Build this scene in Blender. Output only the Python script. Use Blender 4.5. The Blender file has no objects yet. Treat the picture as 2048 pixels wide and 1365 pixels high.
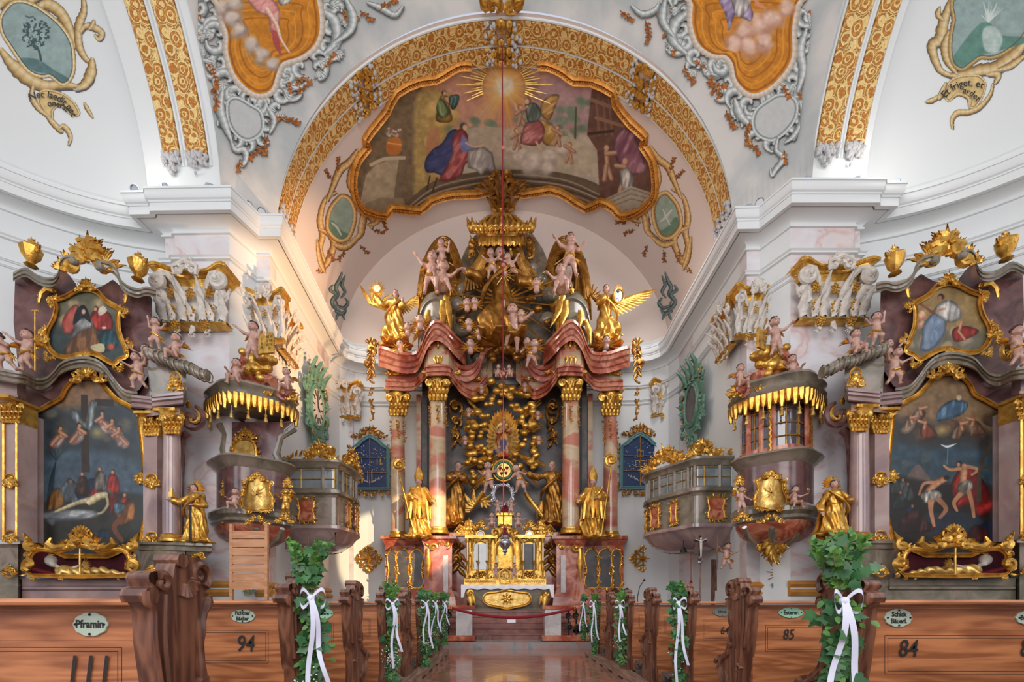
import bpy, math, random
import numpy as np
from mathutils import Vector, Matrix
PI = math.pi; sin = math.sin; cos = math.cos
SC = bpy.context.scene; COL = SC.collection
# ---------------------------------------------------------------- camera, sky, light
F = 850.0; CX = 996.0; CY = 1207.0; YAW = math.radians(0.7); CH = 1.03   # lens in pixels of a 2048x1365 frame, camera height
cd = bpy.data.cameras.new('camera'); cam = bpy.data.objects.new('camera', cd); COL.objects.link(cam)
cam.location = (0, 0, CH); cam.rotation_euler = (PI/2, 0, YAW)
cd.sensor_width = 36; cd.lens = 36*F/2048; cd.shift_x = (1024-CX)/2048; cd.shift_y = (CY-682.5)/2048
cd.clip_start = 0.05; cd.clip_end = 200; SC.camera = cam
w = bpy.data.worlds.new('world'); SC.world = w; w.use_nodes = True
w.node_tree.nodes['Background'].inputs[0].default_value = (0.78, 0.84, 1.0, 1)
w.node_tree.nodes['Background'].inputs[1].default_value = .68
def area(name, loc, target, sx, sy, power, col):
    l = bpy.data.lights.new(name, 'AREA'); l.shape = 'RECTANGLE'; l.size = sx; l.size_y = sy; l.energy = power; l.color = col
    o = bpy.data.objects.new(name, l); COL.objects.link(o); o.location = loc
    o.rotation_euler = (Vector(target)-Vector(loc)).to_track_quat('-Z', 'Y').to_euler(); return o
area('assumed_nave_window_light_left', (-9.5, -0.5, 6.5), (1, 8, 5), 4, 6, 185, (0.86, 0.92, 1.0))  # assumed window out of view at the left, lamp only with no opening
area('assumed_nave_window_light_right', (9.5, -0.5, 6.5), (-1, 8, 5), 4, 6, 125, (0.93, 0.95, 1.0))  # assumed window on the opposite side, likewise a bare lamp
area('nave_back_fill_light', (0, -5, 7), (0, 10, 5), 9, 8, 860, (1.0, 0.95, 0.9))  # added fill lamp behind the camera, not a known window
area('vault_light', (0, 3.6, 10), (0, 4.5, 16), 6, 5, 35, (1.0, 0.93, 0.85))
area('assumed_choir_window_light_left', (-4.6, 11.2, 10.6), (1.5, 13.2, 3), 1.6, 2.2, 105, (1.0, 0.93, 0.88))  # added lamp for an assumed choir window, no opening built
area('assumed_choir_window_light_right', (4.6, 11.2, 10.6), (-1.5, 13.2, 3), 1.6, 2.2, 105, (0.96, 0.95, 0.98))  # matching added lamp, its window in the right choir wall only assumed
def spot(name, loc, target, power, col, ang, blend=.3, size=.05):
    l = bpy.data.lights.new(name, 'SPOT'); l.energy = power; l.color = col; l.spot_size = math.radians(ang); l.spot_blend = blend; l.shadow_soft_size = size
    o = bpy.data.objects.new(name, l); COL.objects.link(o); o.location = loc
    o.rotation_euler = (Vector(target)-Vector(loc)).to_track_quat('-Z', 'Y').to_euler(); return o
spot('altar_sun_standin_spot', (3.2, 4.0, 5.2), (-3.0, 13.2, 3.0), 8000, (1.0, .74, .44), 15)  # added spot lamp inside the nave, imitating a sun patch beside the altar
spot('cornice_bounce_spot', (2.2, 9.0, 3.2), (-5.2, 11.2, 8.4), 3600, (1.0, .58, .28), 34, .7)  # added spot standing in for warm sunlight reflected up onto the left cornice
for _x, _p in ((-7.4, 11), (7.5, 20)):
    l = bpy.data.lights.new('cornice_flood_light', 'POINT'); l.energy = _p; l.color = (1, .97, .9); l.shadow_soft_size = .2; o = bpy.data.objects.new('cornice_flood_light', l); COL.objects.link(o); o.location = (_x, 8.35, 9.8)
SC.view_settings.view_transform = 'Standard'; SC.view_settings.look = 'None'
SC.view_settings.gamma = 1; SC.view_settings.use_curve_mapping = False; SC.view_settings.exposure = 0.2

# ---------------------------------------------------------------- pixel of the photograph + depth -> place in the church
cy_, sy_ = cos(YAW), sin(YAW)
def W(px, py, D):
    a = (px-CX)/F*D; b = CH+(CY-py)/F*D
    return Vector((a*cy_-D*sy_, a*sy_+D*cy_, b))
def atZ(px, py, Z): return W(px, py, F*(Z-CH)/(CY-py))
def hit(px, py, Fn, d0, d1, n=18):
    """first crossing of Fn(X,Y,Z)=0 along pixel rays (numpy arrays)"""
    px = np.asarray(px, float); py = np.asarray(py, float)
    lo = np.full(px.shape, float(d0)); hi = np.full(px.shape, float(d1))
    def pt(D):
        a = (px-CX)/F*D; return a*cy_-D*sy_, a*sy_+D*cy_, CH+(CY-py)/F*D
    for _ in range(n):
        m = (lo+hi)/2; ins = Fn(*pt(m)) < 0
        lo = np.where(ins, m, lo); hi = np.where(ins, hi, m)
    return np.stack(pt((lo+hi)/2), -1)

# ---------------------------------------------------------------- objects
def tag(o, label=None, cat=None, group=None, kind=None):
    if label: o['label'] = label
    if cat: o['category'] = cat
    if group: o['group'] = group
    if kind: o['kind'] = kind
    return o
def thing(name, label, cat, loc=(0, 0, 0), rz=0, group=None):
    o = bpy.data.objects.new(name, None); COL.objects.link(o); o.location = loc; o.rotation_euler = (0, 0, rz)
    o.empty_display_size = .1
    return tag(o, label, cat, group)
def copy_tree(o, parent=None):
    c = o.copy(); COL.objects.link(c)
    if parent is not None: c.parent = parent
    for ch in o.children: copy_tree(ch, c)
    return c
def frame3(d, up=Vector((0, 0, 1))):
    d = d.normalized()
    s = d.cross(up)
    if s.length < 1e-4: s = d.cross(Vector((1, 0, 0)))
    s.normalize(); return s, s.cross(d)
class MB:
    """collects shapes; build() links them as one mesh object"""
    def __init__(s): s.v = []; s.f = []; s.m = []; s.cur = 0; s.n = 0
    def add(s, vs, fs):
        b = s.n; s.v.extend(vs); s.n += len(vs)
        s.f.extend([tuple(i+b for i in f) for f in fs]); s.m.extend([s.cur]*len(fs))
    def box(s, x0, x1, y0, y1, z0, z1):
        s.add([(x0, y0, z0), (x1, y0, z0), (x1, y1, z0), (x0, y1, z0), (x0, y0, z1), (x1, y0, z1), (x1, y1, z1), (x0, y1, z1)],
              [(0, 3, 2, 1), (4, 5, 6, 7), (0, 1, 5, 4), (1, 2, 6, 5), (2, 3, 7, 6), (3, 0, 4, 7)])
    def grid(s, P, closed_u=False, closed_v=False):
        nu, nv = len(P), len(P[0]); vs = [tuple(p) for r in P for p in r]; fs = []
        for i in range(nu if closed_u else nu-1):
            for j in range(nv if closed_v else nv-1):
                i2 = (i+1) % nu; j2 = (j+1) % nv
                fs.append((i*nv+j, i*nv+j2, i2*nv+j2, i2*nv+j))
        s.add(vs, fs)
    def tube(s, pts, r, n=7, cap=True, flat=1.0, closed=False, up=Vector((0, 0, 1))):
        pts = [Vector(p) for p in pts]; m = len(pts)
        if not hasattr(r, '__len__'): r = [r]*m
        R = []; pu = None
        for i, p in enumerate(pts):
            if closed: d = pts[(i+1) % m]-pts[i-1]
            else: d = pts[min(i+1, m-1)]-pts[max(i-1, 0)]
            if d.length < 1e-9: d = Vector((0, 0, 1))
            d.normalize()
            if pu is None: a, b = frame3(d, up)
            else:
                b = (pu-d*pu.dot(d))
                if b.length < 1e-5: a, b = frame3(d)
                else: b.normalize(); a = d.cross(b)
            pu = b
            R.append([p+(a*cos(2*PI*k/n)+b*sin(2*PI*k/n)*flat)*r[i] for k in range(n)])
        s.grid(R, closed_u=closed, closed_v=True)
        if cap and not closed:
            b = s.n-len(pts)*n
            s.f.append(tuple(b+k for k in range(n))[::-1]); s.m.append(s.cur)
            s.f.append(tuple(b+(m-1)*n+k for k in range(n))); s.m.append(s.cur)
    def lathe(s, c, prof, n=16, a0=0, a1=2*PI, sx=1, sy=1, fold=None):
        """prof: list of (radius, z)"""
        full = abs(a1-a0-2*PI) < 1e-6; m = n if full else n+1; P = []
        for (r, z) in prof:
            row = []
            for k in range(m):
                a = a0+(a1-a0)*k/n; q = r*(1+(fold(a, z) if fold else 0))
                row.append((c[0]+q*cos(a)*sx, c[1]+q*sin(a)*sy, c[2]+z))
            P.append(row)
        s.grid(P, closed_v=full)
        if full and abs(prof[0][1]-prof[-1][1]) > 1e-6:
            b = s.n-len(prof)*m
            if prof[0][0] > 1e-4: s.f.append(tuple(b+k for k in range(m))[::-1]); s.m.append(s.cur)
            if prof[-1][0] > 1e-4: s.f.append(tuple(b+(len(prof)-1)*m+k for k in range(m))); s.m.append(s.cur)
    def ball(s, c, r, n=10, rz=None, ry=None, m=6):
        rz = rz or r; ry = ry or r; P = []
        for i in range(m+1):
            t = PI*i/m
            P.append([(c[0]+r*sin(t)*cos(2*PI*k/n), c[1]+ry*sin(t)*sin(2*PI*k/n), c[2]-rz*cos(t)) for k in range(n)])
        s.grid(P, closed_v=True)
    def prism(s, outline, d0, d1, axis='y', bev=0):
        """outline: (u,v) polygon; extruded from d0 to d1. axis y: (u,d,v); x: (d,u,v); z: (u,v,d)"""
        def mk(u, v, d): return (u, d, v) if axis == 'y' else ((d, u, v) if axis == 'x' else (u, v, d))
        n = len(outline)
        if bev:
            cu = sum(p[0] for p in outline)/n; cv = sum(p[1] for p in outline)/n
            inn = []
            for i in range(n):
                a = Vector(outline[i-1]); b = Vector(outline[i]); c = Vector(outline[(i+1) % n])
                e1 = (b-a); e2 = (c-b)
                nn = Vector((-(e1.y), e1.x)).normalized()+Vector((-(e2.y), e2.x)).normalized()
                if nn.length < 1e-6: nn = Vector((0, 0))
                else: nn.normalize()
                area2 = sum(outline[j][0]*outline[(j+1) % n][1]-outline[(j+1) % n][0]*outline[j][1] for j in range(n)) if i == 0 else area2
                inn.append(b+nn*bev*(1 if area2 > 0 else -1))
            rows = [[mk(p[0], p[1], d1) for p in outline], [mk(p[0], p[1], d0+bev*(1 if d1 > d0 else -1)) for p in outline], [mk(p[0], p[1], d0) for p in inn]]
            b = s.n; s.grid(rows, closed_v=True)
            s.f.append(tuple(b+k for k in range(n))); s.f.append(tuple(b+2*n+k for k in range(n))[::-1]); s.m.extend([s.cur]*2)
        else:
            vs = [mk(p[0], p[1], d0) for p in outline]+[mk(p[0], p[1], d1) for p in outline]
            s.add(vs, [tuple(range(n))[::-1], tuple(range(n, 2*n))]+[(i, (i+1) % n, n+(i+1) % n, n+i) for i in range(n)])
    def obj(s, M):
        s.v = [tuple(M @ Vector(p)) for p in s.v]; return s
    def build(s, name, mat, parent=None, smooth=True, ang=40):
        me = bpy.data.meshes.new(name); me.from_pydata([tuple(p) for p in s.v], [], s.f)
        mats = mat if isinstance(mat, (list, tuple)) else [mat]
        for x in mats: me.materials.append(x)
        if len(mats) > 1: me.polygons.foreach_set('material_index', s.m)
        me.update()
        if smooth:
            me.polygons.foreach_set('use_smooth', [True]*len(me.polygons))
            if ang: me.set_sharp_from_angle(angle=math.radians(ang))
        o = bpy.data.objects.new(name, me); COL.objects.link(o)
        if parent is not None: o.parent = parent
        return o

# ---------------------------------------------------------------- materials
def V3(c): return (c[0], c[1], c[2], 1)
def srgb(r, g, b):
    f = lambda c: (c/255/12.92 if c <= 10 else ((c/255+.055)/1.055)**2.4)
    return (f(r), f(g), f(b))
def mat(name, base, rough=.6, metal=0, bump=0, bscale=20, mottle=None, mscale=3, mdist=0, spec=.5, coat=0, detail=4, stretch=None, ramp=None, sheen=0):
    m = bpy.data.materials.new(name); m.use_nodes = True; N = m.node_tree.nodes; L = m.node_tree.links
    b = N['Principled BSDF']; b.inputs['Base Color'].default_value = V3(base); b.inputs['Roughness'].default_value = rough
    b.inputs['Metallic'].default_value = metal; b.inputs['Specular IOR Level'].default_value = spec; b.inputs['Coat Weight'].default_value = coat
    b.inputs['Coat Roughness'].default_value = .08
    if bump or mottle or ramp:
        tc = N.new('ShaderNodeTexCoord'); src = tc.outputs['Object']
        if stretch:
            mp = N.new('ShaderNodeMapping'); mp.inputs['Scale'].default_value = stretch; L.new(src, mp.inputs[0]); src = mp.outputs[0]
    if mottle or ramp:
        n = N.new('ShaderNodeTexNoise'); n.inputs['Scale'].default_value = mscale; n.inputs['Detail'].default_value = detail
        n.inputs['Distortion'].default_value = mdist; L.new(src, n.inputs['Vector'])
        cr = N.new('ShaderNodeValToRGB'); L.new(n.outputs[0], cr.inputs[0])
        st = ramp or [(.38, base), (.62, mottle)]
        e = cr.color_ramp.elements
        while len(e) < len(st): e.new(.5)
        for k, (p, c) in enumerate(st): e[k].position = p; e[k].color = V3(c)
        L.new(cr.outputs[0], b.inputs['Base Color'])
    if bump:
        n2 = N.new('ShaderNodeTexNoise'); n2.inputs['Scale'].default_value = bscale; n2.inputs['Detail'].default_value = 3
        L.new(src, n2.inputs['Vector'])
        bp = N.new('ShaderNodeBump'); bp.inputs['Strength'].default_value = bump; bp.inputs['Distance'].default_value = .02
        L.new(n2.outputs[0], bp.inputs['Height']); L.new(bp.outputs[0], b.inputs['Normal'])
    return m
def mat_attr(name, rough=.7, coat=0, attr='Col', bump=0):
    m = bpy.data.materials.new(name); m.use_nodes = True; N = m.node_tree.nodes; L = m.node_tree.links
    b = N['Principled BSDF']; b.inputs['Roughness'].default_value = rough; b.inputs['Coat Weight'].default_value = coat
    a = N.new('ShaderNodeAttribute'); a.attribute_name = attr; L.new(a.outputs['Color'], b.inputs['Base Color'])
    return m
M = {}
M['plaster'] = mat('plaster', srgb(224, 227, 226), .75, bump=.05, bscale=6)
M['plaster_choir'] = mat('plaster_choir', srgb(222, 206, 196), .75, bump=.05, bscale=6)
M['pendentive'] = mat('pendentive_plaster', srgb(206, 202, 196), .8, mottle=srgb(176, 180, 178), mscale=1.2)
M['pink'] = mat('pink_marble', srgb(226, 214, 218), .28, ramp=[(.35, srgb(226, 224, 226)), (.5, srgb(220, 210, 210)), (.56, srgb(212, 184, 182)), (.64, srgb(226, 212, 206)), (.8, srgb(210, 208, 214))], mscale=.9, mdist=1.4, detail=5, coat=.2, stretch=(1, 1, 1.8))
M['redm'] = mat('red_marble', srgb(170, 85, 70), .16, ramp=[(.3, srgb(120, 50, 38)), (.46, srgb(168, 84, 62)), (.56, srgb(206, 138, 108)), (.66, srgb(146, 66, 48)), (.8, srgb(198, 146, 112))], mscale=1.6, mdist=1.2, detail=6, coat=.4)
M['colm'] = mat('column_marble', srgb(190, 130, 115), .12, ramp=[(.34, srgb(168, 92, 76)), (.46, srgb(190, 124, 100)), (.5, srgb(186, 164, 130)), (.58, srgb(204, 176, 144)), (.64, srgb(186, 118, 96))], mscale=1.1, mdist=.8, detail=5, coat=.6, stretch=(.5, .5, .9))
M['grey'] = mat('grey_green_marble', srgb(128, 120, 104), .22, ramp=[(.3, srgb(96, 90, 78)), (.5, srgb(128, 120, 102)), (.6, srgb(150, 134, 120)), (.75, srgb(106, 98, 84))], mscale=1.5, mdist=1.5, detail=6, coat=.35)
M['purple'] = mat('purple_brown_marble', srgb(118, 84, 84), .25, ramp=[(.3, srgb(76, 50, 50)), (.5, srgb(108, 74, 72)), (.7, srgb(126, 92, 86))], mscale=3, mdist=1, detail=6, coat=.3)
M['lilac'] = mat('lilac_marble', srgb(178, 160, 164), .15, ramp=[(.3, srgb(132, 112, 118)), (.5, srgb(168, 140, 134)), (.7, srgb(190, 168, 162))], mscale=1.5, mdist=1, detail=5, coat=.6, stretch=(1, 1, .6))
M['dark'] = mat('dark_stone', srgb(62, 58, 58), .35, mottle=srgb(92, 84, 80), mscale=2.2, mdist=1)
M['whitem'] = mat('white_marble', srgb(205, 200, 196), .3, mottle=srgb(180, 172, 172), mscale=3, mdist=1.5)
M['gold'] = mat('gold_leaf', srgb(232, 184, 90), .3, metal=.75, bump=.25, bscale=28, mottle=srgb(192, 140, 56), mscale=7)
M['ochregold'] = mat('ochre_gilding', srgb(214, 148, 62), .45, metal=.4, bump=.25, bscale=30, mottle=srgb(186, 118, 40), mscale=9)
M['oldgold'] = mat('aged_gold', srgb(184, 132, 58), .36, metal=.72, bump=.3, bscale=22, mottle=srgb(132, 88, 34), mscale=6)
M['palegold'] = mat('pale_gold', srgb(244, 208, 124), .34, metal=.6, bump=.25, bscale=30, mottle=srgb(206, 160, 78), mscale=8)
M['stucco'] = mat('white_stucco', srgb(222, 214, 202), .6, bump=.15, bscale=30, mottle=srgb(196, 188, 178), mscale=9)
M['greystucco'] = mat('grey_stucco', srgb(190, 188, 188), .7, bump=.2, bscale=40)
M['flesh'] = mat('carved_flesh', srgb(198, 160, 144), .4, mottle=srgb(176, 132, 116), mscale=8, coat=.15)
M['hair'] = mat('dark_hair', srgb(66, 46, 40), .6, bump=.4, bscale=60)
M['green'] = mat('green_lacquer', srgb(108, 150, 128), .4, mottle=srgb(80, 120, 104), mscale=9)
M['red'] = mat('crimson', srgb(128, 22, 34), .9, bump=.2, bscale=60)
M['velvet'] = mat('crimson_velvet', srgb(92, 20, 34), .85, mottle=srgb(70, 14, 28), mscale=5)
M['silver'] = mat('silver', srgb(190, 190, 195), .22, metal=.95, bump=.1, bscale=40)
M['iron'] = mat('dark_iron', srgb(40, 36, 34), .45, metal=.3)
M['lamp'] = mat('lamp_housing', srgb(176, 190, 204), .4, metal=.3)
M['white'] = mat('white_cloth', srgb(236, 234, 238), .7)
M['ribbon'] = mat('white_ribbon', srgb(214, 216, 236), .45)
M['wax'] = mat('candle_wax', srgb(238, 226, 196), .5)
M['glassdk'] = mat('dark_pane', srgb(92, 86, 92), .06, spec=.9, coat=.8)
M['glassgr'] = mat('grey_pane', srgb(136, 144, 148), .08, spec=.9, coat=.6, mottle=srgb(110, 116, 118), mscale=2)
M['blue'] = mat('blue_ground', srgb(26, 52, 92), .4)
M['teal'] = mat('teal_frame', srgb(96, 136, 140), .45)
M['ochre'] = mat('ochre_paint', srgb(206, 150, 74), .6, mottle=srgb(188, 130, 60), mscale=4)
M['pine'] = None
def wood(name, c1, c2, scale, rough=.45, coat=.15, axis='x', knots=False):
    m = bpy.data.materials.new(name); m.use_nodes = True; N = m.node_tree.nodes; L = m.node_tree.links
    b = N['Principled BSDF']; b.inputs['Roughness'].default_value = rough; b.inputs['Coat Weight'].default_value = coat; b.inputs['Coat Roughness'].default_value = .25
    tc = N.new('ShaderNodeTexCoord'); mp = N.new('ShaderNodeMapping'); L.new(tc.outputs['Object'], mp.inputs[0])
    mp.inputs['Scale'].default_value = {'x': (.35, 3, 3), 'z': (3, 3, .35), 'y': (3, .35, 3)}[axis]
    wv = N.new('ShaderNodeTexNoise'); wv.inputs['Scale'].default_value = scale*1.5; wv.inputs['Detail'].default_value = 2; wv.inputs['Distortion'].default_value = .6
    L.new(mp.outputs[0], wv.inputs['Vector'])
    # rings: sine of the stretched noise
    ml = N.new('ShaderNodeMath'); ml.operation = 'MULTIPLY'; ml.inputs[1].default_value = 34; L.new(wv.outputs[0], ml.inputs[0])
    sn = N.new('ShaderNodeMath'); sn.operation = 'SINE'; L.new(ml.outputs[0], sn.inputs[0])
    n2 = N.new('ShaderNodeTexNoise'); n2.inputs['Scale'].default_value = scale*6; n2.inputs['Detail'].default_value = 4; L.new(mp.outputs[0], n2.inputs['Vector'])
    ad = N.new('ShaderNodeMath'); ad.operation = 'MULTIPLY_ADD'; ad.inputs[1].default_value = .16; L.new(sn.outputs[0], ad.inputs[0]); L.new(n2.outputs[0], ad.inputs[2])
    cr = N.new('ShaderNodeValToRGB'); L.new(ad.outputs[0], cr.inputs[0])
    cr.color_ramp.elements[0].position = .3; cr.color_ramp.elements[0].color = V3(c1); cr.color_ramp.elements[1].position = .7; cr.color_ramp.elements[1].color = V3(c2)
    L.new(cr.outputs[0], b.inputs['Base Color'])
    bp = N.new('ShaderNodeBump'); bp.inputs['Strength'].default_value = .15; bp.inputs['Distance'].default_value = .01; L.new(ad.outputs[0], bp.inputs['Height']); L.new(bp.outputs[0], b.inputs['Normal'])
    return m
M['pine'] = wood('pine_wood', srgb(140, 82, 48), srgb(186, 120, 76), 1.6)
M['pinez'] = wood('pine_upright', srgb(134, 80, 48), srgb(180, 116, 74), 1.6, axis='z')
M['walnut'] = wood('walnut', srgb(82, 50, 38), srgb(128, 84, 62), 2.0, .38, .3, 'z')
M['kneel'] = wood('grey_kneeler_wood', srgb(86, 76, 74), srgb(122, 108, 104), 1.5, .5)
M['kerbw'] = wood('worn_platform_wood', srgb(120, 92, 78), srgb(166, 136, 118), 1.5, .5, axis='y')
M['board'] = wood('light_board', srgb(186, 130, 90), srgb(206, 152, 112), 1.2, .6, 0)
M['leaf'] = mat('leaf_green', srgb(92, 140, 56), .5, mottle=srgb(54, 100, 44), mscale=14)
M['leafd'] = mat('ivy_green', srgb(58, 108, 58), .45, mottle=srgb(40, 82, 46), mscale=14)
M['twig'] = mat('dry_twig', srgb(128, 104, 78), .8)
M['gyps'] = mat('white_blossom', srgb(236, 236, 226), .7)
M['enamel'] = mat('pale_enamel', srgb(186, 200, 180), .3, mottle=srgb(170, 186, 168), mscale=9, coat=.3)
M['enamelg'] = mat('green_enamel', srgb(150, 200, 170), .3, coat=.3)
M['enameld'] = mat('dark_enamel', srgb(110, 114, 106), .4)
M['ink'] = mat('black_paint', srgb(34, 30, 28), .6)
M['paint'] = mat_attr('painted_colours', .55)
M['fresco'] = mat_attr('fresco_colours', .85)
M['oil'] = mat_attr('oil_colours', .42, .05)
M['glass'] = mat('shrine_glass', (1, 1, 1), .03)
_b = M['glass'].node_tree.nodes['Principled BSDF']; _b.inputs['Transmission Weight'].default_value = 1; _b.inputs['IOR'].default_value = 1.05
# ================================================================ the building
ZC = 9.4                       # top of the great cornice
OFF = .5                       # cornice lip to wall face
XS = (-5.95, 5.95+.25); YC0 = 3.6
def smooth_pts(pts, n=6, closed=False):
    """Catmull-Rom"""
    out = []; m = len(pts); pts = [Vector(p) for p in pts]
    for i in range(m if closed else m-1):
        p1 = pts[i]; p2 = pts[(i+1) % m]
        p0 = pts[i-1] if (closed or i > 0) else p1; p3 = pts[(i+2) % m] if (closed or i+2 < m) else p2
        for k in range(n):
            t = k/n
            out.append(.5*((2*p1)+(p2-p0)*t+(2*p0-5*p1+4*p2-p3)*t*t+(3*p1-p0-3*p2+p3)*t*t*t))
    if not closed: out.append(pts[-1])
    return out
def lipniche(s, t):            # niche ellipse lip, t = angle from the back axis
    return Vector((s*7.1+s*4.5*cos(t), YC0+5.3*sin(t)))
Lp = [atZ(x, y, ZC).xy for x, y in ((243, 383), (288.5, 382), (289, 374.5), (461.5, 372), (519, 429), (565, 429), (675, 657))]
Rp = [atZ(x, y, ZC).xy for x, y in ((1813, 364), (1772, 364), (1771, 357), (1584, 357), (1518, 413), (1471, 414), (1344, 646))]
CLc = [Vector((-5.08, 13.5)), Vector((-5.0, 13.75)), Vector((-4.8, 13.92)), Vector((-4.55, 13.98))]
CRc = [Vector((-p.x, p.y)) for p in CLc]
def nich(s, last):
    pts = []; t0 = -.9
    tl = math.acos(max(-1, min(1, (abs(last.x)-7.1)/4.5)))
    for k in range(41):
        t = t0+(tl-t0)*k/40
        pts.append(lipniche(s, t))
    return pts
plan = []; mseg = []           # lip polyline, anticlockwise seen from inside; material key of each segment
def P_(p, k): plan.append(Vector(p)); mseg.append(k)
for p in nich(-1, Lp[0]+Vector((-.0, 0))): P_(p, 0)
P_(Lp[0], 1); P_(Lp[1], 0); P_(Lp[2], 1); P_(Lp[3], 0); P_(Lp[4], 1); P_(Lp[5], 1)
q = Lp[5].lerp(Lp[6], .22); P_(q, 0)
q2 = Lp[5].lerp(Lp[6], .93); P_(q2, 1)
P_(CLc[0], 0)
for p in CLc[1:]: P_(p, 0)
for p in CRc[::-1][:-1]: P_(p, 0)
P_(CRc[0], 1)
q2 = Rp[5].lerp(Rp[6], .93); P_(q2, 0)
q = Rp[5].lerp(Rp[6], .22); P_(q, 1)
P_(Rp[5], 1); P_(Rp[4], 0); P_(Rp[3], 1); P_(Rp[2], 0); P_(Rp[1], 1); P_(Rp[0], 0)
rn = nich(1, Rp[0]+Vector((0, 0)))[::-1]
for p in rn: P_(p, 0)
def offs(pts, d, closed=False):
    out = []; n = len(pts)
    for i in range(n):
        a = pts[i]-pts[i-1] if i > 0 else pts[1]-pts[0]
        b = pts[i+1]-pts[i] if i < n-1 else pts[i]-pts[i-1]
        a = a.normalized(); b = b.normalized()
        na = Vector((-a.y, a.x)); nb = Vector((-b.y, b.x)); m = na+nb
        if m.length < 1e-3: out.append(pts[i]+na*d); continue
        m.normalize(); k = max(.35, m.dot(na)); out.append(pts[i]+m*d/k)
    return out
# traverse goes left niche -> choir -> right niche; outward (into the wall) is to the left of travel
def band(mb, prof):
    rows = []
    for (o, z) in prof: rows.append([(p.x, p.y, z) for p in offs(plan, o)])
    mb.grid(rows)
def wallband(name, z0, z1, o, mats, zs=None):
    mb = MB(); P = offs(plan, o)
    for i in range(len(P)-1):
        mb.cur = mats(i)
        a, b = P[i], P[i+1]; mb.add([(a.x, a.y, z0), (b.x, b.y, z0), (b.x, b.y, z1), (a.x, a.y, z1)], [(0, 1, 2, 3)])
    return mb
def seglist(): return mseg
ML = [M['plaster'], M['pink']]
wl = wallband('wall', 1.35, 8.37, OFF, lambda i: mseg[i])
o = wl.build('wall_shell', ML, smooth=False); tag(o, kind='structure'); o.name = 'wall_back'
pl = wallband('plinth', 0, 1.35, OFF-.05, lambda i: 0); o = pl.build('baseboard_back', M['plaster']); tag(o, kind='structure')
# ochre base mouldings under the marble pilasters
PO = offs(plan, OFF)
def segprism(name, z0, z1, proud, m, idx, prof=None):
    mb = MB()
    for i in idx:
        a, b = PO[i], PO[i+1]; d = (b-a).normalized(); n = Vector((d.y, -d.x))
        a2 = a-d*proud*.6; b2 = b+d*proud*.6
        for (p0, p1, za, zb) in (prof or [(proud, proud, z0, z1)]):
            vs = [(a2.x, a2.y, za), (b2.x, b2.y, za), (b2.x, b2.y, zb), (a2.x, a2.y, zb)]
            vs += [(a2.x+n.x*p0, a2.y+n.y*p0, za), (b2.x+n.x*p0, b2.y+n.y*p0, za), (b2.x+n.x*p1, b2.y+n.y*p1, zb), (a2.x+n.x*p1, a2.y+n.y*p1, zb)]
            mb.add(vs, [(4, 5, 6, 7), (0, 4, 7, 3), (1, 2, 6, 5), (3, 7, 6, 2), (0, 1, 5, 4)])
    o = mb.build(name, m, smooth=False); tag(o, kind='structure'); return o
pil = [i for i in range(len(plan)-1) if mseg[i] == 1]
segprism('trim_1', 1.28, 1.52, .1, M['ochre'], pil, [(.08, .12, 1.18, 1.26), (.12, .04, 1.26, 1.34), (.04, .1, 1.34, 1.42), (.1, .02, 1.42, 1.5)])
# frieze with pink marble blocks above the pilasters
fr = wallband('frieze', 8.37, 8.9, OFF, lambda i: mseg[i]); o = fr.build('wall_frieze', ML, smooth=False); tag(o, kind='structure')
def cove(o0, z0, o1, z1, n=5):
    return [(o0+(o1-o0)*(1-cos(PI/2*k/n)), z0+(z1-z0)*sin(PI/2*k/n)) for k in range(n+1)]
# great cornice: offsets from the lip
prof = [(OFF, 8.86), (OFF-.05, 8.86), (OFF-.05, 8.9), (OFF-.02, 8.9)]+cove(OFF-.02, 8.9, .24, 9.02)+[(.2, 9.02), (.2, 9.07), (.16, 9.0), (.08, 9.0), (.08, 9.16), (.06, 9.16), (.06, 9.19), (.045, 9.2)]+[(.045-.045*sin(PI/2*k/4), 9.2+.12*(1-cos(PI/2*k/4))) for k in range(1, 5)]+[(0, 9.36), (-.02, 9.36), (-.02, 9.4), (1.3, 9.4)]
mb = MB(); band(mb, prof); o = mb.build('trim_2', M['plaster'], ang=30); tag(o, kind='structure')
for k, (z, dz, pr) in enumerate(((8.3, .07, .06), (7.86, .035, .035), (7.74, .03, .03))):
    mb = MB(); band(mb, [(OFF, z), (OFF-pr, z+.01), (OFF-pr, z+dz*.6), (OFF-pr*1.6, z+dz), (OFF, z+dz+.01)])
    o = mb.build('trim_%d' % (3+k), M['plaster'], ang=30); tag(o, kind='structure')
# low attic plinth above the cornice
mb = MB(); band(mb, [(OFF, 9.4), (OFF-.02, 9.62), (OFF-.1, 9.66), (OFF-.1, 9.7), (OFF+.02, 9.78), (OFF-.04, 9.82), (OFF-.02, 9.86), (OFF+.3, 9.9)])
o = mb.build('trim_6', M['plaster'], ang=30); tag(o, kind='structure')
# --- vaults
def aY(Y): return 5.27+(Y-9.65)*.085
BV = 5.05
def Fchoir(X, Y, Z): return (X/aY(Y))**2+((Z-ZC)/BV)**2-1
def Fdome(X, Y, Z): return np.where(Z > ZC, (Z-ZC)**2, 0)-(60.8-.963*X*X-.951*(Y-YC0)**2)
def Fniche(s):
    return lambda X, Y, Z: ((X-s*7.1)/5.0)**2+((Y-YC0)/5.8)**2+((Z-ZC)/5.3)**2-1
YA, YB = 9.65, 14.5
mb = MB(); rows = []
for k in range(25):
    Y = YA+(YB-YA)*k/24
    rows.append([(aY(Y)*cos(t), Y, ZC+BV*sin(t)) for t in [PI*j/64 for j in range(65)]])
mb.grid(rows); o = mb.build('ceiling_choir', M['plaster_choir']); tag(o, kind='structure')
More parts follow.
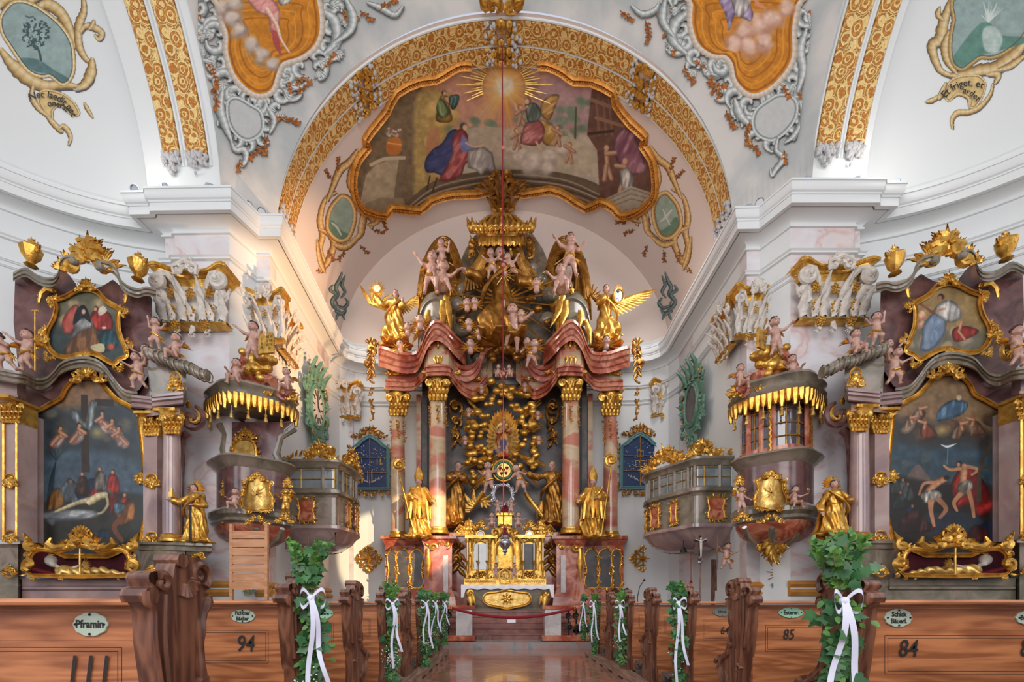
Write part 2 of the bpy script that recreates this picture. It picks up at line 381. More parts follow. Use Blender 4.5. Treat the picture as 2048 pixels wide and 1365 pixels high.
# back wall with the lunette
mb = MB(); mb.add([(-6.3, YB, 0), (6.3, YB, 0), (6.3, YB, 15.2), (-6.3, YB, 15.2)], [(0, 1, 2, 3)])
o = mb.build('wall_apse', M['plaster_choir']); tag(o, kind='structure')
# central dome
mb = MB(); rows = []
ys = [YC0-4.5+(YA-YC0+4.5)*k/150 for k in range(151)]
for Y in ys:
    row = []
    for j in range(161):
        X = XS[0]+(XS[1]-XS[0])*j/160
        q = 60.8-.963*X*X-.951*(Y-YC0)**2
        row.append((X, Y, ZC+math.sqrt(max(q, 0))))
    rows.append(row)
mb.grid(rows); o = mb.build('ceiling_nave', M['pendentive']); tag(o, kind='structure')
# side arches: soffit from the nave edge to the niche
AS, BS = 5.42, 5.12
def soffit(s, X0, X1, m, name, r=0, t0=0, t1=PI, n=80, kind='structure'):
    mb = MB(); rows = []
    for k in range(n+1):
        t = t0+(t1-t0)*k/n
        rows.append([(x, YC0+(AS-r)*cos(t), ZC+(BS-r)*sin(t)) for x in (X0, X1)])
    mb.grid(rows); o = mb.build(name, m); tag(o, kind=kind); return o
for s, X in ((-1, XS[0]), (1, XS[1])):
    soffit(s, X-s*.05, s*7.6, M['plaster'], 'ceiling_arch_left' if s < 0 else 'ceiling_arch_right')
    # niche half dome
    mb = MB(); rows = []
    for k in range(33):
        ph = PI/2*k/32
        rows.append([(s*7.1+s*5.0*cos(t)*cos(ph), YC0+5.8*sin(t)*cos(ph), ZC+5.3*sin(ph)) for t in [-PI*.3+(PI*.3+PI*.5)*j/48 for j in range(49)]])
    mb.grid(rows); o = mb.build('ceiling_niche_left' if s < 0 else 'ceiling_niche_right', M['plaster']); tag(o, kind='structure')
# floor
def floor_mat():
    m = bpy.data.materials.new('red_stone_floor'); m.use_nodes = True; N = m.node_tree.nodes; L = m.node_tree.links
    b = N['Principled BSDF']; b.inputs['Roughness'].default_value = .16; b.inputs['Coat Weight'].default_value = .3
    tc = N.new('ShaderNodeTexCoord'); mp = N.new('ShaderNodeMapping'); mp.inputs['Rotation'].default_value = (0, 0, PI/4); L.new(tc.outputs['Object'], mp.inputs[0])
    br = N.new('ShaderNodeTexBrick'); br.offset = 0; br.inputs['Scale'].default_value = 1; br.inputs['Brick Width'].default_value = .55; br.inputs['Row Height'].default_value = .55
    br.inputs['Mortar Size'].default_value = .006; br.inputs['Color1'].default_value = V3(srgb(150, 100, 84)); br.inputs['Color2'].default_value = V3(srgb(172, 126, 104)); br.inputs['Mortar'].default_value = V3(srgb(196, 170, 150))
    L.new(mp.outputs[0], br.inputs[0])
    n = N.new('ShaderNodeTexNoise'); n.inputs['Scale'].default_value = 3; n.inputs['Detail'].default_value = 6; L.new(tc.outputs['Object'], n.inputs[0])
    mx = N.new('ShaderNodeMix'); mx.data_type = 'RGBA'; mx.blend_type = 'MULTIPLY'; mx.inputs[0].default_value = .6
    cr = N.new('ShaderNodeValToRGB'); cr.color_ramp.elements[0].position = .35; cr.color_ramp.elements[0].color = (.55, .5, .5, 1); cr.color_ramp.elements[1].position = .65; L.new(n.outputs[0], cr.inputs[0])
    L.new(br.outputs[0], mx.inputs[6]); L.new(cr.outputs[0], mx.inputs[7]); L.new(mx.outputs[2], b.inputs['Base Color'])
    return m
mb = MB(); mb.add([(-14, -5, 0), (14, -5, 0), (14, 15, 0), (-14, 15, 0)], [(0, 1, 2, 3)])
o = mb.build('floor', floor_mat()); tag(o, kind='structure')
# sanctuary steps
GS = M['stepg'] = mat('grey_step_marble', srgb(150, 140, 140), .2, ramp=[(.35, srgb(120, 122, 122)), (.5, srgb(150, 146, 144)), (.62, srgb(168, 128, 120)), (.8, srgb(120, 120, 118))], mscale=2.2, mdist=.8, coat=.4)
RS = M['stepr'] = mat('red_step_marble', srgb(150, 100, 90), .3, mottle=srgb(120, 74, 66), mscale=3, mdist=1)
mb = MB(); mb.cur = 0; mb.box(-5.1, 5.1, 9.55, 14.5, 0, .15); o = mb.build('floor_sanctuary', [GS], smooth=False); tag(o, kind='structure')
t = thing('altar_steps', 'red marble steps rising to the high altar behind the red rope', 'steps', (0, 0, 0))
for k in range(5):
    mb = MB(); e = 1.75-.0*k; y0 = 10.35+k*.3
    mb.box(-e, e, y0, 12.6, .15+k*.135+.0015, .15+(k+1)*.135); mb.box(-e, e, y0-.03, y0+.25, .15+(k+1)*.135-.035, .15+(k+1)*.135+.004)
    mb.build('step', RS, t, smooth=False)
# ================================================================ painting by hand: colours laid on a fine grid of a real surface
_rs = np.random.RandomState(5); _NT = _rs.rand(64, 64)
def vnoise(x, y):
    xi = np.floor(x).astype(int); yi = np.floor(y).astype(int); fx = x-xi; fy = y-yi
    fx = fx*fx*(3-2*fx); fy = fy*fy*(3-2*fy); g = lambda a, b: _NT[a % 64, b % 64]
    return (g(xi, yi)*(1-fx)+g(xi+1, yi)*fx)*(1-fy)+(g(xi, yi+1)*(1-fx)+g(xi+1, yi+1)*fx)*fy
def fbm(x, y, o=3):
    s = 0; a = .5
    for k in range(o): s = s+a*vnoise(x*2**k+17*k, y*2**k+5*k); a /= 2
    return s/(1-.5**o)
def sm2(pts, n=5, closed=True): return [(p.x, p.y) for p in smooth_pts([Vector((p[0], p[1])) for p in pts], n, closed)]
class Cv:
    def __init__(s, x0, y0, x1, y1, st=1.5, bg=None):
        s.x0, s.y0, s.st = x0, y0, st; s.nx = int((x1-x0)/st)+1; s.ny = int((y1-y0)/st)+1
        s.X, s.Y = np.meshgrid(x0+np.arange(s.nx)*st, y0+np.arange(s.ny)*st)
        s.C = np.zeros((s.ny, s.nx, 3)); s.A = np.zeros((s.ny, s.nx))
        if bg is not None: s.C[:] = np.array(bg)/255; s.A[:] = 1
    def win(s, xa, ya, xb, yb):
        i0 = max(0, int((xa-s.x0)/s.st)); i1 = min(s.nx, int((xb-s.x0)/s.st)+2); j0 = max(0, int((ya-s.y0)/s.st)); j1 = min(s.ny, int((yb-s.y0)/s.st)+2)
        if i1 <= i0 or j1 <= j0: return None
        return (slice(j0, j1), slice(i0, i1))
    def put(s, w, m, col):
        if not isinstance(col, np.ndarray): col = np.array(col)/255
        m = np.clip(m, 0, 1); s.C[w] = s.C[w]*(1-m[..., None])+col*m[..., None]; s.A[w] = np.maximum(s.A[w], m)
    def dist(s, w, pts, closed):
        X, Y = s.X[w], s.Y[w]; n = len(pts); D = np.full(X.shape, 1e9); T = np.zeros(X.shape); S = np.zeros(X.shape)
        for i in range(n if closed else n-1):
            ax, ay = pts[i]; bx, by = pts[(i+1) % n]; dx, dy = bx-ax, by-ay; L = dx*dx+dy*dy+1e-9
            t = np.clip(((X-ax)*dx+(Y-ay)*dy)/L, 0, 1); ex = X-ax-t*dx; ey = Y-ay-t*dy; d = ex*ex+ey*ey
            k = d < D; D = np.where(k, d, D); T = np.where(k, (i+t)/max(1, n-1), T); S = np.where(k, (dx*(Y-ay)-dy*(X-ax))/math.sqrt(L), S)
        return np.sqrt(D), T, S
    def inside(s, w, pts):
        X, Y = s.X[w], s.Y[w]; I = np.zeros(X.shape, bool); n = len(pts)
        for i in range(n):
            ax, ay = pts[i]; bx, by = pts[(i+1) % n]
            if ay == by: continue
            I ^= ((ay > Y) != (by > Y)) & (X < (bx-ax)*(Y-ay)/(by-ay)+ax)
        return I
    def poly(s, pts, col, soft=1.5, sm=True, a=1, fold=None, fc=None, fa=0, mot=.12):
        if sm: pts = sm2(pts, 4)
        xs = [p[0] for p in pts]; ys = [p[1] for p in pts]; w = s.win(min(xs)-soft*2, min(ys)-soft*2, max(xs)+soft*2, max(ys)+soft*2)
        if w is None: return
        I = s.inside(w, pts); D, T, S = s.dist(w, pts, True)
        sd = np.where(I, D, -D); m = np.clip(sd/max(soft, .3)+.5, 0, 1)*a
        X, Y = s.X[w], s.Y[w]; c = np.broadcast_to(np.array(col)/255, X.shape+(3,)).copy()
        if mot: c = c*(1+mot*2*(fbm(X/9, Y/9)-.5))[..., None]
        if fold:
            u = (X*cos(fa)+Y*sin(fa))/fold; v = (-X*sin(fa)+Y*cos(fa))/fold*.35
            f = np.clip(.5+2.2*(fbm(u*1.3+v*.6, v, 2)-.5), 0, 1); fcol = np.array(fc)/255 if fc is not None else np.array(col)/255*.55
            c = c*(1-f[..., None]*.85)+fcol*f[..., None]*.85; c = c*(.6+.4*np.clip(D/(soft*3+fold*.3), 0, 1))[..., None]; c = c+(.10*np.clip(1-abs(f-.12)*6, 0, 1))[..., None]
        s.put(w, m, c)
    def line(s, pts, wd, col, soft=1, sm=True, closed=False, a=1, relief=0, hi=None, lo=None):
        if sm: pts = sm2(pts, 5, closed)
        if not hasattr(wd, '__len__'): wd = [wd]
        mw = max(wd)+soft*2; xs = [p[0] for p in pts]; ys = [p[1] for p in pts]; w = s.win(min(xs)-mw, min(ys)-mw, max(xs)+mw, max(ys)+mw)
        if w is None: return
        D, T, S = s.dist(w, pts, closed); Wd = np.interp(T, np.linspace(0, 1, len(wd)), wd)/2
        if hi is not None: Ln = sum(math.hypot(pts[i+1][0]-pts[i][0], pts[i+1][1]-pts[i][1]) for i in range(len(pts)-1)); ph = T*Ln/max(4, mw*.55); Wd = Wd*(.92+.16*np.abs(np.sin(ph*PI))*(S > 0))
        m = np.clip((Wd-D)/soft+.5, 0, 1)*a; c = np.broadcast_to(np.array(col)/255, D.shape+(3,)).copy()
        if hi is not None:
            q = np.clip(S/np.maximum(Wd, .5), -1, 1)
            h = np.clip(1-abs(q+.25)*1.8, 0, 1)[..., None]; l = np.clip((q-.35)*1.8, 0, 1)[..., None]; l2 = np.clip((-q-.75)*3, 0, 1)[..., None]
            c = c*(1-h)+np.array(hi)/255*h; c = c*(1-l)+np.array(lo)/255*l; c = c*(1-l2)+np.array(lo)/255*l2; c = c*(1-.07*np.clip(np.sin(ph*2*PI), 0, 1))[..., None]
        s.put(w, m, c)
    def blob(s, x, y, rx, ry, col, rot=0, soft=.5, a=1, mot=.1):
        R = max(rx, ry)*1.5; w = s.win(x-R, y-R, x+R, y+R)
        if w is None: return
        X, Y = s.X[w]-x, s.Y[w]-y; c, q = cos(rot), sin(rot); r = np.sqrt(((X*c+Y*q)/rx)**2+((-X*q+Y*c)/ry)**2)
        m = np.clip((1-r)/soft+.0, 0, 1)*a
        cc = np.array(col)/255*(1+mot*2*(fbm(s.X[w]/7, s.Y[w]/7)-.5))[..., None]
        s.put(w, m, cc)
    def cloud(s, pts, r, col, lo, seed=1):
        rn = random.Random(seed)
        for (x, y, q) in pts:
            for k in range(9):
                a = rn.random()*2*PI; d = rn.random()*q*.6; s.blob(x+cos(a)*d, y+sin(a)*d+q*.18, q*.62, q*.5, lo, soft=.6, a=.5)
            for k in range(8):
                a = rn.random()*2*PI; d = rn.random()*q*.5; s.blob(x+cos(a)*d, y+sin(a)*d-q*.12, q*.48, q*.4, col, soft=.7, a=.55)
    def figure(s, x, y, h, dress, dress2, lean=0, dr=1, skin=(206, 160, 132), hair=(74, 50, 38), wing=None, seat=False, arm=1):
        """small painted figure; x,y of the head, h its height, dress colours"""
        e = h/7; fx = x-lean*h*.25
        if wing: s.poly([(x-dr*e*.4, y+e), (x-dr*e*2.6, y-e*1.4), (x-dr*e*3.2, y+e*.2), (x-dr*e*2, y+e*2.6)], wing, 1.5, fold=e*.9, fa=.8*dr)
        if seat: body = [(x-e*.5, y+e*.8), (x+e*.6, y+e*.8), (x+dr*e*2.4, y+e*3), (x+dr*e*2.8, y+e*5.6), (x+dr*e*.6, y+e*6), (x-dr*e*1.6, y+e*5.2), (x-dr*e*1.3, y+e*2.6)]
        else: body = [(x-e*.8, y+e*.7), (x+e*.8, y+e*.7), (fx+e*1.2, y+e*3), (fx+e*1.7-lean*h*.2, y+h-e), (fx-e*1.6-lean*h*.2, y+h-e), (fx-e*1.3, y+e*3)]
        s.poly(body, dress, 1.2, fold=e*1.3, fa=.35*dr)
        s.poly([(x-dr*e*.8, y+e*1.1), (x+dr*e*.4, y+e*2.2), (fx+dr*e*1.2, y+e*4.2), (fx-dr*e*.6, y+e*5.4), (fx-dr*e*1.7, y+e*3.4)], dress2, 1.2, fold=e, fa=-.5*dr)
        s.line([(x+dr*e*.6, y+e*1.2), (x+dr*e*1.5, y+e*2.1), (x+dr*e*(2.3), y+e*(2.6-arm*1.6))], [e*.75, e*.6, e*.35], skin, 1)
        s.blob(x, y, e*.62, e*.62, hair, soft=.35); s.blob(x+dr*e*.14, y+e*.12, e*.42, e*.52, skin, soft=.35)
        s.blob(x+dr*e*.25, y+e*.35, e*.22, e*.28, (180, 120, 100), soft=.8, a=.5)
    def nude(s, p, w, skin=(205, 165, 135), lo=(150, 104, 80)):
        """p: joint strokes"""
        for q in p: s.line(q, w, lo, 1.2); s.line([(a-w*.12, b-w*.12) for a, b in q], w*.62, skin, w*.4)
    def verts(s, step=1): return s.X, s.Y
def lin(C):
    C = np.clip(C, 0, 1); return np.where(C <= .04045, C/12.92, ((C+.055)/1.055)**2.4)
def canvas_mesh(name, cv, Pxyz, m, parent=None, cut=.5, inv=None, flip=False):
    """mesh of the canvas grid at points Pxyz (ny,nx,3), coloured per vertex"""
    ny, nx = cv.A.shape; idx = np.arange(ny*nx).reshape(ny, nx)
    keep = (cv.A[:-1, :-1]+cv.A[1:, :-1]+cv.A[:-1, 1:]+cv.A[1:, 1:])/4 >= cut
    q = np.stack([idx[:-1, :-1], idx[1:, :-1], idx[1:, 1:], idx[:-1, 1:]], -1)[keep]
    used = np.unique(q); rm = -np.ones(ny*nx, int); rm[used] = np.arange(len(used)); q = rm[q]
    P = Pxyz.reshape(-1, 3)[used]
    if inv is not None:
        I = np.array(inv); P = P @ I[:3, :3].T+I[:3, 3]
    me = bpy.data.meshes.new(name); me.vertices.add(len(P)); me.vertices.foreach_set('co', P.astype('f').ravel())
    me.loops.add(q.size); me.loops.foreach_set('vertex_index', q.astype('i').ravel())
    me.polygons.add(len(q)); me.polygons.foreach_set('loop_start', np.arange(0, q.size, 4, dtype='i')); me.update(calc_edges=True); me.validate()
    c = lin(cv.C).reshape(-1, 3)[used]; ca = me.color_attributes.new('Col', 'FLOAT_COLOR', 'POINT')
    ca.data.foreach_set('color', np.concatenate([c, np.ones((len(c), 1))], 1).astype('f').ravel())
    me.materials.append(m); me.polygons.foreach_set('use_smooth', [True]*len(me.polygons))
    o = bpy.data.objects.new(name, me); COL.objects.link(o)
    if parent is not None: o.parent = parent
    return o
def on_surface(cv, Fn, d0, d1, eps=.012):
    P = hit(cv.X, cv.Y, Fn, d0, d1); c = np.array([0, 0, CH]); D = P-c; L = np.linalg.norm(D, axis=-1, keepdims=True)
    return c+D*(1-eps/L)
def on_plane(cv, D): 
    a = (cv.X-CX)/F*D; b = CH+(CY-cv.Y)/F*D; return np.stack([a*cy_-D*sy_, a*sy_+D*cy_, b], -1)
def spiral(x, y, r, a0, turns, dr=1, n=14, r1=.15):
    return [(x+r*(1-(1-r1)*k/n)*cos(a0+dr*turns*2*PI*k/n), y+r*(1-(1-r1)*k/n)*sin(a0+dr*turns*2*PI*k/n)) for k in range(n+1)]
def glyphs(lines, size=1.0, font_bold=0, shear=0):
    """text outline as flat 2D mesh data"""
    cu = bpy.data.curves.new('t', 'FONT'); cu.body = lines; cu.size = size; cu.align_x = 'CENTER'; cu.align_y = 'CENTER'; cu.offset = font_bold; cu.shear = shear; cu.resolution_u = 3
    ob = bpy.data.objects.new('t', cu); COL.objects.link(ob); dg = bpy.context.evaluated_depsgraph_get(); me = bpy.data.meshes.new_from_object(ob.evaluated_get(dg))
    vs = [(v.co.x, v.co.y) for v in me.vertices]; fs = [tuple(p.vertices) for p in me.polygons]
    bpy.data.objects.remove(ob); bpy.data.curves.remove(cu); bpy.data.meshes.remove(me); return vs, fs
# ---------------------------------------------------------------- ceiling paintings
CRM, OCH, DK, TEAL = (226, 208, 170), (206, 172, 110), (92, 70, 52), (146, 166, 162)
WG, GD, GM = (208, 210, 206), (100, 112, 110), (168, 174, 168)
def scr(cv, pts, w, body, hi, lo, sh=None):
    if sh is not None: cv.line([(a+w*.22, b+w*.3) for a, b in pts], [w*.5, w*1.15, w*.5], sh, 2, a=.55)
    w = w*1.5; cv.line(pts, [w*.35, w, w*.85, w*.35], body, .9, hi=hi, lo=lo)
def leafp(cv, x, y, a, l, w, col, hi, lo):
    c, s = cos(a), sin(a)
    P = lambda u, v: (x+c*u*l-s*v*w, y+s*u*l+c*v*w)
    cv.poly([P(0, 0), P(.3, .5), P(.7, .35), P(1, 0), P(.7, -.35), P(.3, -.5)], col, .8, mot=0); cv.line([P(0, 0), P(.95, 0)], w*.25, lo, .7)
def sprig(cv, x, y, a, n, col, sc=1, seed=0):
    rn = random.Random(seed); px, py = x, y
    for k in range(n):
        nx, ny = px+cos(a)*7*sc, py+sin(a)*7*sc; cv.line([(px, py), (nx, ny)], 1.6*sc, (120, 70, 30), .7, sm=False)
        for sgn in (-1, 1): leafp(cv, nx, ny, a+sgn*(.5+rn.random()*.7), rn.uniform(5, 9)*sc, 5*sc, col if rn.random() < .7 else (206, 140, 70), None, (120, 66, 20))
        px, py = nx, ny; a += rn.uniform(-.35, .35)
    cv.blob(px, py, 4*sc, 4*sc, col, soft=.4)
def text_on(lines, cx, cy, size, Fn, d0, d1, name, parent, arc=None, rot=0, m=None, D=None, sx=1):
    """lettering on a curved surface; arc=(radius px) bends it round"""
    vs, fs = glyphs(lines, size, .012*size); out = []
    for (u, v) in vs:
        u *= sx
        if arc: a = u/arc; r = arc+v; X = r*sin(a); Y = -r*cos(a)+arc
        else: X, Y = u, -v
        out.append((cx+X*cos(rot)-Y*sin(rot), cy+X*sin(rot)+Y*cos(rot)))
    P = hit([p[0] for p in out], [p[1] for p in out], Fn, d0, d1) if Fn else np.array([W(p[0], p[1], D) for p in out])
    c = np.array([0, 0, CH]); P = c+(P-c)*.9975
    mb = MB(); mb.add([tuple(p) for p in P], fs)
    if parent is not None: mb.obj(parent.matrix_world.inverted() if False else Matrix.Translation(-parent.location))
    return mb.build(name, m or M['ink'], parent, smooth=False)
def cart_niche(s, pic, outer, tailpts, banner, label, paintfn, txt):
    xs = [p[0] for p in pic]; Fn = Fniche(s)
    cv = Cv(-12 if s < 0 else 1840, -14, 215 if s < 0 else 2060, 300, 1.2)
    # outer rocaille body
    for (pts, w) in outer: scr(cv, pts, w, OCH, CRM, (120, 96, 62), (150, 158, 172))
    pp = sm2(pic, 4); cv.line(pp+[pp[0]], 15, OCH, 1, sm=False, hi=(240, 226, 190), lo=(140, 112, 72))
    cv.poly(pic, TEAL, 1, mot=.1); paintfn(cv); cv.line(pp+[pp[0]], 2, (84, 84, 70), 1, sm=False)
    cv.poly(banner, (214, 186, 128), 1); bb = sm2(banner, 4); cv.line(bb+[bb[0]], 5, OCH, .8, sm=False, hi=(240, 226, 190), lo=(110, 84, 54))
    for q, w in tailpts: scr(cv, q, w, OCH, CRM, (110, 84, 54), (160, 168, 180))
    t = thing('painted_cartouche', label, 'ceiling painting', tuple(W(1008+s*900, 150, 8)))
    P = on_surface(cv, Fn, 2, 16); P = P-np.array(t.location); canvas_mesh('painting', cv, P, M['fresco'], t)
    for (l, x, y, sz, arc, rot) in txt: text_on(l, x, y, sz, Fn, 2, 16, 'inscription', t, arc, rot)
def pic_tree(cv):
    rn = random.Random(3)
    cv.poly([(40, 118), (60, 116), (82, 122), (108, 140), (138, 158), (122, 166), (100, 150), (62, 140)], (92, 122, 122), 2)
    cv.line([(82, 120), (79, 105), (74, 92), (70, 70)], [5, 4, 2], (62, 84, 82), 1)
    for k in range(90):
        a = rn.random()*2*PI; r = 27*math.sqrt(rn.random()); x = 72+r*cos(a); y = 68+r*sin(a)*1.1
        leafp(cv, x, y, rn.random()*6.28, 7, 4, (70, 98, 96), None, (46, 66, 66))
    for (x, y) in ((55, 78), (70, 72), (84, 70), (62, 60), (76, 88)): cv.blob(x, y, 5, 5, (178, 196, 188), soft=.5); cv.blob(x, y, 2, 2, (70, 90, 88))
    cv.line([(52, 32), (58, 35), (66, 33)], 3, (80, 104, 104), 1)
cart_niche(-1, [(14, 20), (32, 6), (60, 10), (90, 28), (118, 52), (138, 82), (144, 112), (143, 145), (128, 166), (112, 156), (100, 148), (84, 150), (62, 142), (44, 122), (24, 92), (8, 66), (4, 40)],
    [([(0, 15), (8, 2), (30, -4)], 14), ([(60, 18), (62, 4), (80, -6)], 12), ([(70, 26), (90, 8), (118, 22), (138, 55), (150, 92)], 17), ([(165, -12), (168, 20), (158, 50), (158, 90), (172, 118), (184, 122)], 12),
     ([(160, 66), (172, 52), (188, 55), (203, 66), (198, 78), (190, 70)], 11), ([(184, 118), (182, 145), (170, 168), (150, 178)], 16), ([(2, 100), (18, 122), (36, 140), (60, 160), (90, 172), (120, 170), (150, 172)], 20), ([(188, 40), (184, 50), (178, 58)], 7)],
    [([(100, 212), (112, 205), (130, 210), (140, 222)], 6), ([(90, 228), (108, 248), (122, 262), (118, 256)], 9), ([(118, 258), (126, 252), (136, 262), (141, 276), (137, 290)], 8), ([(168, 205), (176, 220), (186, 236)], 6), ([(66, 170), (64, 195), (78, 218), (95, 232)], 9)],
    [(76, 196), (84, 182), (104, 182), (128, 190), (148, 206), (158, 226), (150, 232), (138, 226), (126, 214), (112, 214), (104, 224), (104, 240), (90, 228), (80, 212)],
    'painted ceiling cartouche of a rose tree on a green ground, reading Nec laedit nec onerat', pic_tree,
    [('Nec laedit nec', 112, 194, 19, 66, .4), ('onerat', 117, 209, 17, 46, .3)])
def pic_volcano(cv):
    cv.poly([(1905, 120), (1930, 80), (1962, 46), (1985, 50), (2000, 70), (2060, 75), (2040, 90), (1960, 112), (1925, 135)], (96, 136, 122), 2)
    cv.poly([(1965, 62), (1985, 52), (2005, 75), (1995, 104), (1970, 100)], (196, 208, 200), 4, a=.8)
    rn = random.Random(2)
    for k in range(22):
        a = -PI/2+rn.uniform(-.9, .9); l = rn.uniform(18, 42); cv.line([(1977, 44), (1977+cos(a)*l, 44+sin(a)*l)], [2, .8], (206, 218, 210), 1, sm=False)
cart_niche(1, [(1918, -6), (1911, 40), (1904, 80), (1906, 118), (1922, 136), (1942, 124), (1960, 112), (1985, 112), (2012, 100), (2042, 74), (2058, 40), (2058, -8)],
    [([(1906, -10), (1895, 20), (1886, 50), (1880, 78), (1866, 88), (1866, 105), (1880, 140), (1905, 152)], 16), ([(1880, 14), (1876, 30), (1886, 40)], 8), ([(2058, 64), (2040, 96), (2015, 120), (1990, 136), (1960, 140), (1930, 148), (1905, 150)], 19), ([(2050, 110), (2020, 132), (1995, 140)], 10), ([(1900, 60), (1890, 90), (1894, 120), (1912, 146)], 12)],
    [([(1852, 204), (1866, 200), (1880, 190)], 8), ([(1878, 198), (1884, 186), (1892, 166)], 9), ([(1905, 256), (1904, 240), (1915, 226), (1938, 224), (1960, 214), (1980, 190), (1986, 168)], 9), ([(1975, 150), (1996, 150), (1990, 166)], 10), ([(1905, 196), (1918, 188), (1936, 196), (1938, 212)], 6)],
    [(1893, 178), (1904, 160), (1930, 152), (1956, 152), (1970, 166), (1966, 190), (1952, 212), (1940, 214), (1942, 200), (1930, 190), (1912, 190), (1898, 202), (1890, 192)],
    'painted ceiling cartouche of an erupting mountain on a green ground, reading Et friget, et ardet', pic_volcano,
    [('Et friget, et', 1923, 168, 20, 66, -.25), ('ardet', 1944, 187, 18, 46, .55)])
# pendentives: orange cartouches in grey painted stucco
def pend(s, orange, label, fig, small, tail, seed, field):
    x0, x1 = (396, 812) if s < 0 else (1228, 1622)
    cv = Cv(x0, -14, x1, 360, 1.3); rn = random.Random(seed)
    op = sm2(orange, 4)
    cx = sum(p[0] for p in op)/len(op); cy = sum(p[1] for p in op)/len(op)
    # ring of scrolls round the cartouche
    for rad, w, n in ((38, 15, 17), (21, 17, 22)):
        for k in range(n):
            i = int(k*len(op)/n); p = op[i]; q = op[(i+2) % len(op)]; dx, dy = q[0]-p[0], q[1]-p[1]; L = math.hypot(dx, dy)+1e-6; nx, ny = dy/L, -dx/L
            if (p[0]+nx*5-cx)**2+(p[1]+ny*5-cy)**2 < (p[0]-cx)**2+(p[1]-cy)**2: nx, ny = -nx, -ny
            x, y = p[0]+nx*rad, p[1]+ny*rad
            if y < -30 or not (x0-10 < x < x1+10): continue
            if not Cv.inside(_F1(x, y), (slice(0, 1), slice(0, 1)), field).any(): continue
            a = math.atan2(ny, nx)+rn.uniform(-.5, .5); dr = rn.choice((-1, 1))
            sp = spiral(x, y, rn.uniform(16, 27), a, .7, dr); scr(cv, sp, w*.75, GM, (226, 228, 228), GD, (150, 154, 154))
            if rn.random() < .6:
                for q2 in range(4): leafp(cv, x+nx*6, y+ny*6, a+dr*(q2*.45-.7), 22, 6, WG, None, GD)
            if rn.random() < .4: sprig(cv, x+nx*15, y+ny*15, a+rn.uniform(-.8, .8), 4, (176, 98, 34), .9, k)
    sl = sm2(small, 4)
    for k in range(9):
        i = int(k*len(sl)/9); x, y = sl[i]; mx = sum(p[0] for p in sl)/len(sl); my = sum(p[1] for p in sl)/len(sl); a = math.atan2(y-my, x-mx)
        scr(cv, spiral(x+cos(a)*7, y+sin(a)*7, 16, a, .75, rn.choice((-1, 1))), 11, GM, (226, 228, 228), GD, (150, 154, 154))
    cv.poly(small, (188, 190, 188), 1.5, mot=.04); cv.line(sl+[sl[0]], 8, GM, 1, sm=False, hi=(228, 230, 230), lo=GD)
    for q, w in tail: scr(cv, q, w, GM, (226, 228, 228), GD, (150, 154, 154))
    for (x, y, a, n) in fig['sprigs']: sprig(cv, x, y, a, n, (176, 98, 34), 1.1, int(x))
    cv.line(op+[op[0]], 22, (214, 204, 190), 1.2, sm=False, hi=(236, 230, 222), lo=(176, 160, 142))
    cv.poly(orange, (196, 124, 32), 1.2, mot=.18)
    for k in range(5):
        f = 1-.13*k-.06; ring = [(cx+(p[0]-cx)*f, cy+(p[1]-cy)*f) for p in op]; cv.line(ring+[ring[0]], 2.4 if k else 4, (140, 80, 20) if k % 2 == 0 else (222, 156, 62), 1.2, sm=False, a=.75)
    fig['f'](cv)
    # leave out what falls outside the vault field
    msk = Cv.inside(cv, (slice(None), slice(None)), field); cv.A = cv.A*msk
    t = thing('painted_cartouche', label, 'ceiling painting', tuple(W(1008+s*480, 150, 8)))
    P = on_surface(cv, Fdome, 5, 12, .06)-np.array(t.location); canvas_mesh('painting', cv, P, M['fresco'], t)
class _F1:
    def __init__(s, x, y): s.X = np.array([[x]]); s.Y = np.array([[y]])
def figL(cv):
    cv.cloud([(445, 15, 26), (465, 35, 28), (478, 60, 24), (500, 85, 26), (520, 110, 24), (545, 130, 22), (470, 5, 24)], 1, (206, 190, 176), (150, 132, 122), 4)
    cv.poly([(490, -14), (530, -14), (556, 12), (560, 38), (552, 74), (540, 60), (536, 34), (512, 22)], (198, 120, 116), 1.2, fold=9, fa=.7, fc=(232, 176, 166))
    cv.line([(535, 20), (552, 48), (562, 78), (578, 104)], [12, 9, 6, 4], (226, 186, 160), 1.2, hi=(240, 210, 190), lo=(176, 120, 100)); cv.poly([(545, 60), (556, 70), (562, 110), (556, 104), (546, 84)], (170, 74, 72), 1)
    cv.poly([(556, -14), (590, -14), (578, 6), (560, 10)], (216, 206, 190), 1.2, fold=7)
def figR(cv):
    cv.cloud([(1470, 85, 30), (1490, 60, 30), (1520, 50, 32), (1545, 35, 30), (1575, 15, 24), (1500, 95, 28), (1530, 85, 26)], 1, (222, 188, 168), (182, 136, 116), 5)
    cv.poly([(1436, -14), (1480, -14), (1505, 20), (1502, 42), (1485, 36), (1470, 30), (1458, 62), (1452, 34)], (180, 160, 186), 1.2, fold=9, fa=.4, fc=(126, 104, 140))
    cv.poly([(1462, -14), (1500, -14), (1496, 20), (1474, 34)], (220, 210, 204), 1.2, fold=8); cv.line([(1508, -10), (1516, 8), (1530, 16)], [8, 7, 5], (206, 140, 110), 1)
fieldL = [(374, -20), (392, 60), (415, 150), (430, 240), (438, 335), (470, 350), (530, 392), (540, 392), (566, 296), (627, 210), (692, 122), (793, 66), (812, 55), (812, -20)]
fieldR = [(1636, -20), (1622, 60), (1610, 150), (1600, 240), (1592, 335), (1560, 350), (1500, 392), (1492, 380), (1466, 296), (1400, 210), (1340, 122), (1240, 62), (1222, 52), (1222, -20)]
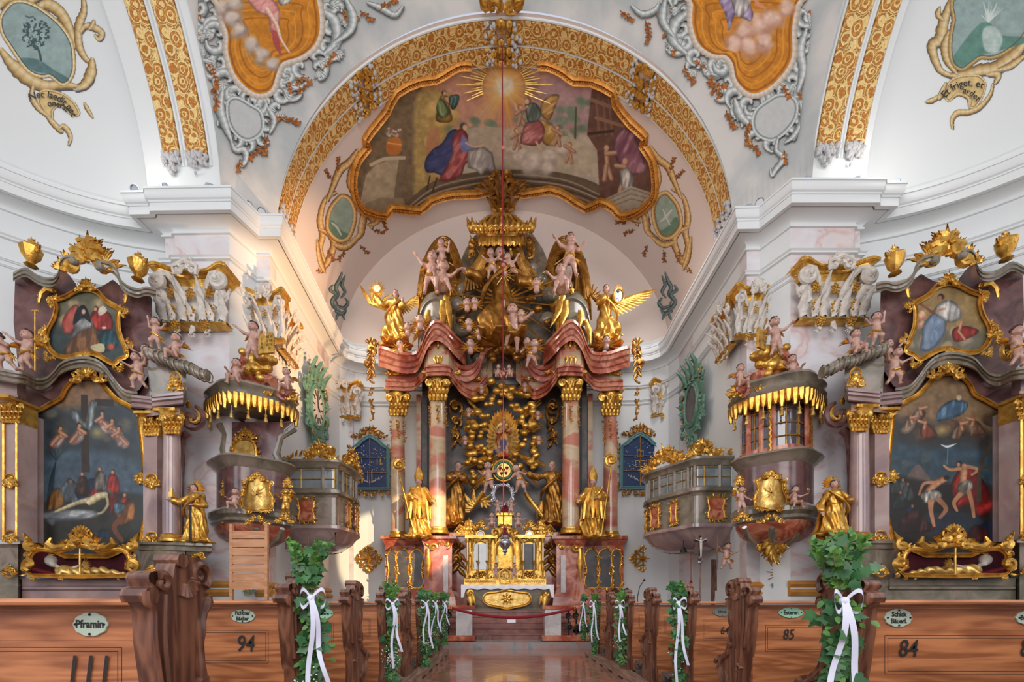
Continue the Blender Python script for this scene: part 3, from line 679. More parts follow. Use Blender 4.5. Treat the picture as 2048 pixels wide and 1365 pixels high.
pend(-1, [(436, -30), (440, 10), (448, 45), (456, 70), (456, 105), (470, 148), (494, 176), (520, 188), (543, 178), (553, 148), (565, 125), (602, 112), (630, 88), (640, 50), (634, 0), (624, -30)],
     'orange painted ceiling cartouche with a pink robed leg over a cloud, in grey rocaille', {'f': figL, 'sprigs': [(425, 130, 1.4, 6), (430, 180, 1.3, 5), (536, 270, 1.9, 5), (525, 295, 2.6, 4), (480, 318, 1.6, 3), (590, 190, -.6, 5), (560, 235, .2, 5), (645, 140, -.9, 5), (760, 22, -1, 5), (720, 20, .9, 4)]},
     [(456, 205), (474, 196), (500, 210), (522, 226), (524, 262), (500, 280), (476, 272), (458, 244)],
     [([(460, 275), (470, 300), (488, 300), (492, 316), (484, 330), (480, 322)], 10), ([(445, 180), (440, 215), (450, 250), (462, 280)], 14), ([(535, 215), (548, 240), (540, 265)], 9), ([(640, 20), (668, 40), (672, 80), (650, 105)], 16), ([(690, -5), (705, 30), (700, 60), (670, 84)], 14), ([(735, 5), (760, 15), (790, 30), (806, 12)], 10)], 3, fieldL)
pend(1, [(1390, -30), (1386, 10), (1385, 50), (1398, 88), (1425, 108), (1450, 110), (1466, 128), (1474, 162), (1500, 186), (1530, 180), (1564, 150), (1584, 112), (1584, 60), (1592, 10), (1600, -30)],
     'orange painted ceiling cartouche with lilac and white drapery over a pink cloud, in grey rocaille', {'f': figR, 'sprigs': [(1370, 130, 1.5, 5), (1412, 165, .3, 5), (1452, 220, 1.3, 5), (1500, 240, 1.7, 6), (1490, 280, .6, 5), (1568, 300, 1.5, 3), (1560, 170, .6, 4), (1630, -5, 1.5, 4), (1290, 40, 1.2, 6), (1240, 20, .9, 4)]},
     [(1512, 222), (1530, 206), (1560, 190), (1590, 200), (1592, 232), (1572, 262), (1545, 280), (1516, 270), (1506, 246)],
     [([(1556, 275), (1552, 300), (1566, 316), (1550, 340), (1544, 350), (1541, 338)], 9), ([(1600, 205), (1606, 235), (1588, 270), (1570, 285)], 9), ([(1612, 60), (1600, 100), (1606, 140), (1596, 180)], 15), ([(1470, 200), (1480, 230), (1500, 250)], 14), ([(1380, 20), (1350, 45), (1345, 80), (1370, 105)], 16), ([(1330, 0), (1325, 40), (1345, 70)], 13), ([(1262, 10), (1285, 28), (1310, 20), (1318, 5)], 10)], 8, fieldR)
# side cartouches on the choir vault (green pictures) and teal rocaille beside the lunette
def choir_cart(s, label, bird):
    X = (lambda x: x) if s < 0 else (lambda x: 2016-x)
    cv = Cv(X(632) if s < 0 else X(812), 268, X(812) if s < 0 else X(632)+4, 548, 1.1)
    f = lambda pts: [(X(a), b+(0 if s < 0 else -6)) for a, b in pts]
    G, H, Lo = (212, 164, 92), (238, 214, 160), (128, 84, 40)
    pic = f([(686, 392), (676, 398), (660, 420), (654, 452), (662, 470), (678, 482), (695, 478), (706, 455), (710, 425), (700, 400)])
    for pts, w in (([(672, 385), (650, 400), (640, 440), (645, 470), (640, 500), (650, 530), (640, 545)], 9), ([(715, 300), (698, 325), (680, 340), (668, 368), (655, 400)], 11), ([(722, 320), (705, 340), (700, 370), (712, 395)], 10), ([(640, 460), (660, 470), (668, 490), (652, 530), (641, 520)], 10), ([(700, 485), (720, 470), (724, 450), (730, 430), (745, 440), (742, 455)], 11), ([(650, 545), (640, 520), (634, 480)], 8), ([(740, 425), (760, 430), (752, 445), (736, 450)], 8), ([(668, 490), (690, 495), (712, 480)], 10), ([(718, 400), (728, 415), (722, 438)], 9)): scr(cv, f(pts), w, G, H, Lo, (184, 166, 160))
    for (x, y, a, n) in ((676, 345, -1.7, 5), (664, 360, -2.2, 4), (745, 460, .3, 4), (760, 440, .6, 4), (720, 490, 1, 4), (690, 500, 1.9, 4), (655, 500, 1.2, 4), (638, 535, 1.7, 3)):
        sprig(cv, X(x), y, a if s < 0 else PI-a, n, (170, 96, 40), .8, int(x))
    cv.poly(pic, (150, 168, 152), 1); cv.poly(f([(658, 462), (664, 440), (684, 462), (700, 470), (690, 480), (672, 480)]), (104, 136, 112), 2)
    if bird: cv.line(f([(672, 425), (684, 440), (696, 450)]), [2, 6, 2], (204, 206, 196), 1); cv.line(f([(690, 425), (684, 440), (676, 456)]), [2, 4, 2], (204, 206, 196), 1)
    else: cv.line(f([(664, 446), (674, 455), (682, 470)]), [3, 5, 3], (196, 204, 190), 1)
    pp = sm2(pic, 4); cv.line(pp+[pp[0]], 9, G, .8, sm=False, hi=H, lo=Lo)
    t = thing('painted_cartouche', label, 'ceiling painting', tuple(W(X(680), 420, 10)))
    P = on_surface(cv, Fchoir, 6, 14.4)-np.array(t.location); canvas_mesh('painting', cv, P, M['fresco'], t)
choir_cart(-1, 'small green painted cartouche in gold scrolls at the left end of the chancel fresco', False)
choir_cart(1, 'small green painted cartouche with a falling bird at the right end of the chancel fresco', True)
for s in (-1, 1):
    X = (lambda x: x) if s < 0 else (lambda x: 2014-x)
    xa = X(655) if s < 0 else X(705); cv = Cv(xa, 535, xa+50, 645, .8); T1, T2, T3 = (96, 124, 122), (150, 170, 164), (44, 70, 74)
    for pts, w in (([(684, 545), (678, 562), (672, 575), (676, 590), (668, 600)], 6), ([(690, 552), (684, 570), (690, 584), (682, 596)], 5), ([(664, 580), (672, 590), (664, 604), (672, 618), (680, 622)], 6), ([(690, 596), (696, 606), (688, 616), (676, 612), (672, 602)], 5), ([(670, 622), (684, 628), (692, 620)], 6), ([(676, 628), (672, 640)], 4), ([(684, 628), (690, 640)], 3), ([(666, 570), (660, 580), (668, 588)], 4)):
        scr(cv, [(X(a), b) for a, b in pts], w, T1, T2, T3, (150, 152, 150))
    t = thing('painted_rocaille', 'dark teal painted rocaille on the chancel vault, %s of the high altar crown' % ('left' if s < 0 else 'right'), 'ceiling painting', tuple(W(X(680), 590, 12)))
    canvas_mesh('painting', cv, on_surface(cv, lambda x, y, z: np.maximum(Fchoir(x, y, z), y-14.48), 6, 16)-np.array(t.location), M['fresco'], t)
# the great fresco of the chancel vault
FR = [(942, 129), (920, 129), (900, 139), (871, 156), (837, 161), (793, 183), (773, 220), (754, 244), (729, 278), (734, 293), (715, 317), (705, 352), (708, 391), (725, 420), (769, 431), (781, 415), (837, 420), (861, 400), (905, 388), (954, 386), (1003, 376), (1047, 386), (1101, 378), (1135, 391), (1174, 415), (1203, 403), (1228, 415), (1245, 431), (1276, 425), (1306, 400), (1313, 366), (1306, 317), (1286, 288), (1293, 273), (1262, 244), (1232, 205), (1228, 183), (1184, 161), (1149, 159), (1125, 142), (1096, 129), (1076, 129)]
cv = Cv(698, 84, 1320, 436, 1.25)
cv.poly(FR+[(1008, 96)], (196, 158, 128), .5, sm=False, mot=.08)
fp = FR+[(1008, 96)]
cv.poly([(790, 160), (1230, 160), (1230, 300), (790, 300)], (204, 152, 128), 40, mot=.1)
cv.poly([(1040, 150), (1200, 170), (1200, 260), (1060, 260)], (186, 150, 150), 40)
cv.poly([(880, 270), (1140, 262), (1190, 300), (1190, 380), (870, 380)], (196, 182, 160), 8)
cv.poly([(700, 150), (838, 150), (832, 230), (840, 330), (830, 440), (690, 440)], (126, 106, 78), 4, mot=.2)
cv.poly([(838, 185), (905, 190), (912, 250), (890, 300), (880, 380), (835, 420), (828, 300)], (186, 158, 96), 10, mot=.2)
cv.cloud([(868, 225, 26), (880, 250, 26), (905, 230, 20), (860, 290, 22), (900, 285, 16)], 1, (222, 188, 112), (180, 146, 84), 3)
rn = random.Random(1)
for k in range(150):
    a = rn.uniform(0, 2*PI); r0 = 22; r1 = rn.uniform(50, 96); cv.line([(1008+cos(a)*r0, 172+sin(a)*r0), (1008+cos(a)*r1, 172+sin(a)*r1)], [3.5, 1], (232, 178, 92) if k % 2 else (222, 152, 66), 1.4, sm=False, a=.6)
for k in range(3): cv.line([(1008, 172), (955-30*k, 300)], [10, 24], (236, 200, 140), 8, sm=False, a=.25)
cv.blob(1008, 172, 40, 40, (244, 214, 150), soft=.9); cv.blob(1008, 172, 24, 24, (248, 230, 184), soft=.5)
for pts in ([(996, 180), (1008, 174), (1022, 168)], [(1008, 176), (1000, 166)], [(1010, 174), (1022, 160)], [(1006, 176), (1004, 186)]): cv.line(pts, [2, 6, 2], (226, 218, 206), 1)
for (x, y, r) in ((1130, 230, 24), (1150, 210, 26), (1165, 245, 26), (1110, 250, 18), (1175, 215, 20), (940, 250, 24), (975, 256, 22), (1045, 235, 22), (1140, 270, 20), (905, 262, 16)):
    for q in range(8): a = rn.random()*6.28; cv.blob(x+cos(a)*r*.6, y+sin(a)*r*.5, r*.5, r*.42, (134, 152, 126) if q % 2 else (110, 132, 108), soft=.7, a=.7)
cv.line([(1152, 215), (1150, 290)], [3, 5], (96, 86, 64), 1)
cv.poly([(1010, 268), (1130, 272), (1178, 300), (1178, 350), (1010, 340)], (200, 184, 156), 3); cv.poly([(930, 262), (1010, 262), (1010, 335), (930, 330)], (192, 176, 152), 3)
# curved stairs
cv.poly([(800, 424), (860, 366), (940, 346), (1010, 340), (1100, 342), (1190, 366), (1260, 420), (1180, 410), (1100, 384), (1003, 374), (900, 392), (840, 420)], (110, 92, 72), 1.5)
for q, c in ((0, (168, 150, 122)), (7, (88, 70, 54)), (12, (176, 158, 130)), (20, (84, 66, 50)), (27, (150, 132, 104))): cv.line([(820, 412+q*.6), (880, 372+q), (1003, 350+q), (1120, 358+q), (1200, 390+q*.8)], 3, c, 1)
# pedestal and flower vase
cv.poly([(752, 330), (800, 312), (812, 320), (800, 400), (756, 420), (720, 408), (732, 350)], (176, 158, 128), 1, sm=False); cv.poly([(798, 318), (812, 320), (800, 404), (786, 404)], (126, 108, 82), 1, sm=False)
cv.line([(742, 330), (770, 318), (808, 316)], 7, (202, 186, 156), 1); cv.poly([(720, 412), (760, 396), (806, 396), (812, 412), (770, 428), (724, 420)], (150, 132, 104), 1, sm=False)
cv.poly([(776, 308), (772, 290), (780, 276), (798, 276), (804, 290), (798, 308)], (196, 120, 54), 1); cv.line([(776, 286), (802, 290)], 3, (236, 170, 90), 1)
for k in range(26): a = rn.random()*6.28; r = rn.random()*15; cv.blob(788+cos(a)*r, 264+sin(a)*r*.9, 4, 3.4, rn.choice([(222, 206, 196), (176, 96, 76), (110, 116, 84), (206, 180, 160)]), soft=.5)
# angel in the golden cloud
cv.figure(888, 186, 66, (196, 150, 70), (150, 170, 110), 0, 1); cv.poly([(900, 192), (918, 190), (916, 208), (906, 220), (898, 208)], (90, 124, 116), 1.2, fold=5)
# the kneeling woman at her desk
cv.poly([(858, 262), (874, 258), (880, 276), (866, 316), (852, 300)], (196, 140, 96), 1); cv.poly([(850, 322), (864, 300), (884, 286), (900, 262), (916, 262), (912, 300), (900, 330), (888, 352), (870, 346), (852, 344)], (52, 58, 104), 1.2, fold=12, fa=.9, fc=(92, 96, 140))
cv.poly([(912, 264), (924, 257), (936, 272), (936, 296), (944, 318), (930, 330), (922, 352), (896, 362), (878, 360), (892, 334), (904, 308), (904, 282)], (196, 116, 108), 1.2, fold=10, fa=.4, fc=(146, 52, 60)); cv.poly([(925, 270), (940, 288), (962, 298), (940, 304), (922, 300)], (128, 136, 184), 1)
cv.line([(932, 286), (950, 294), (966, 290)], 4, (222, 182, 150), 1); cv.blob(927, 253, 9, 9, (96, 66, 50), soft=.4); cv.blob(930, 255, 6, 7.5, (226, 186, 152), soft=.4)
cv.poly([(934, 300), (968, 294), (985, 306), (992, 340), (985, 348), (974, 340), (962, 350), (950, 340), (936, 336)], (214, 208, 198), 1.2, sm=False, fold=9, fa=.2, fc=(160, 152, 146)); cv.line([(860, 352), (854, 380)], 3, (80, 50, 34), 1); cv.line([(874, 356), (864, 386)], 3, (80, 50, 34), 1)
# the angel on the cloud
cv.cloud([(1040, 310, 24), (1070, 318, 28), (1100, 312, 26), (1125, 300, 20), (1060, 335, 24), (1095, 335, 22), (1025, 300, 16)], 1, (228, 214, 196), (180, 164, 148), 8)
cv.poly([(1080, 215), (1095, 192), (1118, 190), (1112, 212), (1100, 240), (1086, 236)], (222, 180, 110), 1.2, fold=7, fa=.9, fc=(160, 116, 66))
cv.poly([(1076, 240), (1100, 246), (1122, 270), (1112, 290), (1090, 290), (1080, 270)], (222, 186, 110), 1.2, fold=9, fa=.6, fc=(168, 124, 60)); cv.poly([(1052, 246), (1078, 240), (1090, 262), (1078, 290), (1050, 290), (1040, 282)], (206, 140, 132), 1.2, fold=8, fa=.8, fc=(160, 84, 84))
cv.poly([(1050, 210), (1070, 206), (1082, 222), (1078, 240), (1058, 246), (1052, 228)], (150, 164, 148), 1, fold=7); cv.line([(1054, 214), (1036, 222), (1030, 206)], [6, 4, 3], (226, 184, 148), 1); cv.line([(1072, 284), (1082, 300)], 4, (224, 184, 150), 1); cv.blob(1056, 202, 8, 8, (130, 92, 60), soft=.4); cv.blob(1054, 203, 5.5, 7, (230, 190, 156), soft=.4)
for x, y, d in ((1040, 215, 1), (1032, 262, 1), (1116, 256, -1), (1140, 290, -1), (1215, 290, 1), (1255, 316, -1), (1240, 300, 1)):
    e = 7; cv.nude([[(x, y+6), (x+2*d, y+20)], [(x+2*d, y+20), (x+8*d, y+34)], [(x+1, y+20), (x-4*d, y+36)], [(x, y+8), (x+11*d, y+2)], [(x, y+8), (x-9*d, y+14)]], 7); cv.blob(x, y-1, 5.5, 6, (150, 104, 66), soft=.4); cv.blob(x+d, y, 4, 5, (224, 180, 146), soft=.4)
# architecture and drapery at the right
cv.poly([(1184, 170), (1232, 180), (1262, 244), (1300, 300), (1312, 390), (1280, 424), (1200, 404), (1194, 300), (1174, 270)], (110, 76, 62), 2, sm=False, mot=.2)
for x in (1196, 1210, 1222): cv.line([(x-4, 200), (x+2, 270)], 4, (150, 112, 88), 2, a=.6)
cv.line([(1184, 200), (1222, 214)], 8, (146, 108, 84), 1); cv.line([(1192, 236), (1246, 252)], 7, (150, 112, 86), 1); cv.line([(1178, 268), (1226, 262)], 6, (70, 46, 40), 1)
cv.poly([(1236, 262), (1262, 262), (1282, 300), (1292, 340), (1262, 350), (1240, 330), (1226, 300)], (170, 120, 130), 1.2, fold=10, fa=.3, fc=(112, 66, 84))
for x, y, d in ((1213, 296, 1), (1250, 322, -1)):
    cv.nude([[(x, y+8), (x+2*d, y+36)], [(x+2*d, y+36), (x+10*d, y+62)], [(x, y+36), (x-4*d, y+64)], [(x, y+12), (x+18*d, y+10)]], 9); cv.blob(x, y, 6, 7, (216, 168, 134), soft=.4)
cv.poly([(1240, 345), (1256, 336), (1268, 360), (1262, 386), (1244, 376)], (226, 216, 206), 1.2, fold=7)
cv.poly([(1200, 404), (1262, 372), (1310, 388), (1300, 412), (1276, 426), (1245, 431), (1228, 415)], (176, 164, 142), 1, sm=False)
for q in range(3): cv.line([(1206, 404+q*8), (1262, 378+q*10), (1306, 392+q*8)], 1.5, (120, 104, 84), .8, sm=False)
msk = Cv.inside(cv, (slice(None), slice(None)), fp); cv.A = cv.A*msk
tf = thing('ceiling_fresco', 'large ceiling fresco of a kneeling woman and an angel, in a gilded stucco frame', 'fresco', tuple(W(1008, 300, 12)))
canvas_mesh('painting', cv, on_surface(cv, Fchoir, 6, 14.4)-np.array(tf.location), M['fresco'], tf)
# ================================================================ rococo carving kit
# a "pen" turns (px, py, depth) of a flat design into local 3D of its thing
class Pen:
    def __init__(s, t, D): s.t = t; s.D = D; s.inv = Matrix.LocRotScale(t.location, t.rotation_euler, None).inverted(); s.k = D/F
    def __call__(s, px, py, d=0): return s.inv @ W(px, py, s.D+d)
    def r(s, px): return px*s.k
class SurfPen:
    """pen that draws on a curved surface, d = how far it stands off towards the viewer"""
    def __init__(s, t, Fn, d0, d1): s.t = t; s.inv = Matrix.Translation(t.location).inverted(); s.Fn = Fn; s.d0, s.d1 = d0, d1; s.k = None
    def __call__(s, px, py, d=0):
        p = Vector(hit([px], [py], s.Fn, s.d0, s.d1)[0]); c = Vector((0, 0, CH)); v = (p-c); s.k = v.length*0+((p.y)/F); return s.inv @ (p+v.normalized()*d)
    def r(s, px): return px*(s.k or .012)
def cscroll(mb, pen, x, y, r, a0, turns, dr=1, w=4, d=0, n=14, seg=5, relief=.5):
    pts = spiral(x, y, r, a0, turns, dr, n)
    P = [pen(a, b, d-relief*pen.r(w)*(.6+.8*k/n)) for k, (a, b) in enumerate(pts)]
    mb.tube(P, [pen.r(w)*(.35+.75*sin(PI*min(1, (k+1)/(n*.55))*.5)*(1-.45*k/n)) for k in range(n+1)], seg, up=Vector((0, 1, 0)))
    e = pts[-1]; mb.ball(pen(e[0], e[1], d-pen.r(w)), pen.r(w*.9), 6, m=4)
def leaf3(mb, pen, x, y, a, l, w, d=0, curl=.35, n=5, bend=0):
    """acanthus-like leaf: ridged, tapering, tip curling out"""
    rows = []; X, Y, A = x, y, a
    for i in range(n+1):
        t = i/n; ww = w*(math.sin(PI*(.18+.75*t))**.8)*(1-.75*t**3)*(1+.16*(-1)**i); out = pen.r(l)*curl*t*t+pen.r(w)*.15
        nx, ny = -sin(A), cos(A)
        rows.append([pen(X+nx*ww*q*.5, Y+ny*ww*q*.5, d-out-pen.r(w)*dd) for q, dd in ((-1, -.05), (-.5, .12), (0, .02 if i % 2 else .28), (.5, .12), (1, -.05))])
        X += cos(A)*l/n; Y += sin(A)*l/n; A += bend/n
    back = [[pen.inv @ (pen.t.matrix_basis @ p) if False else p for p in r] for r in rows]
    th = pen.r(w)*.16; vs = [tuple(p) for r in rows for p in r]+[(p[0], p[1]+th, p[2]) for r in rows for p in r]
    nv = 5; nr = n+1; o = nv*nr; fs = []
    for i in range(n):
        for j in range(nv-1):
            q = (i*nv+j, i*nv+j+1, (i+1)*nv+j+1, (i+1)*nv+j); fs.append(q); fs.append(tuple(o+k for k in q[::-1]))
    for i in range(n):
        for j in (0, nv-1): fs.append((i*nv+j, (i+1)*nv+j, o+(i+1)*nv+j, o+i*nv+j))
    fs.append(tuple(n*nv+k for k in range(nv))+tuple(o+n*nv+k for k in range(nv))[::-1])
    mb.add(vs, fs)
def shell(mb, pen, x, y, r, a, d=0, n=7, spread=1.9):
    for k in range(n):
        t = (k/(n-1)-.5)*spread; mb.tube([pen(x+cos(a+t)*r*q, y+sin(a+t)*r*q, d-pen.r(r)*.28*math.sin(PI*q*.8)) for q in (.1, .4, .7, 1)], [pen.r(r)*g for g in (.06, .1, .13, .09)], 5)
    mb.ball(pen(x, y, d-pen.r(r)*.1), pen.r(r)*.22, 6, m=4)
def flower(mb, pen, x, y, r, d=0, n=5):
    for k in range(n):
        a = 2*PI*k/n; mb.ball(pen(x+cos(a)*r*.6, y+sin(a)*r*.6, d-pen.r(r)*.3), pen.r(r)*.42, 6, m=4)
    mb.ball(pen(x, y, d-pen.r(r)*.5), pen.r(r)*.3, 6, m=4)
def moulding(mb, pen, pts, w, d=0, closed=True, sm=4, prof=None, up=None):
    """frame moulding of width w px following a design line"""
    q = sm2(pts, sm, closed) if sm else pts
    prof = prof or [(-.5, 0), (-.5, .35), (-.3, .5), (-.12, .3), (.1, .22), (.22, .42), (.4, .4), (.5, .15), (.5, 0)]
    m = len(q); rows = []
    for i in range(m):
        a = q[i-1] if (closed or i) else q[0]; b = q[(i+1) % m] if (closed or i < m-1) else q[-1]
        dx, dy = b[0]-a[0], b[1]-a[1]; L = math.hypot(dx, dy)+1e-9; nx, ny = dy/L, -dx/L
        base = pen(q[i][0], q[i][1], d); k = pen.r(1)
        rows.append([pen(q[i][0]+nx*w*u, q[i][1]+ny*w*u, d-k*w*v) for u, v in prof])
    mb.grid(rows, closed_u=closed)
def crest(mb, pen, x, y, w, h, seed=0, d=0, a=-PI/2, top=True, s=1.0, dens=1.0):
    """symmetrical rocaille: C scrolls, leaves and a flame; x,y base centre, w half width, h height, a direction it grows"""
    rn = random.Random(seed); c, q = cos(a), sin(a)
    def T(u, v): return (x+q*u*-1+c*v, y+c*u+q*v) if True else None
    for sg in (-1, 1):
        def S(u, v): return T(sg*u, v)
        for (u, v, r, a0, tn, wd) in ((w*.62, h*.12, h*.2, 0, .9, .11), (w*.36, h*.34, h*.22, 1, .85, .12), (w*.85, h*.03, h*.12, 2, .8, .08), (w*.18, h*.62, h*.18, 1.2, .8, .1)):
            X, Y = S(u, v); cscroll(mb, pen, X, Y, r, a+sg*(a0-.2+rn.uniform(-.3, .3)), tn, -sg, w=max(1.2, wd*h*s), d=d, n=10)
        for k in range(int(9*dens)):
            t = rn.random(); u = w*(1-t*.9); v = h*t*.7; X, Y = S(u, v)
            leaf3(mb, pen, X, Y, a+sg*(.9-.5*t+rn.uniform(-.5, .5)), h*rn.uniform(.22, .36), h*.09*s, d, curl=.3, bend=sg*rn.uniform(-.8, .8), n=4)
    if top:
        for t in (-.5, 0, .5): X, Y = T(0, h*.55); leaf3(mb, pen, X, Y, a+t, h*(.5 if t == 0 else .34), h*.14*s, d, bend=t, curl=.25, n=4)
        X, Y = T(0, h*.25); shell(mb, pen, X, Y, h*.3, a, d, 5, 1.7)
def sprinkle(mb, pen, pts, n, size, seed=0, d=0, outward=True, closed=True, scr_=.5):
    """carved leaves and scrolls spread along a design line"""
    rn = random.Random(seed); q = sm2(pts, 6, closed) if len(pts) < 60 else pts; m = len(q)
    cx = sum(p[0] for p in q)/m; cyy = sum(p[1] for p in q)/m
    for k in range(n):
        i = int((k+rn.random()*.6)/n*m) % m; p = q[i]; r = q[(i+1) % m]; dx, dy = r[0]-p[0], r[1]-p[1]; L = math.hypot(dx, dy)+1e-9; nx, ny = dy/L, -dx/L
        if outward and (nx*(p[0]-cx)+ny*(p[1]-cyy) < 0): nx, ny = -nx, -ny
        if not outward and rn.random() < .5: nx, ny = -nx, -ny
        a = math.atan2(ny, nx); sg = rn.choice((-1, 1)); sz = size*rn.uniform(.7, 1.2)
        if rn.random() < scr_: cscroll(mb, pen, p[0]+nx*sz*.4, p[1]+ny*sz*.4, sz*.5, a+rn.uniform(-1, 1), .85, sg, w=max(1, sz*.2), d=d, n=8)
        else: leaf3(mb, pen, p[0], p[1], a+sg*rn.uniform(.2, 1.1), sz*1.1, sz*.4, d, bend=sg*rn.uniform(0, 1), n=4)
def garland(mb, pen, pts, size, seed=0, d=0):
    rn = random.Random(seed); q = sm2(pts, 8, False); acc = 0
    for i in range(1, len(q)):
        acc += math.hypot(q[i][0]-q[i-1][0], q[i][1]-q[i-1][1])
        if acc > size*.75:
            acc = 0; x, y = q[i]
            for k in range(3): leaf3(mb, pen, x, y, rn.uniform(0, 6.28), size*.8, size*.45, d, n=3)
            flower(mb, pen, x+rn.uniform(-1, 1), y, size*.32, d)
# ---------------------------------------------------------------- implicit bodies (figures, clouds)
def rc(P, a, b, r1, r2):
    a = np.array(a); b = np.array(b); ab = b-a; L = ab @ ab+1e-12; t = np.clip(((P-a) @ ab)/L, 0, 1)
    return np.linalg.norm(P-a-t[..., None]*ab, axis=-1)-(r1+(r2-r1)*t)
def ell(P, c, r):
    q = (P-np.array(c))/np.array(r); n = np.linalg.norm(q, axis=-1); return (n-1)*min(r)
def smin(a, b, k): h = np.clip(.5+.5*(b-a)/k, 0, 1); return b*(1-h)+a*h-k*h*(1-h)
def surfnet(fn, lo, hi, h):
    lo = np.array(lo, float); hi = np.array(hi, float); n = np.maximum(4, np.ceil((hi-lo)/h).astype(int)+1)
    ax = [lo[i]+np.arange(n[i])*h for i in range(3)]; G = np.stack(np.meshgrid(*ax, indexing='ij'), -1); D = fn(G)
    D[0] = D[-1] = 1; D[:, 0] = D[:, -1] = 1; D[:, :, 0] = D[:, :, -1] = 1
    ins = D < 0; c = np.zeros(tuple(n-1), int); acc = np.zeros(tuple(n-1)+(3,)); cnt = np.zeros(tuple(n-1))
    def sl(o): return tuple(slice(o[i], n[i]-1+o[i]) for i in range(3))
    for axn in range(3):
        for o1 in (0, 1):
            for o2 in (0, 1):
                o = [0, 0, 0]; oth = [i for i in range(3) if i != axn]; o[oth[0]] = o1; o[oth[1]] = o2; p = list(o); p[axn] = 1
                a, b = D[sl(o)], D[sl(p)]; x = (a < 0) != (b < 0); t = np.where(x, a/(a-b+1e-20), 0)
                v = np.zeros(a.shape+(3,)); v[..., oth[0]] = o1; v[..., oth[1]] = o2; v[..., axn] = t
                acc += v*x[..., None]; cnt += x
    act = cnt > 0; idx = -np.ones(act.shape, int); ii = np.argwhere(act); idx[act] = np.arange(len(ii))
    V = lo+(ii+acc[act]/cnt[act][:, None])*h; Fq = []
    for axn in range(3):
        oth = [i for i in range(3) if i != axn]
        o = [slice(1, n[i]-1) for i in range(3)]; o[axn] = slice(0, n[axn]-1); p = list(o); p[axn] = slice(1, n[axn])
        A, B = ins[tuple(o)], ins[tuple(p)]; x = A != B; e = np.argwhere(x); A2 = A[x]
        base = e.copy(); base[:, oth[0]] += 1; base[:, oth[1]] += 1
        def gi(d0, d1): b = base.copy(); b[:, oth[0]] -= d0; b[:, oth[1]] -= d1; return idx[b[:, 0], b[:, 1], b[:, 2]]
        q = np.stack([gi(1, 1), gi(0, 1), gi(0, 0), gi(1, 0)], -1)
        fl = A2 if axn != 1 else ~A2
        q[~fl] = q[~fl][:, ::-1]; Fq.append(q)
    return V, np.concatenate(Fq)
def npmesh(name, V, Fq, m, parent=None, loc=None):
    me = bpy.data.meshes.new(name); me.vertices.add(len(V)); me.vertices.foreach_set('co', np.asarray(V, 'f').ravel())
    Fq = np.asarray(Fq, 'i'); me.loops.add(Fq.size); me.loops.foreach_set('vertex_index', Fq.ravel()); me.polygons.add(len(Fq)); me.polygons.foreach_set('loop_start', np.arange(0, Fq.size, Fq.shape[1], dtype='i'))
    me.update(calc_edges=True); me.polygons.foreach_set('use_smooth', [True]*len(me.polygons)); me.materials.append(m)
    o = bpy.data.objects.new(name, me); COL.objects.link(o)
    if parent is not None: o.parent = parent
    return o
def body(name, prims, k, h, m, parent, extra=None, cut=None):
    """prims: ('c',a,b,r1,r2) or ('e',c,(rx,ry,rz)) merged smoothly into one skin"""
    lo = np.array([1e9]*3); hi = -lo
    for p in prims:
        if p[0] == 'c':
            for q, r in ((p[1], p[3]), (p[2], p[4])): lo = np.minimum(lo, np.array(q)-r); hi = np.maximum(hi, np.array(q)+r)
        else: lo = np.minimum(lo, np.array(p[1])-np.array(p[2])); hi = np.maximum(hi, np.array(p[1])+np.array(p[2]))
    def fn(P):
        D = None
        for p in prims:
            d = rc(P, *p[1:]) if p[0] == 'c' else ell(P, p[1], p[2])
            D = d if D is None else smin(D, d, k)
        if extra: D = extra(P, D)
        if cut: D = np.maximum(D, cut(P))
        return D
    V, Fq = surfnet(fn, lo-h*3, hi+h*3, h)
    return npmesh(name, V, Fq, m, parent)
def jit(rn, p, a): return tuple(c+rn.uniform(-a, a) for c in p)
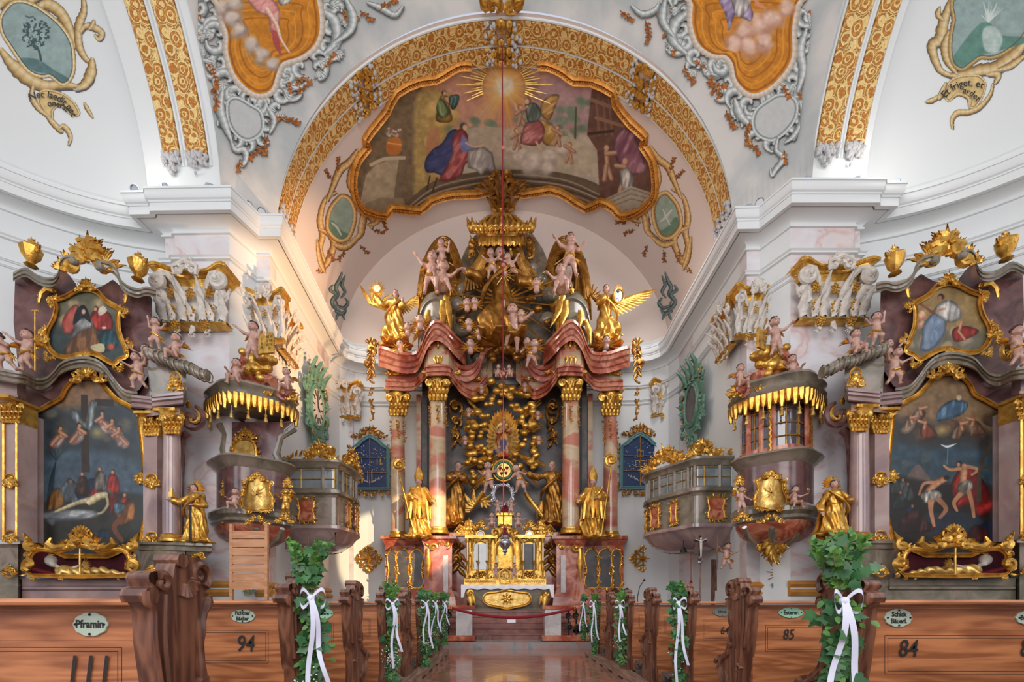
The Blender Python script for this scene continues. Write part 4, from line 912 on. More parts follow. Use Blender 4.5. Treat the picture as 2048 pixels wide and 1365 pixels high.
# joints in units of figure height; x right as seen from the front, -y to the viewer
PUT = {  # putto poses: pelvis, chest, head, (elbow,hand)x2, (knee,foot)x2
 'stand': dict(pel=(0, 0, .42), ch=(0, 0, .66), hd=(0.02, -.02, .88), L=((-.2, -.03, .6), (-.26, -.16, .72)), R=((.2, -.02, .58), (.25, -.16, .5)), KL=((-.09, -.04, .22), (-.1, .02, .03)), KR=((.1, -.08, .22), (.13, -.01, .03))),
 'reach': dict(pel=(0, 0, .42), ch=(.02, 0, .66), hd=(.05, -.04, .88), L=((-.2, -.06, .7), (-.34, -.16, .82)), R=((.2, -.04, .6), (.3, -.16, .66)), KL=((-.1, -.04, .22), (-.16, .04, .05)), KR=((.1, -.1, .24), (.16, -.02, .03))),
 'up': dict(pel=(0, 0, .4), ch=(0, 0, .64), hd=(.0, -.03, .86), L=((-.2, -.02, .72), (-.2, -.06, .94)), R=((.22, -.04, .62), (.36, -.1, .7)), KL=((-.1, -.1, .26), (-.16, .02, .1)), KR=((.09, -.04, .22), (.08, .06, .02))),
 'sit': dict(pel=(0, .02, .26), ch=(0, 0, .5), hd=(.02, -.03, .73), L=((-.19, -.04, .42), (-.2, -.2, .48)), R=((.2, -.05, .46), (.34, -.16, .52)), KL=((-.12, -.24, .26), (-.14, -.22, .05)), KR=((.13, -.24, .24), (.2, -.2, .03))),
 'fly': dict(pel=(.1, .04, .4), ch=(0, 0, .6), hd=(-.08, -.06, .78), L=((-.22, -.08, .6), (-.38, -.14, .66)), R=((.18, -.06, .66), (.28, -.16, .78)), KL=((.2, -.08, .24), (.36, .02, .18)), KR=((.2, .02, .3), (.34, .1, .34))),
 'lean': dict(pel=(0, 0, .4), ch=(-.05, -.03, .62), hd=(-.14, -.08, .8), L=((-.24, -.1, .52), (-.32, -.2, .42)), R=((.14, -.1, .58), (.02, -.22, .6)), KL=((-.08, -.08, .22), (-.14, .02, .04)), KR=((.12, -.04, .22), (.2, .06, .06)))}
def putto(label, px, py, H, D, pose='stand', wings=True, sash=True, flip=1, seed=0, group='carved putti', rz=0, name='putto', cloud=False, mat_=None, prop=None, hold=None):
    """px,py: feet point in the photograph; H: height in px; D: depth"""
    rn = random.Random(seed*7+3); h = H*D/F; t = thing(name, label, 'cherub', tuple(W(px, py, D)), rz, group)
    q = PUT[pose]; X = lambda p, a=.015: (flip*(p[0]+rn.uniform(-a, a))*h, (p[1]+rn.uniform(-a, a))*h, (p[2]+rn.uniform(-a, a))*h)
    pel, ch, hd = X(q['pel'], 0), X(q['ch'], .01), X(q['hd'], .015)
    pr = [('c', pel, ch, .1*h, .115*h), ('e', (pel[0], pel[1]-.03*h, pel[2]+.08*h), (.1*h, .1*h, .1*h)), ('c', ch, hd, .07*h, .06*h), ('e', hd, (.115*h, .12*h, .125*h)),
          ('e', (hd[0], hd[1]-.07*h, hd[2]-.05*h), (.085*h, .06*h, .06*h)), ('e', (hd[0]+flip*.005*h, hd[1]-.125*h, hd[2]-.02*h), (.018*h, .022*h, .02*h)),
          ('e', (hd[0]-.115*h, hd[1]+.01*h, hd[2]-.02*h), (.016*h, .02*h, .028*h)), ('e', (hd[0]+.115*h, hd[1]+.01*h, hd[2]-.02*h), (.016*h, .02*h, .028*h))]
    for s, a in ((-1, 'L'), (1, 'R')):
        e, hn = X(q[a][0]), X(q[a][1]); sh = (ch[0]+flip*s*.1*h, ch[1], ch[2]+.03*h); pr += [('c', sh, e, .05*h, .038*h), ('c', e, hn, .04*h, .025*h)]
        dv = Vector(hn)-Vector(e); dv.normalize(); sd, up = frame3(dv)
        pr.append(('e', tuple(Vector(hn)+dv*.02*h), (.03*h, .03*h, .03*h)))
        for f in range(4): b0 = Vector(hn)+dv*.03*h+sd*(f-1.5)*.014*h; pr.append(('c', tuple(b0), tuple(b0+dv*(.045, .055, .05, .04)[f]*h-up*.012*h), .009*h, .007*h))
        b0 = Vector(hn)+dv*.01*h+sd*.025*h; pr.append(('c', tuple(b0), tuple(b0+(dv*.6+sd)*.032*h), .01*h, .008*h))
        if a == hold: t['hx'] = hn[0]; t['hy'] = hn[1]; t['hz'] = hn[2]
        kn, ft = X(q['K'+a][0]), X(q['K'+a][1]); hp = (pel[0]+flip*s*.06*h, pel[1], pel[2]-.02*h)
        pr += [('c', hp, kn, .085*h, .06*h), ('c', kn, ft, .055*h, .034*h), ('c', (ft[0], ft[1], ft[2]), (ft[0]+flip*s*.02*h, ft[1]-.07*h, ft[2]-.01*h), .03*h, .022*h)]
    if 'hx' in t: pass
    bm = body('body', pr, .028*h, max(h/58, .007), mat_ or M['flesh'], t)
    # curls
    mb = MB()
    for k in range(22):
        a = rn.uniform(0, 2*PI); e = rn.uniform(.0, 1.5); r = .112*h; z = sin(e)
        if sin(a) < -.3 and z < .65: continue
        mb.ball((hd[0]+r*cos(a)*cos(e), hd[1]+.01*h+r*sin(a)*cos(e), hd[2]+.02*h+r*z), .036*h, 6, m=4)
    mb.build('hair', M['hair'], t)
    mb = MB()
    for s in (-1, 1): mb.ball((hd[0]+s*.04*h, hd[1]-.112*h, hd[2]+.012*h), .012*h, 6, m=4)
    mb.build('eye', M['ink'], t)
    mb = MB(); mb.ball((hd[0], hd[1]-.128*h, hd[2]-.062*h), .02*h, 6, rz=.008*h, ry=.008*h, m=4); mb.build('mouth', M['red'], t)
    if wings:
        for s in (-1, 1):
            mb = MB(); b0 = Vector((ch[0]+s*.05*h, ch[1]+.08*h, ch[2]+.03*h))
            for k in range(6):
                a = .25+k*.22; L = (.34-.03*k)*h; dv = Vector((s*cos(a-.3), .35, sin(a-.3)*.9-.1)).normalized()
                mb.tube([b0, b0+dv*L*.5+Vector((0, 0, .03*h)), b0+dv*L], [.03*h, .038*h, .01*h], 6, flat=.45)
            mb.build('wing', M['gold'], t)
    if sash:
        mb = MB(); R = .105*h; P = []
        for k in range(15):
            a = 2*PI*k/14; P.append(Vector((pel[0]+R*1.1*cos(a), pel[1]+R*1.15*sin(a)-.01*h, pel[2]+.02*h+.05*h*sin(a+seed)*flip)))
        mb.tube(P, [(.03+.012*sin(3*k))*h for k in range(15)], 6); sx = pel[0]+flip*R*1.1
        for j in range(3): mb.tube([(sx, pel[1]-.03*h, pel[2]), (sx+flip*(.07+.03*j)*h, pel[1]-.04*h, pel[2]-.07*h), (sx+flip*(.05+.07*j)*h, pel[1], pel[2]-.2*h+.04*j*h)], [.03*h, .034*h, .012*h], 6, flat=.6)
        mb.build('drapery', M['gold'], t)
    if cloud: puffs(t, (0, .04*h, -.04*h), .3*h, 9, seed, M['gold'])
    return t, h, dict(hd=hd, ch=ch, pel=pel)
def puffs(t, c, r, n, seed, m, name='cloud', sq=(1, .6, .6)):
    rn = random.Random(seed); pr = []
    for k in range(n):
        a = rn.uniform(0, 2*PI); q = r*rn.uniform(.2, .8); s = r*rn.uniform(.28, .5)
        pr.append(('e', (c[0]+q*cos(a)*sq[0], c[1]+rn.uniform(-.3, .3)*r*sq[1], c[2]+q*sin(a)*sq[2]), (s, s*.8, s*.85)))
    return body(name, pr, r*.05, max(r/22, .01), m, t)
def cherub(label, px, py, R, D, seed=0, group='winged cherub heads', m=None, wings=True, hair=True):
    """winged head, R = head radius px"""
    t = thing('winged_cherub', label, 'cherub', tuple(W(px, py, D)), 0, group); r = R*D/F; rn = random.Random(seed); z = rn.uniform(-.2, .2)*r
    body('head', [('e', (0, 0, 0), (.86*r, .9*r, r)), ('e', (0, -.5*r, -.4*r), (.6*r, .45*r, .45*r)), ('e', (z*.2, -.95*r, -.12*r), (.13*r, .16*r, .16*r)), ('c', (0, .1*r, -.7*r), (0, .2*r, -1.5*r), .5*r, .7*r), ('e', (-.86*r, 0, -.1*r), (.12*r, .15*r, .2*r)), ('e', (.86*r, 0, -.1*r), (.12*r, .15*r, .2*r))], .18*r, max(r/9, .007), m or M['flesh'], t)
    mb = MB()
    for s in (-1, 1): mb.ball((s*.3*r, -.84*r, .08*r), .1*r, 6, m=4)
    mb.build('eye', M['ink'], t)
    if hair:
        mb = MB()
        for k in range(20):
            a = rn.uniform(0, 2*PI); e = rn.uniform(0, 1.5)
            if sin(a) < -.3 and e < .7: continue
            mb.ball((.85*r*cos(a)*cos(e), .1*r+.85*r*sin(a)*cos(e), .15*r+.9*r*sin(e)), .28*r, 6, m=4)
        mb.build('hair', M['hair'], t)
    if wings:
        for s in (-1, 1):
            mb = MB()
            for k in range(5):
                a = -.5+k*.42; L = (2.3-.15*k)*r; dv = Vector((s*cos(a), -.15, sin(a))).normalized(); b0 = Vector((s*.3*r, .2*r, -.9*r)); mb.tube([b0, b0+dv*L*.55, b0+dv*L], [.25*r, .3*r, .08*r], 6, flat=.5)
            mb.build('wing', M['gold'], t)
    return t
def robed(label, px, py, H, D, seed=0, gown=None, flip=1, arms=None, head=(0, -.02), kneel=False, group=None, rz=0, wings=False, lean=0, name='statue', skin=None, hair=True, legs=False, W_=1, cat='statue', bend=0):
    """draped statue with a folded gown; px,py the point between the feet"""
    gown = gown or M['gold']; skin = skin or M['flesh']; h = H*D/F; t = thing(name, label, cat, tuple(W(px, py, D)), rz, group); rn = random.Random(seed)
    f = flip; z0 = .12 if legs else 0
    arms = arms or (((-.15, -.05, .66), (-.12, -.16, .6)), ((.16, -.05, .66), (.1, -.17, .68)))
    Q = lambda p: (f*p[0]*h*W_, p[1]*h, p[2]*h)
    hipz = .3 if kneel else .5; L = lambda z: lean*h*z
    hip = (L(hipz), 0, hipz*h); chp = (L(.78), -.0*h, .76*h); hdp = (L(.85)+f*head[0]*h, head[1]*h, .925*h)
    if kneel: hip = (f*.04*h, 0, .36*h)
    pr = [('c', hip, chp, .095*h, .1*h), ('c', (chp[0]-.075*h, chp[1], chp[2]+.03*h), (chp[0]+.075*h, chp[1], chp[2]+.03*h), .055*h, .055*h)]
    nf = rn.choice((9, 11, 13)); ph = rn.random()*6
    if kneel: pr += [('c', hip, (f*-.14*h, -.1*h, .2*h), .11*h, .09*h), ('c', (f*-.14*h, -.1*h, .2*h), (f*.14*h, .1*h, .08*h), .08*h, .07*h), ('c', hip, (f*.14*h, 0, .14*h), .1*h, .1*h)]
    for k in range(3): pass
    sk = []
    for i, (e, hn) in enumerate(arms):
        s = -1 if i == 0 else 1; sh = (chp[0]+f*s*.085*h*W_, chp[1], chp[2]+.03*h); e2, h2 = Q(e), Q(hn); h2v = Vector(h2); dv = (h2v-Vector(e2)).normalized()
        pr += [('c', sh, e2, .05*h, .048*h), ('c', e2, tuple(h2v-dv*.05*h), .05*h, .052*h)]
        sd, up = frame3(dv); sk += [('c', tuple(h2v-dv*.05*h), h2, .02*h, .016*h), ('e', tuple(h2v+dv*.015*h), (.021*h, .021*h, .021*h))]
        for q in range(4): b0 = h2v+dv*.02*h+sd*(q-1.5)*.0105*h; sk.append(('c', tuple(b0), tuple(b0+dv*(.034, .042, .038, .03)[q]*h-up*.012*h), .0062*h, .005*h))
        b0 = h2v+dv*.005*h+sd*.018*h; sk.append(('c', tuple(b0), tuple(b0+(dv*.5+sd)*.026*h), .007*h, .006*h))
    zt = hip[2]+.05*h; rt, rb = .105*h, (.17*h if not kneel else .22*h)*W_
    def ext(P, Dd):
        x = P[..., 0]; y = P[..., 1]; z = P[..., 2]; u = np.clip((zt-z)/(zt-z0*h), 0, 1); cx = lean*z+f*.02*h*np.sin(u*3+ph)
        th = np.arctan2(y, x-cx); R = rt+(rb-rt)*u**.8; sw = th+.9*np.sin(u*2.2+ph)*.5
        R = R*(1+.1*(.3+u)*np.sin(nf*sw+ph)+.05*np.sin((nf+4)*th-3*u+ph*2))
        dd = (np.hypot((x-cx), y*1.25)-R)*.7; dd = np.maximum(dd, z-zt-.03*h); dd = np.maximum(dd, z0*h-z)
        Dd = smin(Dd, dd, .05*h)
        # mantle folds over the whole dress
        Dd = Dd+.010*h*np.sin(26*(z/h)+7*th+ph+5*x/h)*np.clip(1.2-z/h, 0, 1)+.006*h*np.sin(47*(x/h)+13*z/h)
        return Dd
    def bnd(p): return p
    pr.append(('e', (0, 0, (z0+.02)*h), (rb*1.15, rb, .02*h)))
    body('gown', pr, .03*h, max(h/72, .012), gown, t, extra=ext)
    # mantle band thrown diagonally across
    mb = MB(); P = []
    for k in range(13):
        u = k/12; a = -PI*.15-u*PI*1.0; r = (.13+.06*u)*h; P.append((f*r*cos(a)*1.05, r*sin(a)*.95, (.82-.42*u)*h if not kneel else (.8-.4*u)*h))
    mb.tube(P, [.03*h*(1+.35*sin(5*k)) for k in range(13)], 7, flat=.7)
    for j in range(4): mb.tube([P[-1], (P[-1][0]-f*.02*h*j, P[-1][1]-.01*h, P[-1][2]-.12*h), (P[-1][0]-f*.03*h*(j-1), P[-1][1]+.02*h, P[-1][2]-(.26+.03*j)*h)], [.025*h, .03*h, .012*h], 6)
    mb.build('mantle', gown, t)
    hd = hdp; r = .062*h
    sk += [('c', (chp[0], chp[1], chp[2]+.05*h), hd, .034*h, .03*h), ('e', hd, (.8*r, .9*r, 1.05*r)), ('e', (hd[0], hd[1]-.45*r, hd[2]-.45*r), (.5*r, .45*r, .5*r)), ('c', (hd[0], hd[1]-.84*r, hd[2]+.15*r), (hd[0], hd[1]-1.08*r, hd[2]-.2*r), .1*r, .15*r), ('e', (hd[0]-.8*r, hd[1], hd[2]-.05*r), (.1*r, .15*r, .22*r)), ('e', (hd[0]+.8*r, hd[1], hd[2]-.05*r), (.1*r, .15*r, .22*r))]
    if legs:
        for s in (-1, 1): sk += [('c', (s*.06*h, 0, .3*h), (s*.065*h, -.02*h, .14*h), .05*h, .042*h), ('c', (s*.065*h, -.02*h, .14*h), (s*.07*h, 0, .035*h), .044*h, .026*h), ('c', (s*.07*h, 0, .025*h), (s*.085*h, -.09*h, .018*h), .024*h, .018*h)]
    body('body', sk, .014*h, max(h/110, .009), skin, t)
    mb = MB()
    for s in (-1, 1): mb.ball((hd[0]+s*.3*r, hd[1]-.84*r, hd[2]+.12*r), .1*r, 6, rz=.06*r, m=4)
    mb.build('eye', M['ink'], t)
    mb = MB(); mb.ball((hd[0], hd[1]-.93*r, hd[2]-.45*r), .2*r, 6, rz=.06*r, ry=.06*r, m=4); mb.build('mouth', M['red'], t)
    if hair:
        mb = MB()
        for k in range(46):
            a = rn.uniform(0, 2*PI); e = rn.uniform(-.7, 1.5)
            if sin(a) < -.25 and e < .75: continue
            mb.ball((hd[0]+.8*r*cos(a)*cos(e), hd[1]+.1*r+.85*r*sin(a)*cos(e), hd[2]+.1*r+.95*r*sin(e)), .24*r, 6, m=4)
        mb.build('hair', M['hair'] if hair is True else hair, t)
    return t, h, dict(hd=hd, r=r, ch=chp)
def wing(t, b0, dirs, L, m, wd=.1, name='wing', back=.1):
    """feathered wing: dirs (angle0, angle1) in the picture plane, L in metres"""
    mb = MB(); b0 = Vector(b0); a0, a1 = dirs; n = 11
    mb.tube([b0, b0+Vector((cos(a0)*L*.3, back*L, sin(a0)*L*.3)), b0+Vector((cos(a0)*L*.75, back*L, sin(a0)*L*.75))], [L*.07, L*.075, L*.04], 7)
    for row, (q0, q1, ln, w) in enumerate(((.05, .75, .62, wd), (.05, .7, .4, wd*.8), (.05, .6, .22, wd*.8))):
        for k in range(n):
            u = k/(n-1); p = b0+Vector((cos(a0)*L*(q0+(q1-q0)*u), back*L-.02*L*row, sin(a0)*L*(q0+(q1-q0)*u)))
            a = a1+(a0-a1)*u*.85; l = L*ln*(.55+.45*u); v = Vector((cos(a), .1*(1-u), sin(a)))
            mb.tube([p, p+v*l*.6, p+v*l], [L*w*.35, L*w*.5, L*w*.16], 6, flat=.35, up=Vector((0, 1, 0)))
    return mb.build(name, m, t)
def rays(mb, c, r0, r1, n, w, seed=0, a0=0, a1=2*PI, dy=0):
    rn = random.Random(seed)
    for k in range(n):
        a = a0+(a1-a0)*(k+.5)/n; R = r1*(1 if k % 2 == 0 else .78)*rn.uniform(.93, 1.05)
        p, q = Vector((c[0]+cos(a)*r0, c[1], c[2]+sin(a)*r0)), Vector((c[0]+cos(a)*R, c[1]+dy, c[2]+sin(a)*R)); s = Vector((-sin(a), 0, cos(a)))*w
        mb.add([tuple(p-s*.5), tuple(p+s*.5), tuple(q+s*.2), tuple(q-s*.2), tuple(p+Vector((0, -w*.6, 0))), tuple(q+Vector((0, -w*.2, 0))), tuple(p+Vector((0, w*.5, 0))), tuple(q+Vector((0, w*.2, 0)))],
               [(0, 4, 5, 3), (4, 1, 2, 5), (1, 6, 7, 2), (6, 0, 3, 7), (3, 5, 2, 7)])
# ================================================================ gilded arch bands, fresco frame, capitals, floodlights
def band_mat(name):
    m = bpy.data.materials.new(name); m.use_nodes = True; N = m.node_tree.nodes; L = m.node_tree.links; b = N['Principled BSDF']; b.inputs['Roughness'].default_value = .45; b.inputs['Metallic'].default_value = .25
    tc = N.new('ShaderNodeTexCoord'); ds = N.new('ShaderNodeTexNoise'); ds.inputs['Scale'].default_value = 9; L.new(tc.outputs['UV'], ds.inputs['Vector'])
    mx = N.new('ShaderNodeVectorMath'); mx.operation = 'MULTIPLY_ADD'; mx.inputs[1].default_value = (.07, .07, .07); L.new(ds.outputs['Color'], mx.inputs[0]); L.new(tc.outputs['UV'], mx.inputs[2])
    v = N.new('ShaderNodeTexVoronoi'); v.feature = 'DISTANCE_TO_EDGE'; v.inputs['Scale'].default_value = 4.6; v.inputs['Randomness'].default_value = .75; L.new(mx.outputs[0], v.inputs['Vector'])
    v2 = N.new('ShaderNodeTexVoronoi'); v2.inputs['Scale'].default_value = 22; L.new(mx.outputs[0], v2.inputs['Vector'])
    v3 = N.new('ShaderNodeTexVoronoi'); v3.inputs['Scale'].default_value = 4.6; v3.inputs['Randomness'].default_value = .75; L.new(mx.outputs[0], v3.inputs['Vector'])
    rg = N.new('ShaderNodeMath'); rg.operation = 'SINE'; rm = N.new('ShaderNodeMath'); rm.operation = 'MULTIPLY'; rm.inputs[1].default_value = 21; L.new(v3.outputs[0], rm.inputs[0]); L.new(rm.outputs[0], rg.inputs[0])
    rs = N.new('ShaderNodeMath'); rs.operation = 'MULTIPLY_ADD'; rs.inputs[1].default_value = .045; rs.inputs[2].default_value = .045; L.new(rg.outputs[0], rs.inputs[0])
    mi = N.new('ShaderNodeMath'); mi.operation = 'MINIMUM'; L.new(v.outputs[0], mi.inputs[0]); L.new(rs.outputs[0], mi.inputs[1])
    r1 = N.new('ShaderNodeValToRGB'); e = r1.color_ramp.elements; e[0].position = .022; e[0].color = (1, 1, 1, 1); e[1].position = .042; e[1].color = (0, 0, 0, 1); L.new(mi.outputs[0], r1.inputs[0])
    r2 = N.new('ShaderNodeValToRGB'); e = r2.color_ramp.elements; e[0].position = .15; e[0].color = V3(srgb(226, 164, 74)); e[1].position = .5; e[1].color = V3(srgb(186, 116, 42)); L.new(v2.outputs[0], r2.inputs[0])
    mc = N.new('ShaderNodeMix'); mc.data_type = 'RGBA'; L.new(r1.outputs[0], mc.inputs[0]); L.new(r2.outputs[0], mc.inputs[6]); mc.inputs[7].default_value = V3(srgb(240, 206, 136)); L.new(mc.outputs[2], b.inputs['Base Color'])
    h = N.new('ShaderNodeMath'); h.operation = 'MULTIPLY_ADD'; h.inputs[1].default_value = -.5; L.new(v2.outputs[0], h.inputs[0]); L.new(r1.outputs[0], h.inputs[2])
    bp = N.new('ShaderNodeBump'); bp.inputs['Strength'].default_value = .8; bp.inputs['Distance'].default_value = .03; L.new(h.outputs[0], bp.inputs['Height']); L.new(bp.outputs[0], b.inputs['Normal']); return m
M['band'] = band_mat('gilded_rocaille_band')
def strip(name, fn, u0, u1, v0, v1, nu, parent, m, ulen):
    """fn(u,v)->point; edges raised"""
    mb = MB(); rows = [[fn(u0+(u1-u0)*i/nu, v, h) for v, h in ((v0, 0), (v0, .05), (v1, .05), (v1, 0))] for i in range(nu+1)]; mb.grid(rows)
    o = mb.build(name, m, parent); uv = o.data.uv_layers.new(name='UVMap'); 
    for p in o.data.polygons:
        for li in p.loop_indices:
            vi = o.data.loops[li].vertex_index; i, j = divmod(vi, 4); uv.data[li].uv = (ulen*i/nu, (0, 0, 1, 1)[j]*abs(v1-v0))
    return o
def blobs_at(mb, P, N_, size, n, seed):
    rn = random.Random(seed)
    for k in range(n):
        q = P+Vector((rn.uniform(-1, 1), rn.uniform(-1, 1), rn.uniform(-1, 1)))*size; mb.ball(q, size*rn.uniform(.15, .34), 6, m=4)
for bi, (Y0, Y1, nm) in enumerate(((9.76, 10.17, 'front'), (10.24, 10.56, 'rear'))):
    t = thing('arch_band', 'gilded rocaille band over the chancel arch, %s' % ('wider front one' if bi == 0 else 'narrow one by the fresco'), 'stucco band', (0, Y0, ZC))
    def fn(u, v, h): a = aY(v)-h; return (a*cos(u), v-Y0, (BV-h)*sin(u))
    for (a, b) in ((9, 48), (54, 86.5), (93.5, 126), (132, 171)):
        strip('gilded_field', fn, math.radians(a), math.radians(b), Y0, Y1, 40, t, M['band'], math.radians(b-a)*5.1)
    rn = random.Random(4)
    for a in (51, 90, 129):
        mb = MB()
        for k in range(9):
            u = math.radians(a+3.2*cos(k*.7)); v = Y0+(Y1-Y0)*(.5+.42*sin(k*.7)); mb.ball(fn(u, v, .05), .085, 8, rz=.06, m=5)
        for k in range(14): mb.ball(fn(math.radians(a+rn.uniform(-2.4, 2.4)), Y0+(Y1-Y0)*rn.random(), .06), .05, 6, m=4)
        mb.build('gilded_boss', M['gold'], t)
    mb = MB()
    for v in (Y0-.03, Y1+.03): mb.tube([fn(math.radians(a), v, .01) for a in np.linspace(6, 174, 90)], .028, 6)
    mb.build('edge_moulding', M['plaster'], t)
    rn = random.Random(bi)
    for a0 in (48, 54, 86.5, 93.5, 126, 132, 9, 171):
        mb = MB()
        for k in range(12):
            u = math.radians(a0+rn.uniform(-1.2, 1.2)); v = Y0+(Y1-Y0)*rn.random(); mb.ball(fn(u, v, .08), rn.uniform(.025, .055), 6, m=4)
        mb.build('stucco_tip', M['greystucco'], t)
    for a0, sg in ((9, -1), (171, 1)):
        mb = MB()
        for k in range(16): u = math.radians(a0+sg*rn.uniform(0, 4.2)); v = (Y0+Y1)/2+rn.uniform(-.5, .5)*(Y1-Y0); mb.ball(fn(u, v, .06), rn.uniform(.03, .06), 6, m=4)
        mb.build('stucco_tip', M['greystucco'], t)
for s, sets in ((-1, ((-7.15, -6.81), (-6.65, -6.22))), (1, ((6.48, 6.93), (7.07, 7.43)))):
    for bi, (X0, X1) in enumerate(sets):
        inner = (bi == 1) == (s < 0)
        t = thing('arch_band', 'gilded rocaille band on the %s side arch, the one %s' % ('left' if s < 0 else 'right', 'nearer the chancel' if inner else 'nearer the edge of the photo'), 'stucco band', (X0, YC0, ZC))
        def fn(u, v, h): return (v-X0, (AS-h)*cos(u), (BS-h)*sin(u))
        strip('gilded_field', fn, math.radians(12), math.radians(100), X0, X1, 90, t, M['band'], math.radians(88)*5.2)
        mb = MB()
        for v in (X0-.04, X1+.04): mb.tube([fn(math.radians(a), v, .01) for a in np.linspace(10, 100, 60)], .03, 6)
        mb.build('edge_moulding', M['plaster'], t)
        mb = MB(); rn = random.Random(bi+7)
        for k in range(46): u = math.radians(12.5-abs(rn.gauss(0, 1.7))); v = (X0+X1)/2+rn.uniform(-.5, .5)*(X1-X0)*(1 if u > .17 else .35); mb.ball(fn(u, v, .07), rn.uniform(.025, .06), 6, m=4)
        mb.build('stucco_tip', M['greystucco'], t)
# fresco frame: a moulding standing out of the vault with scale ornament
sp = SurfPen(tf, Fchoir, 6, 14.4)
def nrm(p): q = p+tf.location; g = Vector((2*q.x/aY(q.y)**2, 0, 2*(q.z-ZC)/BV**2)); return -g.normalized()
def frame_on(name, pts, w, m, closed=False, smn=3):
    q = sm2(pts, smn, closed) if smn else pts; P = hit([a[0] for a in q], [a[1] for a in q], Fchoir, 6, 14.4); P = [Vector(p)-tf.location for p in P]; mb = MB(); rows = []
    for i, p in enumerate(P):
        a = P[max(0, i-1)]; b = P[min(len(P)-1, i+1)]; d = (b-a).normalized(); n = nrm(p); s_ = d.cross(n).normalized(); k = w*p.length*0+w*(p+tf.location).y/F
        rows.append([p+s_*k*u+n*k*v for u, v in ((-.5, 0), (-.5, .4), (-.3, .6), (-.1, .35), (.15, .3), (.3, .55), (.5, .3), (.5, 0))])
    mb.grid(rows)
    for i in range(1, len(P)-1, 1):
        a, b = P[i], P[i+1]; n = nrm(a); k = w*(a+tf.location).y/F; m_ = max(1, int((b-a).length/(k*.32)))
        for j in range(m_): mb.ball(a.lerp(b, j/m_)+n*k*.42, k*.16, 5, m=3)
    return mb.build(name, m, tf)
n0 = FR
frame_on('frame', n0, 15, M['ochregold'] if 'ochregold' in M else M['oldgold'], False, 2)
mb = MB(); rn = random.Random(9)
for k in range(64):
    a = 2*PI*k/64; r1 = (92 if k % 2 else 72)*rn.uniform(.85, 1.1); 
    if sin(a) < -.1: r1 *= .95
    p0, p1 = ((1008+cos(a)*44, 172+sin(a)*44), (1008+cos(a)*r1, 172+sin(a)*r1))
    P = hit([p0[0], p1[0]], [p0[1], p1[1]], Fchoir, 6, 14.4); A, B = Vector(P[0])-tf.location, Vector(P[1])-tf.location; n = nrm(B)
    if sin(a) < .35: mb.tube([A+n*.03, B+n*.09], [.018, .006], 4)
mb.build('gilded_ray', M['palegold'], tf)
# gilded finial over the retable, hanging on the lower edge of the frame
mb = MB()
for (x, y, a, l, w_) in ((1003, 395, -PI/2, 52, 26), (990, 385, -2.2, 40, 20), (1020, 385, -.9, 40, 20), (975, 378, -2.7, 30, 14), (1034, 378, -.4, 30, 14), (996, 430, -1.9, 44, 16), (1014, 430, -1.2, 44, 16), (1003, 432, -PI/2, 40, 16)): leaf3(mb, sp, x, y, a, l, w_, -.25, bend=.6 if x > 1003 else -.6)
for sg in (-1, 1): cscroll(mb, sp, 1003+sg*20, 368, 17, 1.2, 1, sg, 6, -.2); cscroll(mb, sp, 1003+sg*9, 352, 12, 1.2, 1, -sg, 5, -.2); cscroll(mb, sp, 1003+sg*14, 404, 12, 0, 1, sg, 5, -.2)
mb.build('finial', M['oldgold'], tf)
mb = MB()
for x in (1001, 985, 1019, 974, 1032): leaf3(mb, SurfPen(tf, Fchoir, 6, 14), x, 22, -PI/2+(x-1001)*.02, 30, 14, -.1)
for sg in (-1, 1): cscroll(mb, sp, 1003+sg*18, 14, 15, 1, 1, sg, 5, -.1); cscroll(mb, sp, 1003+sg*33, 8, 10, 1, 1, -sg, 4, -.1)
mb.build('keystone_ornament', M['gold'], tf)
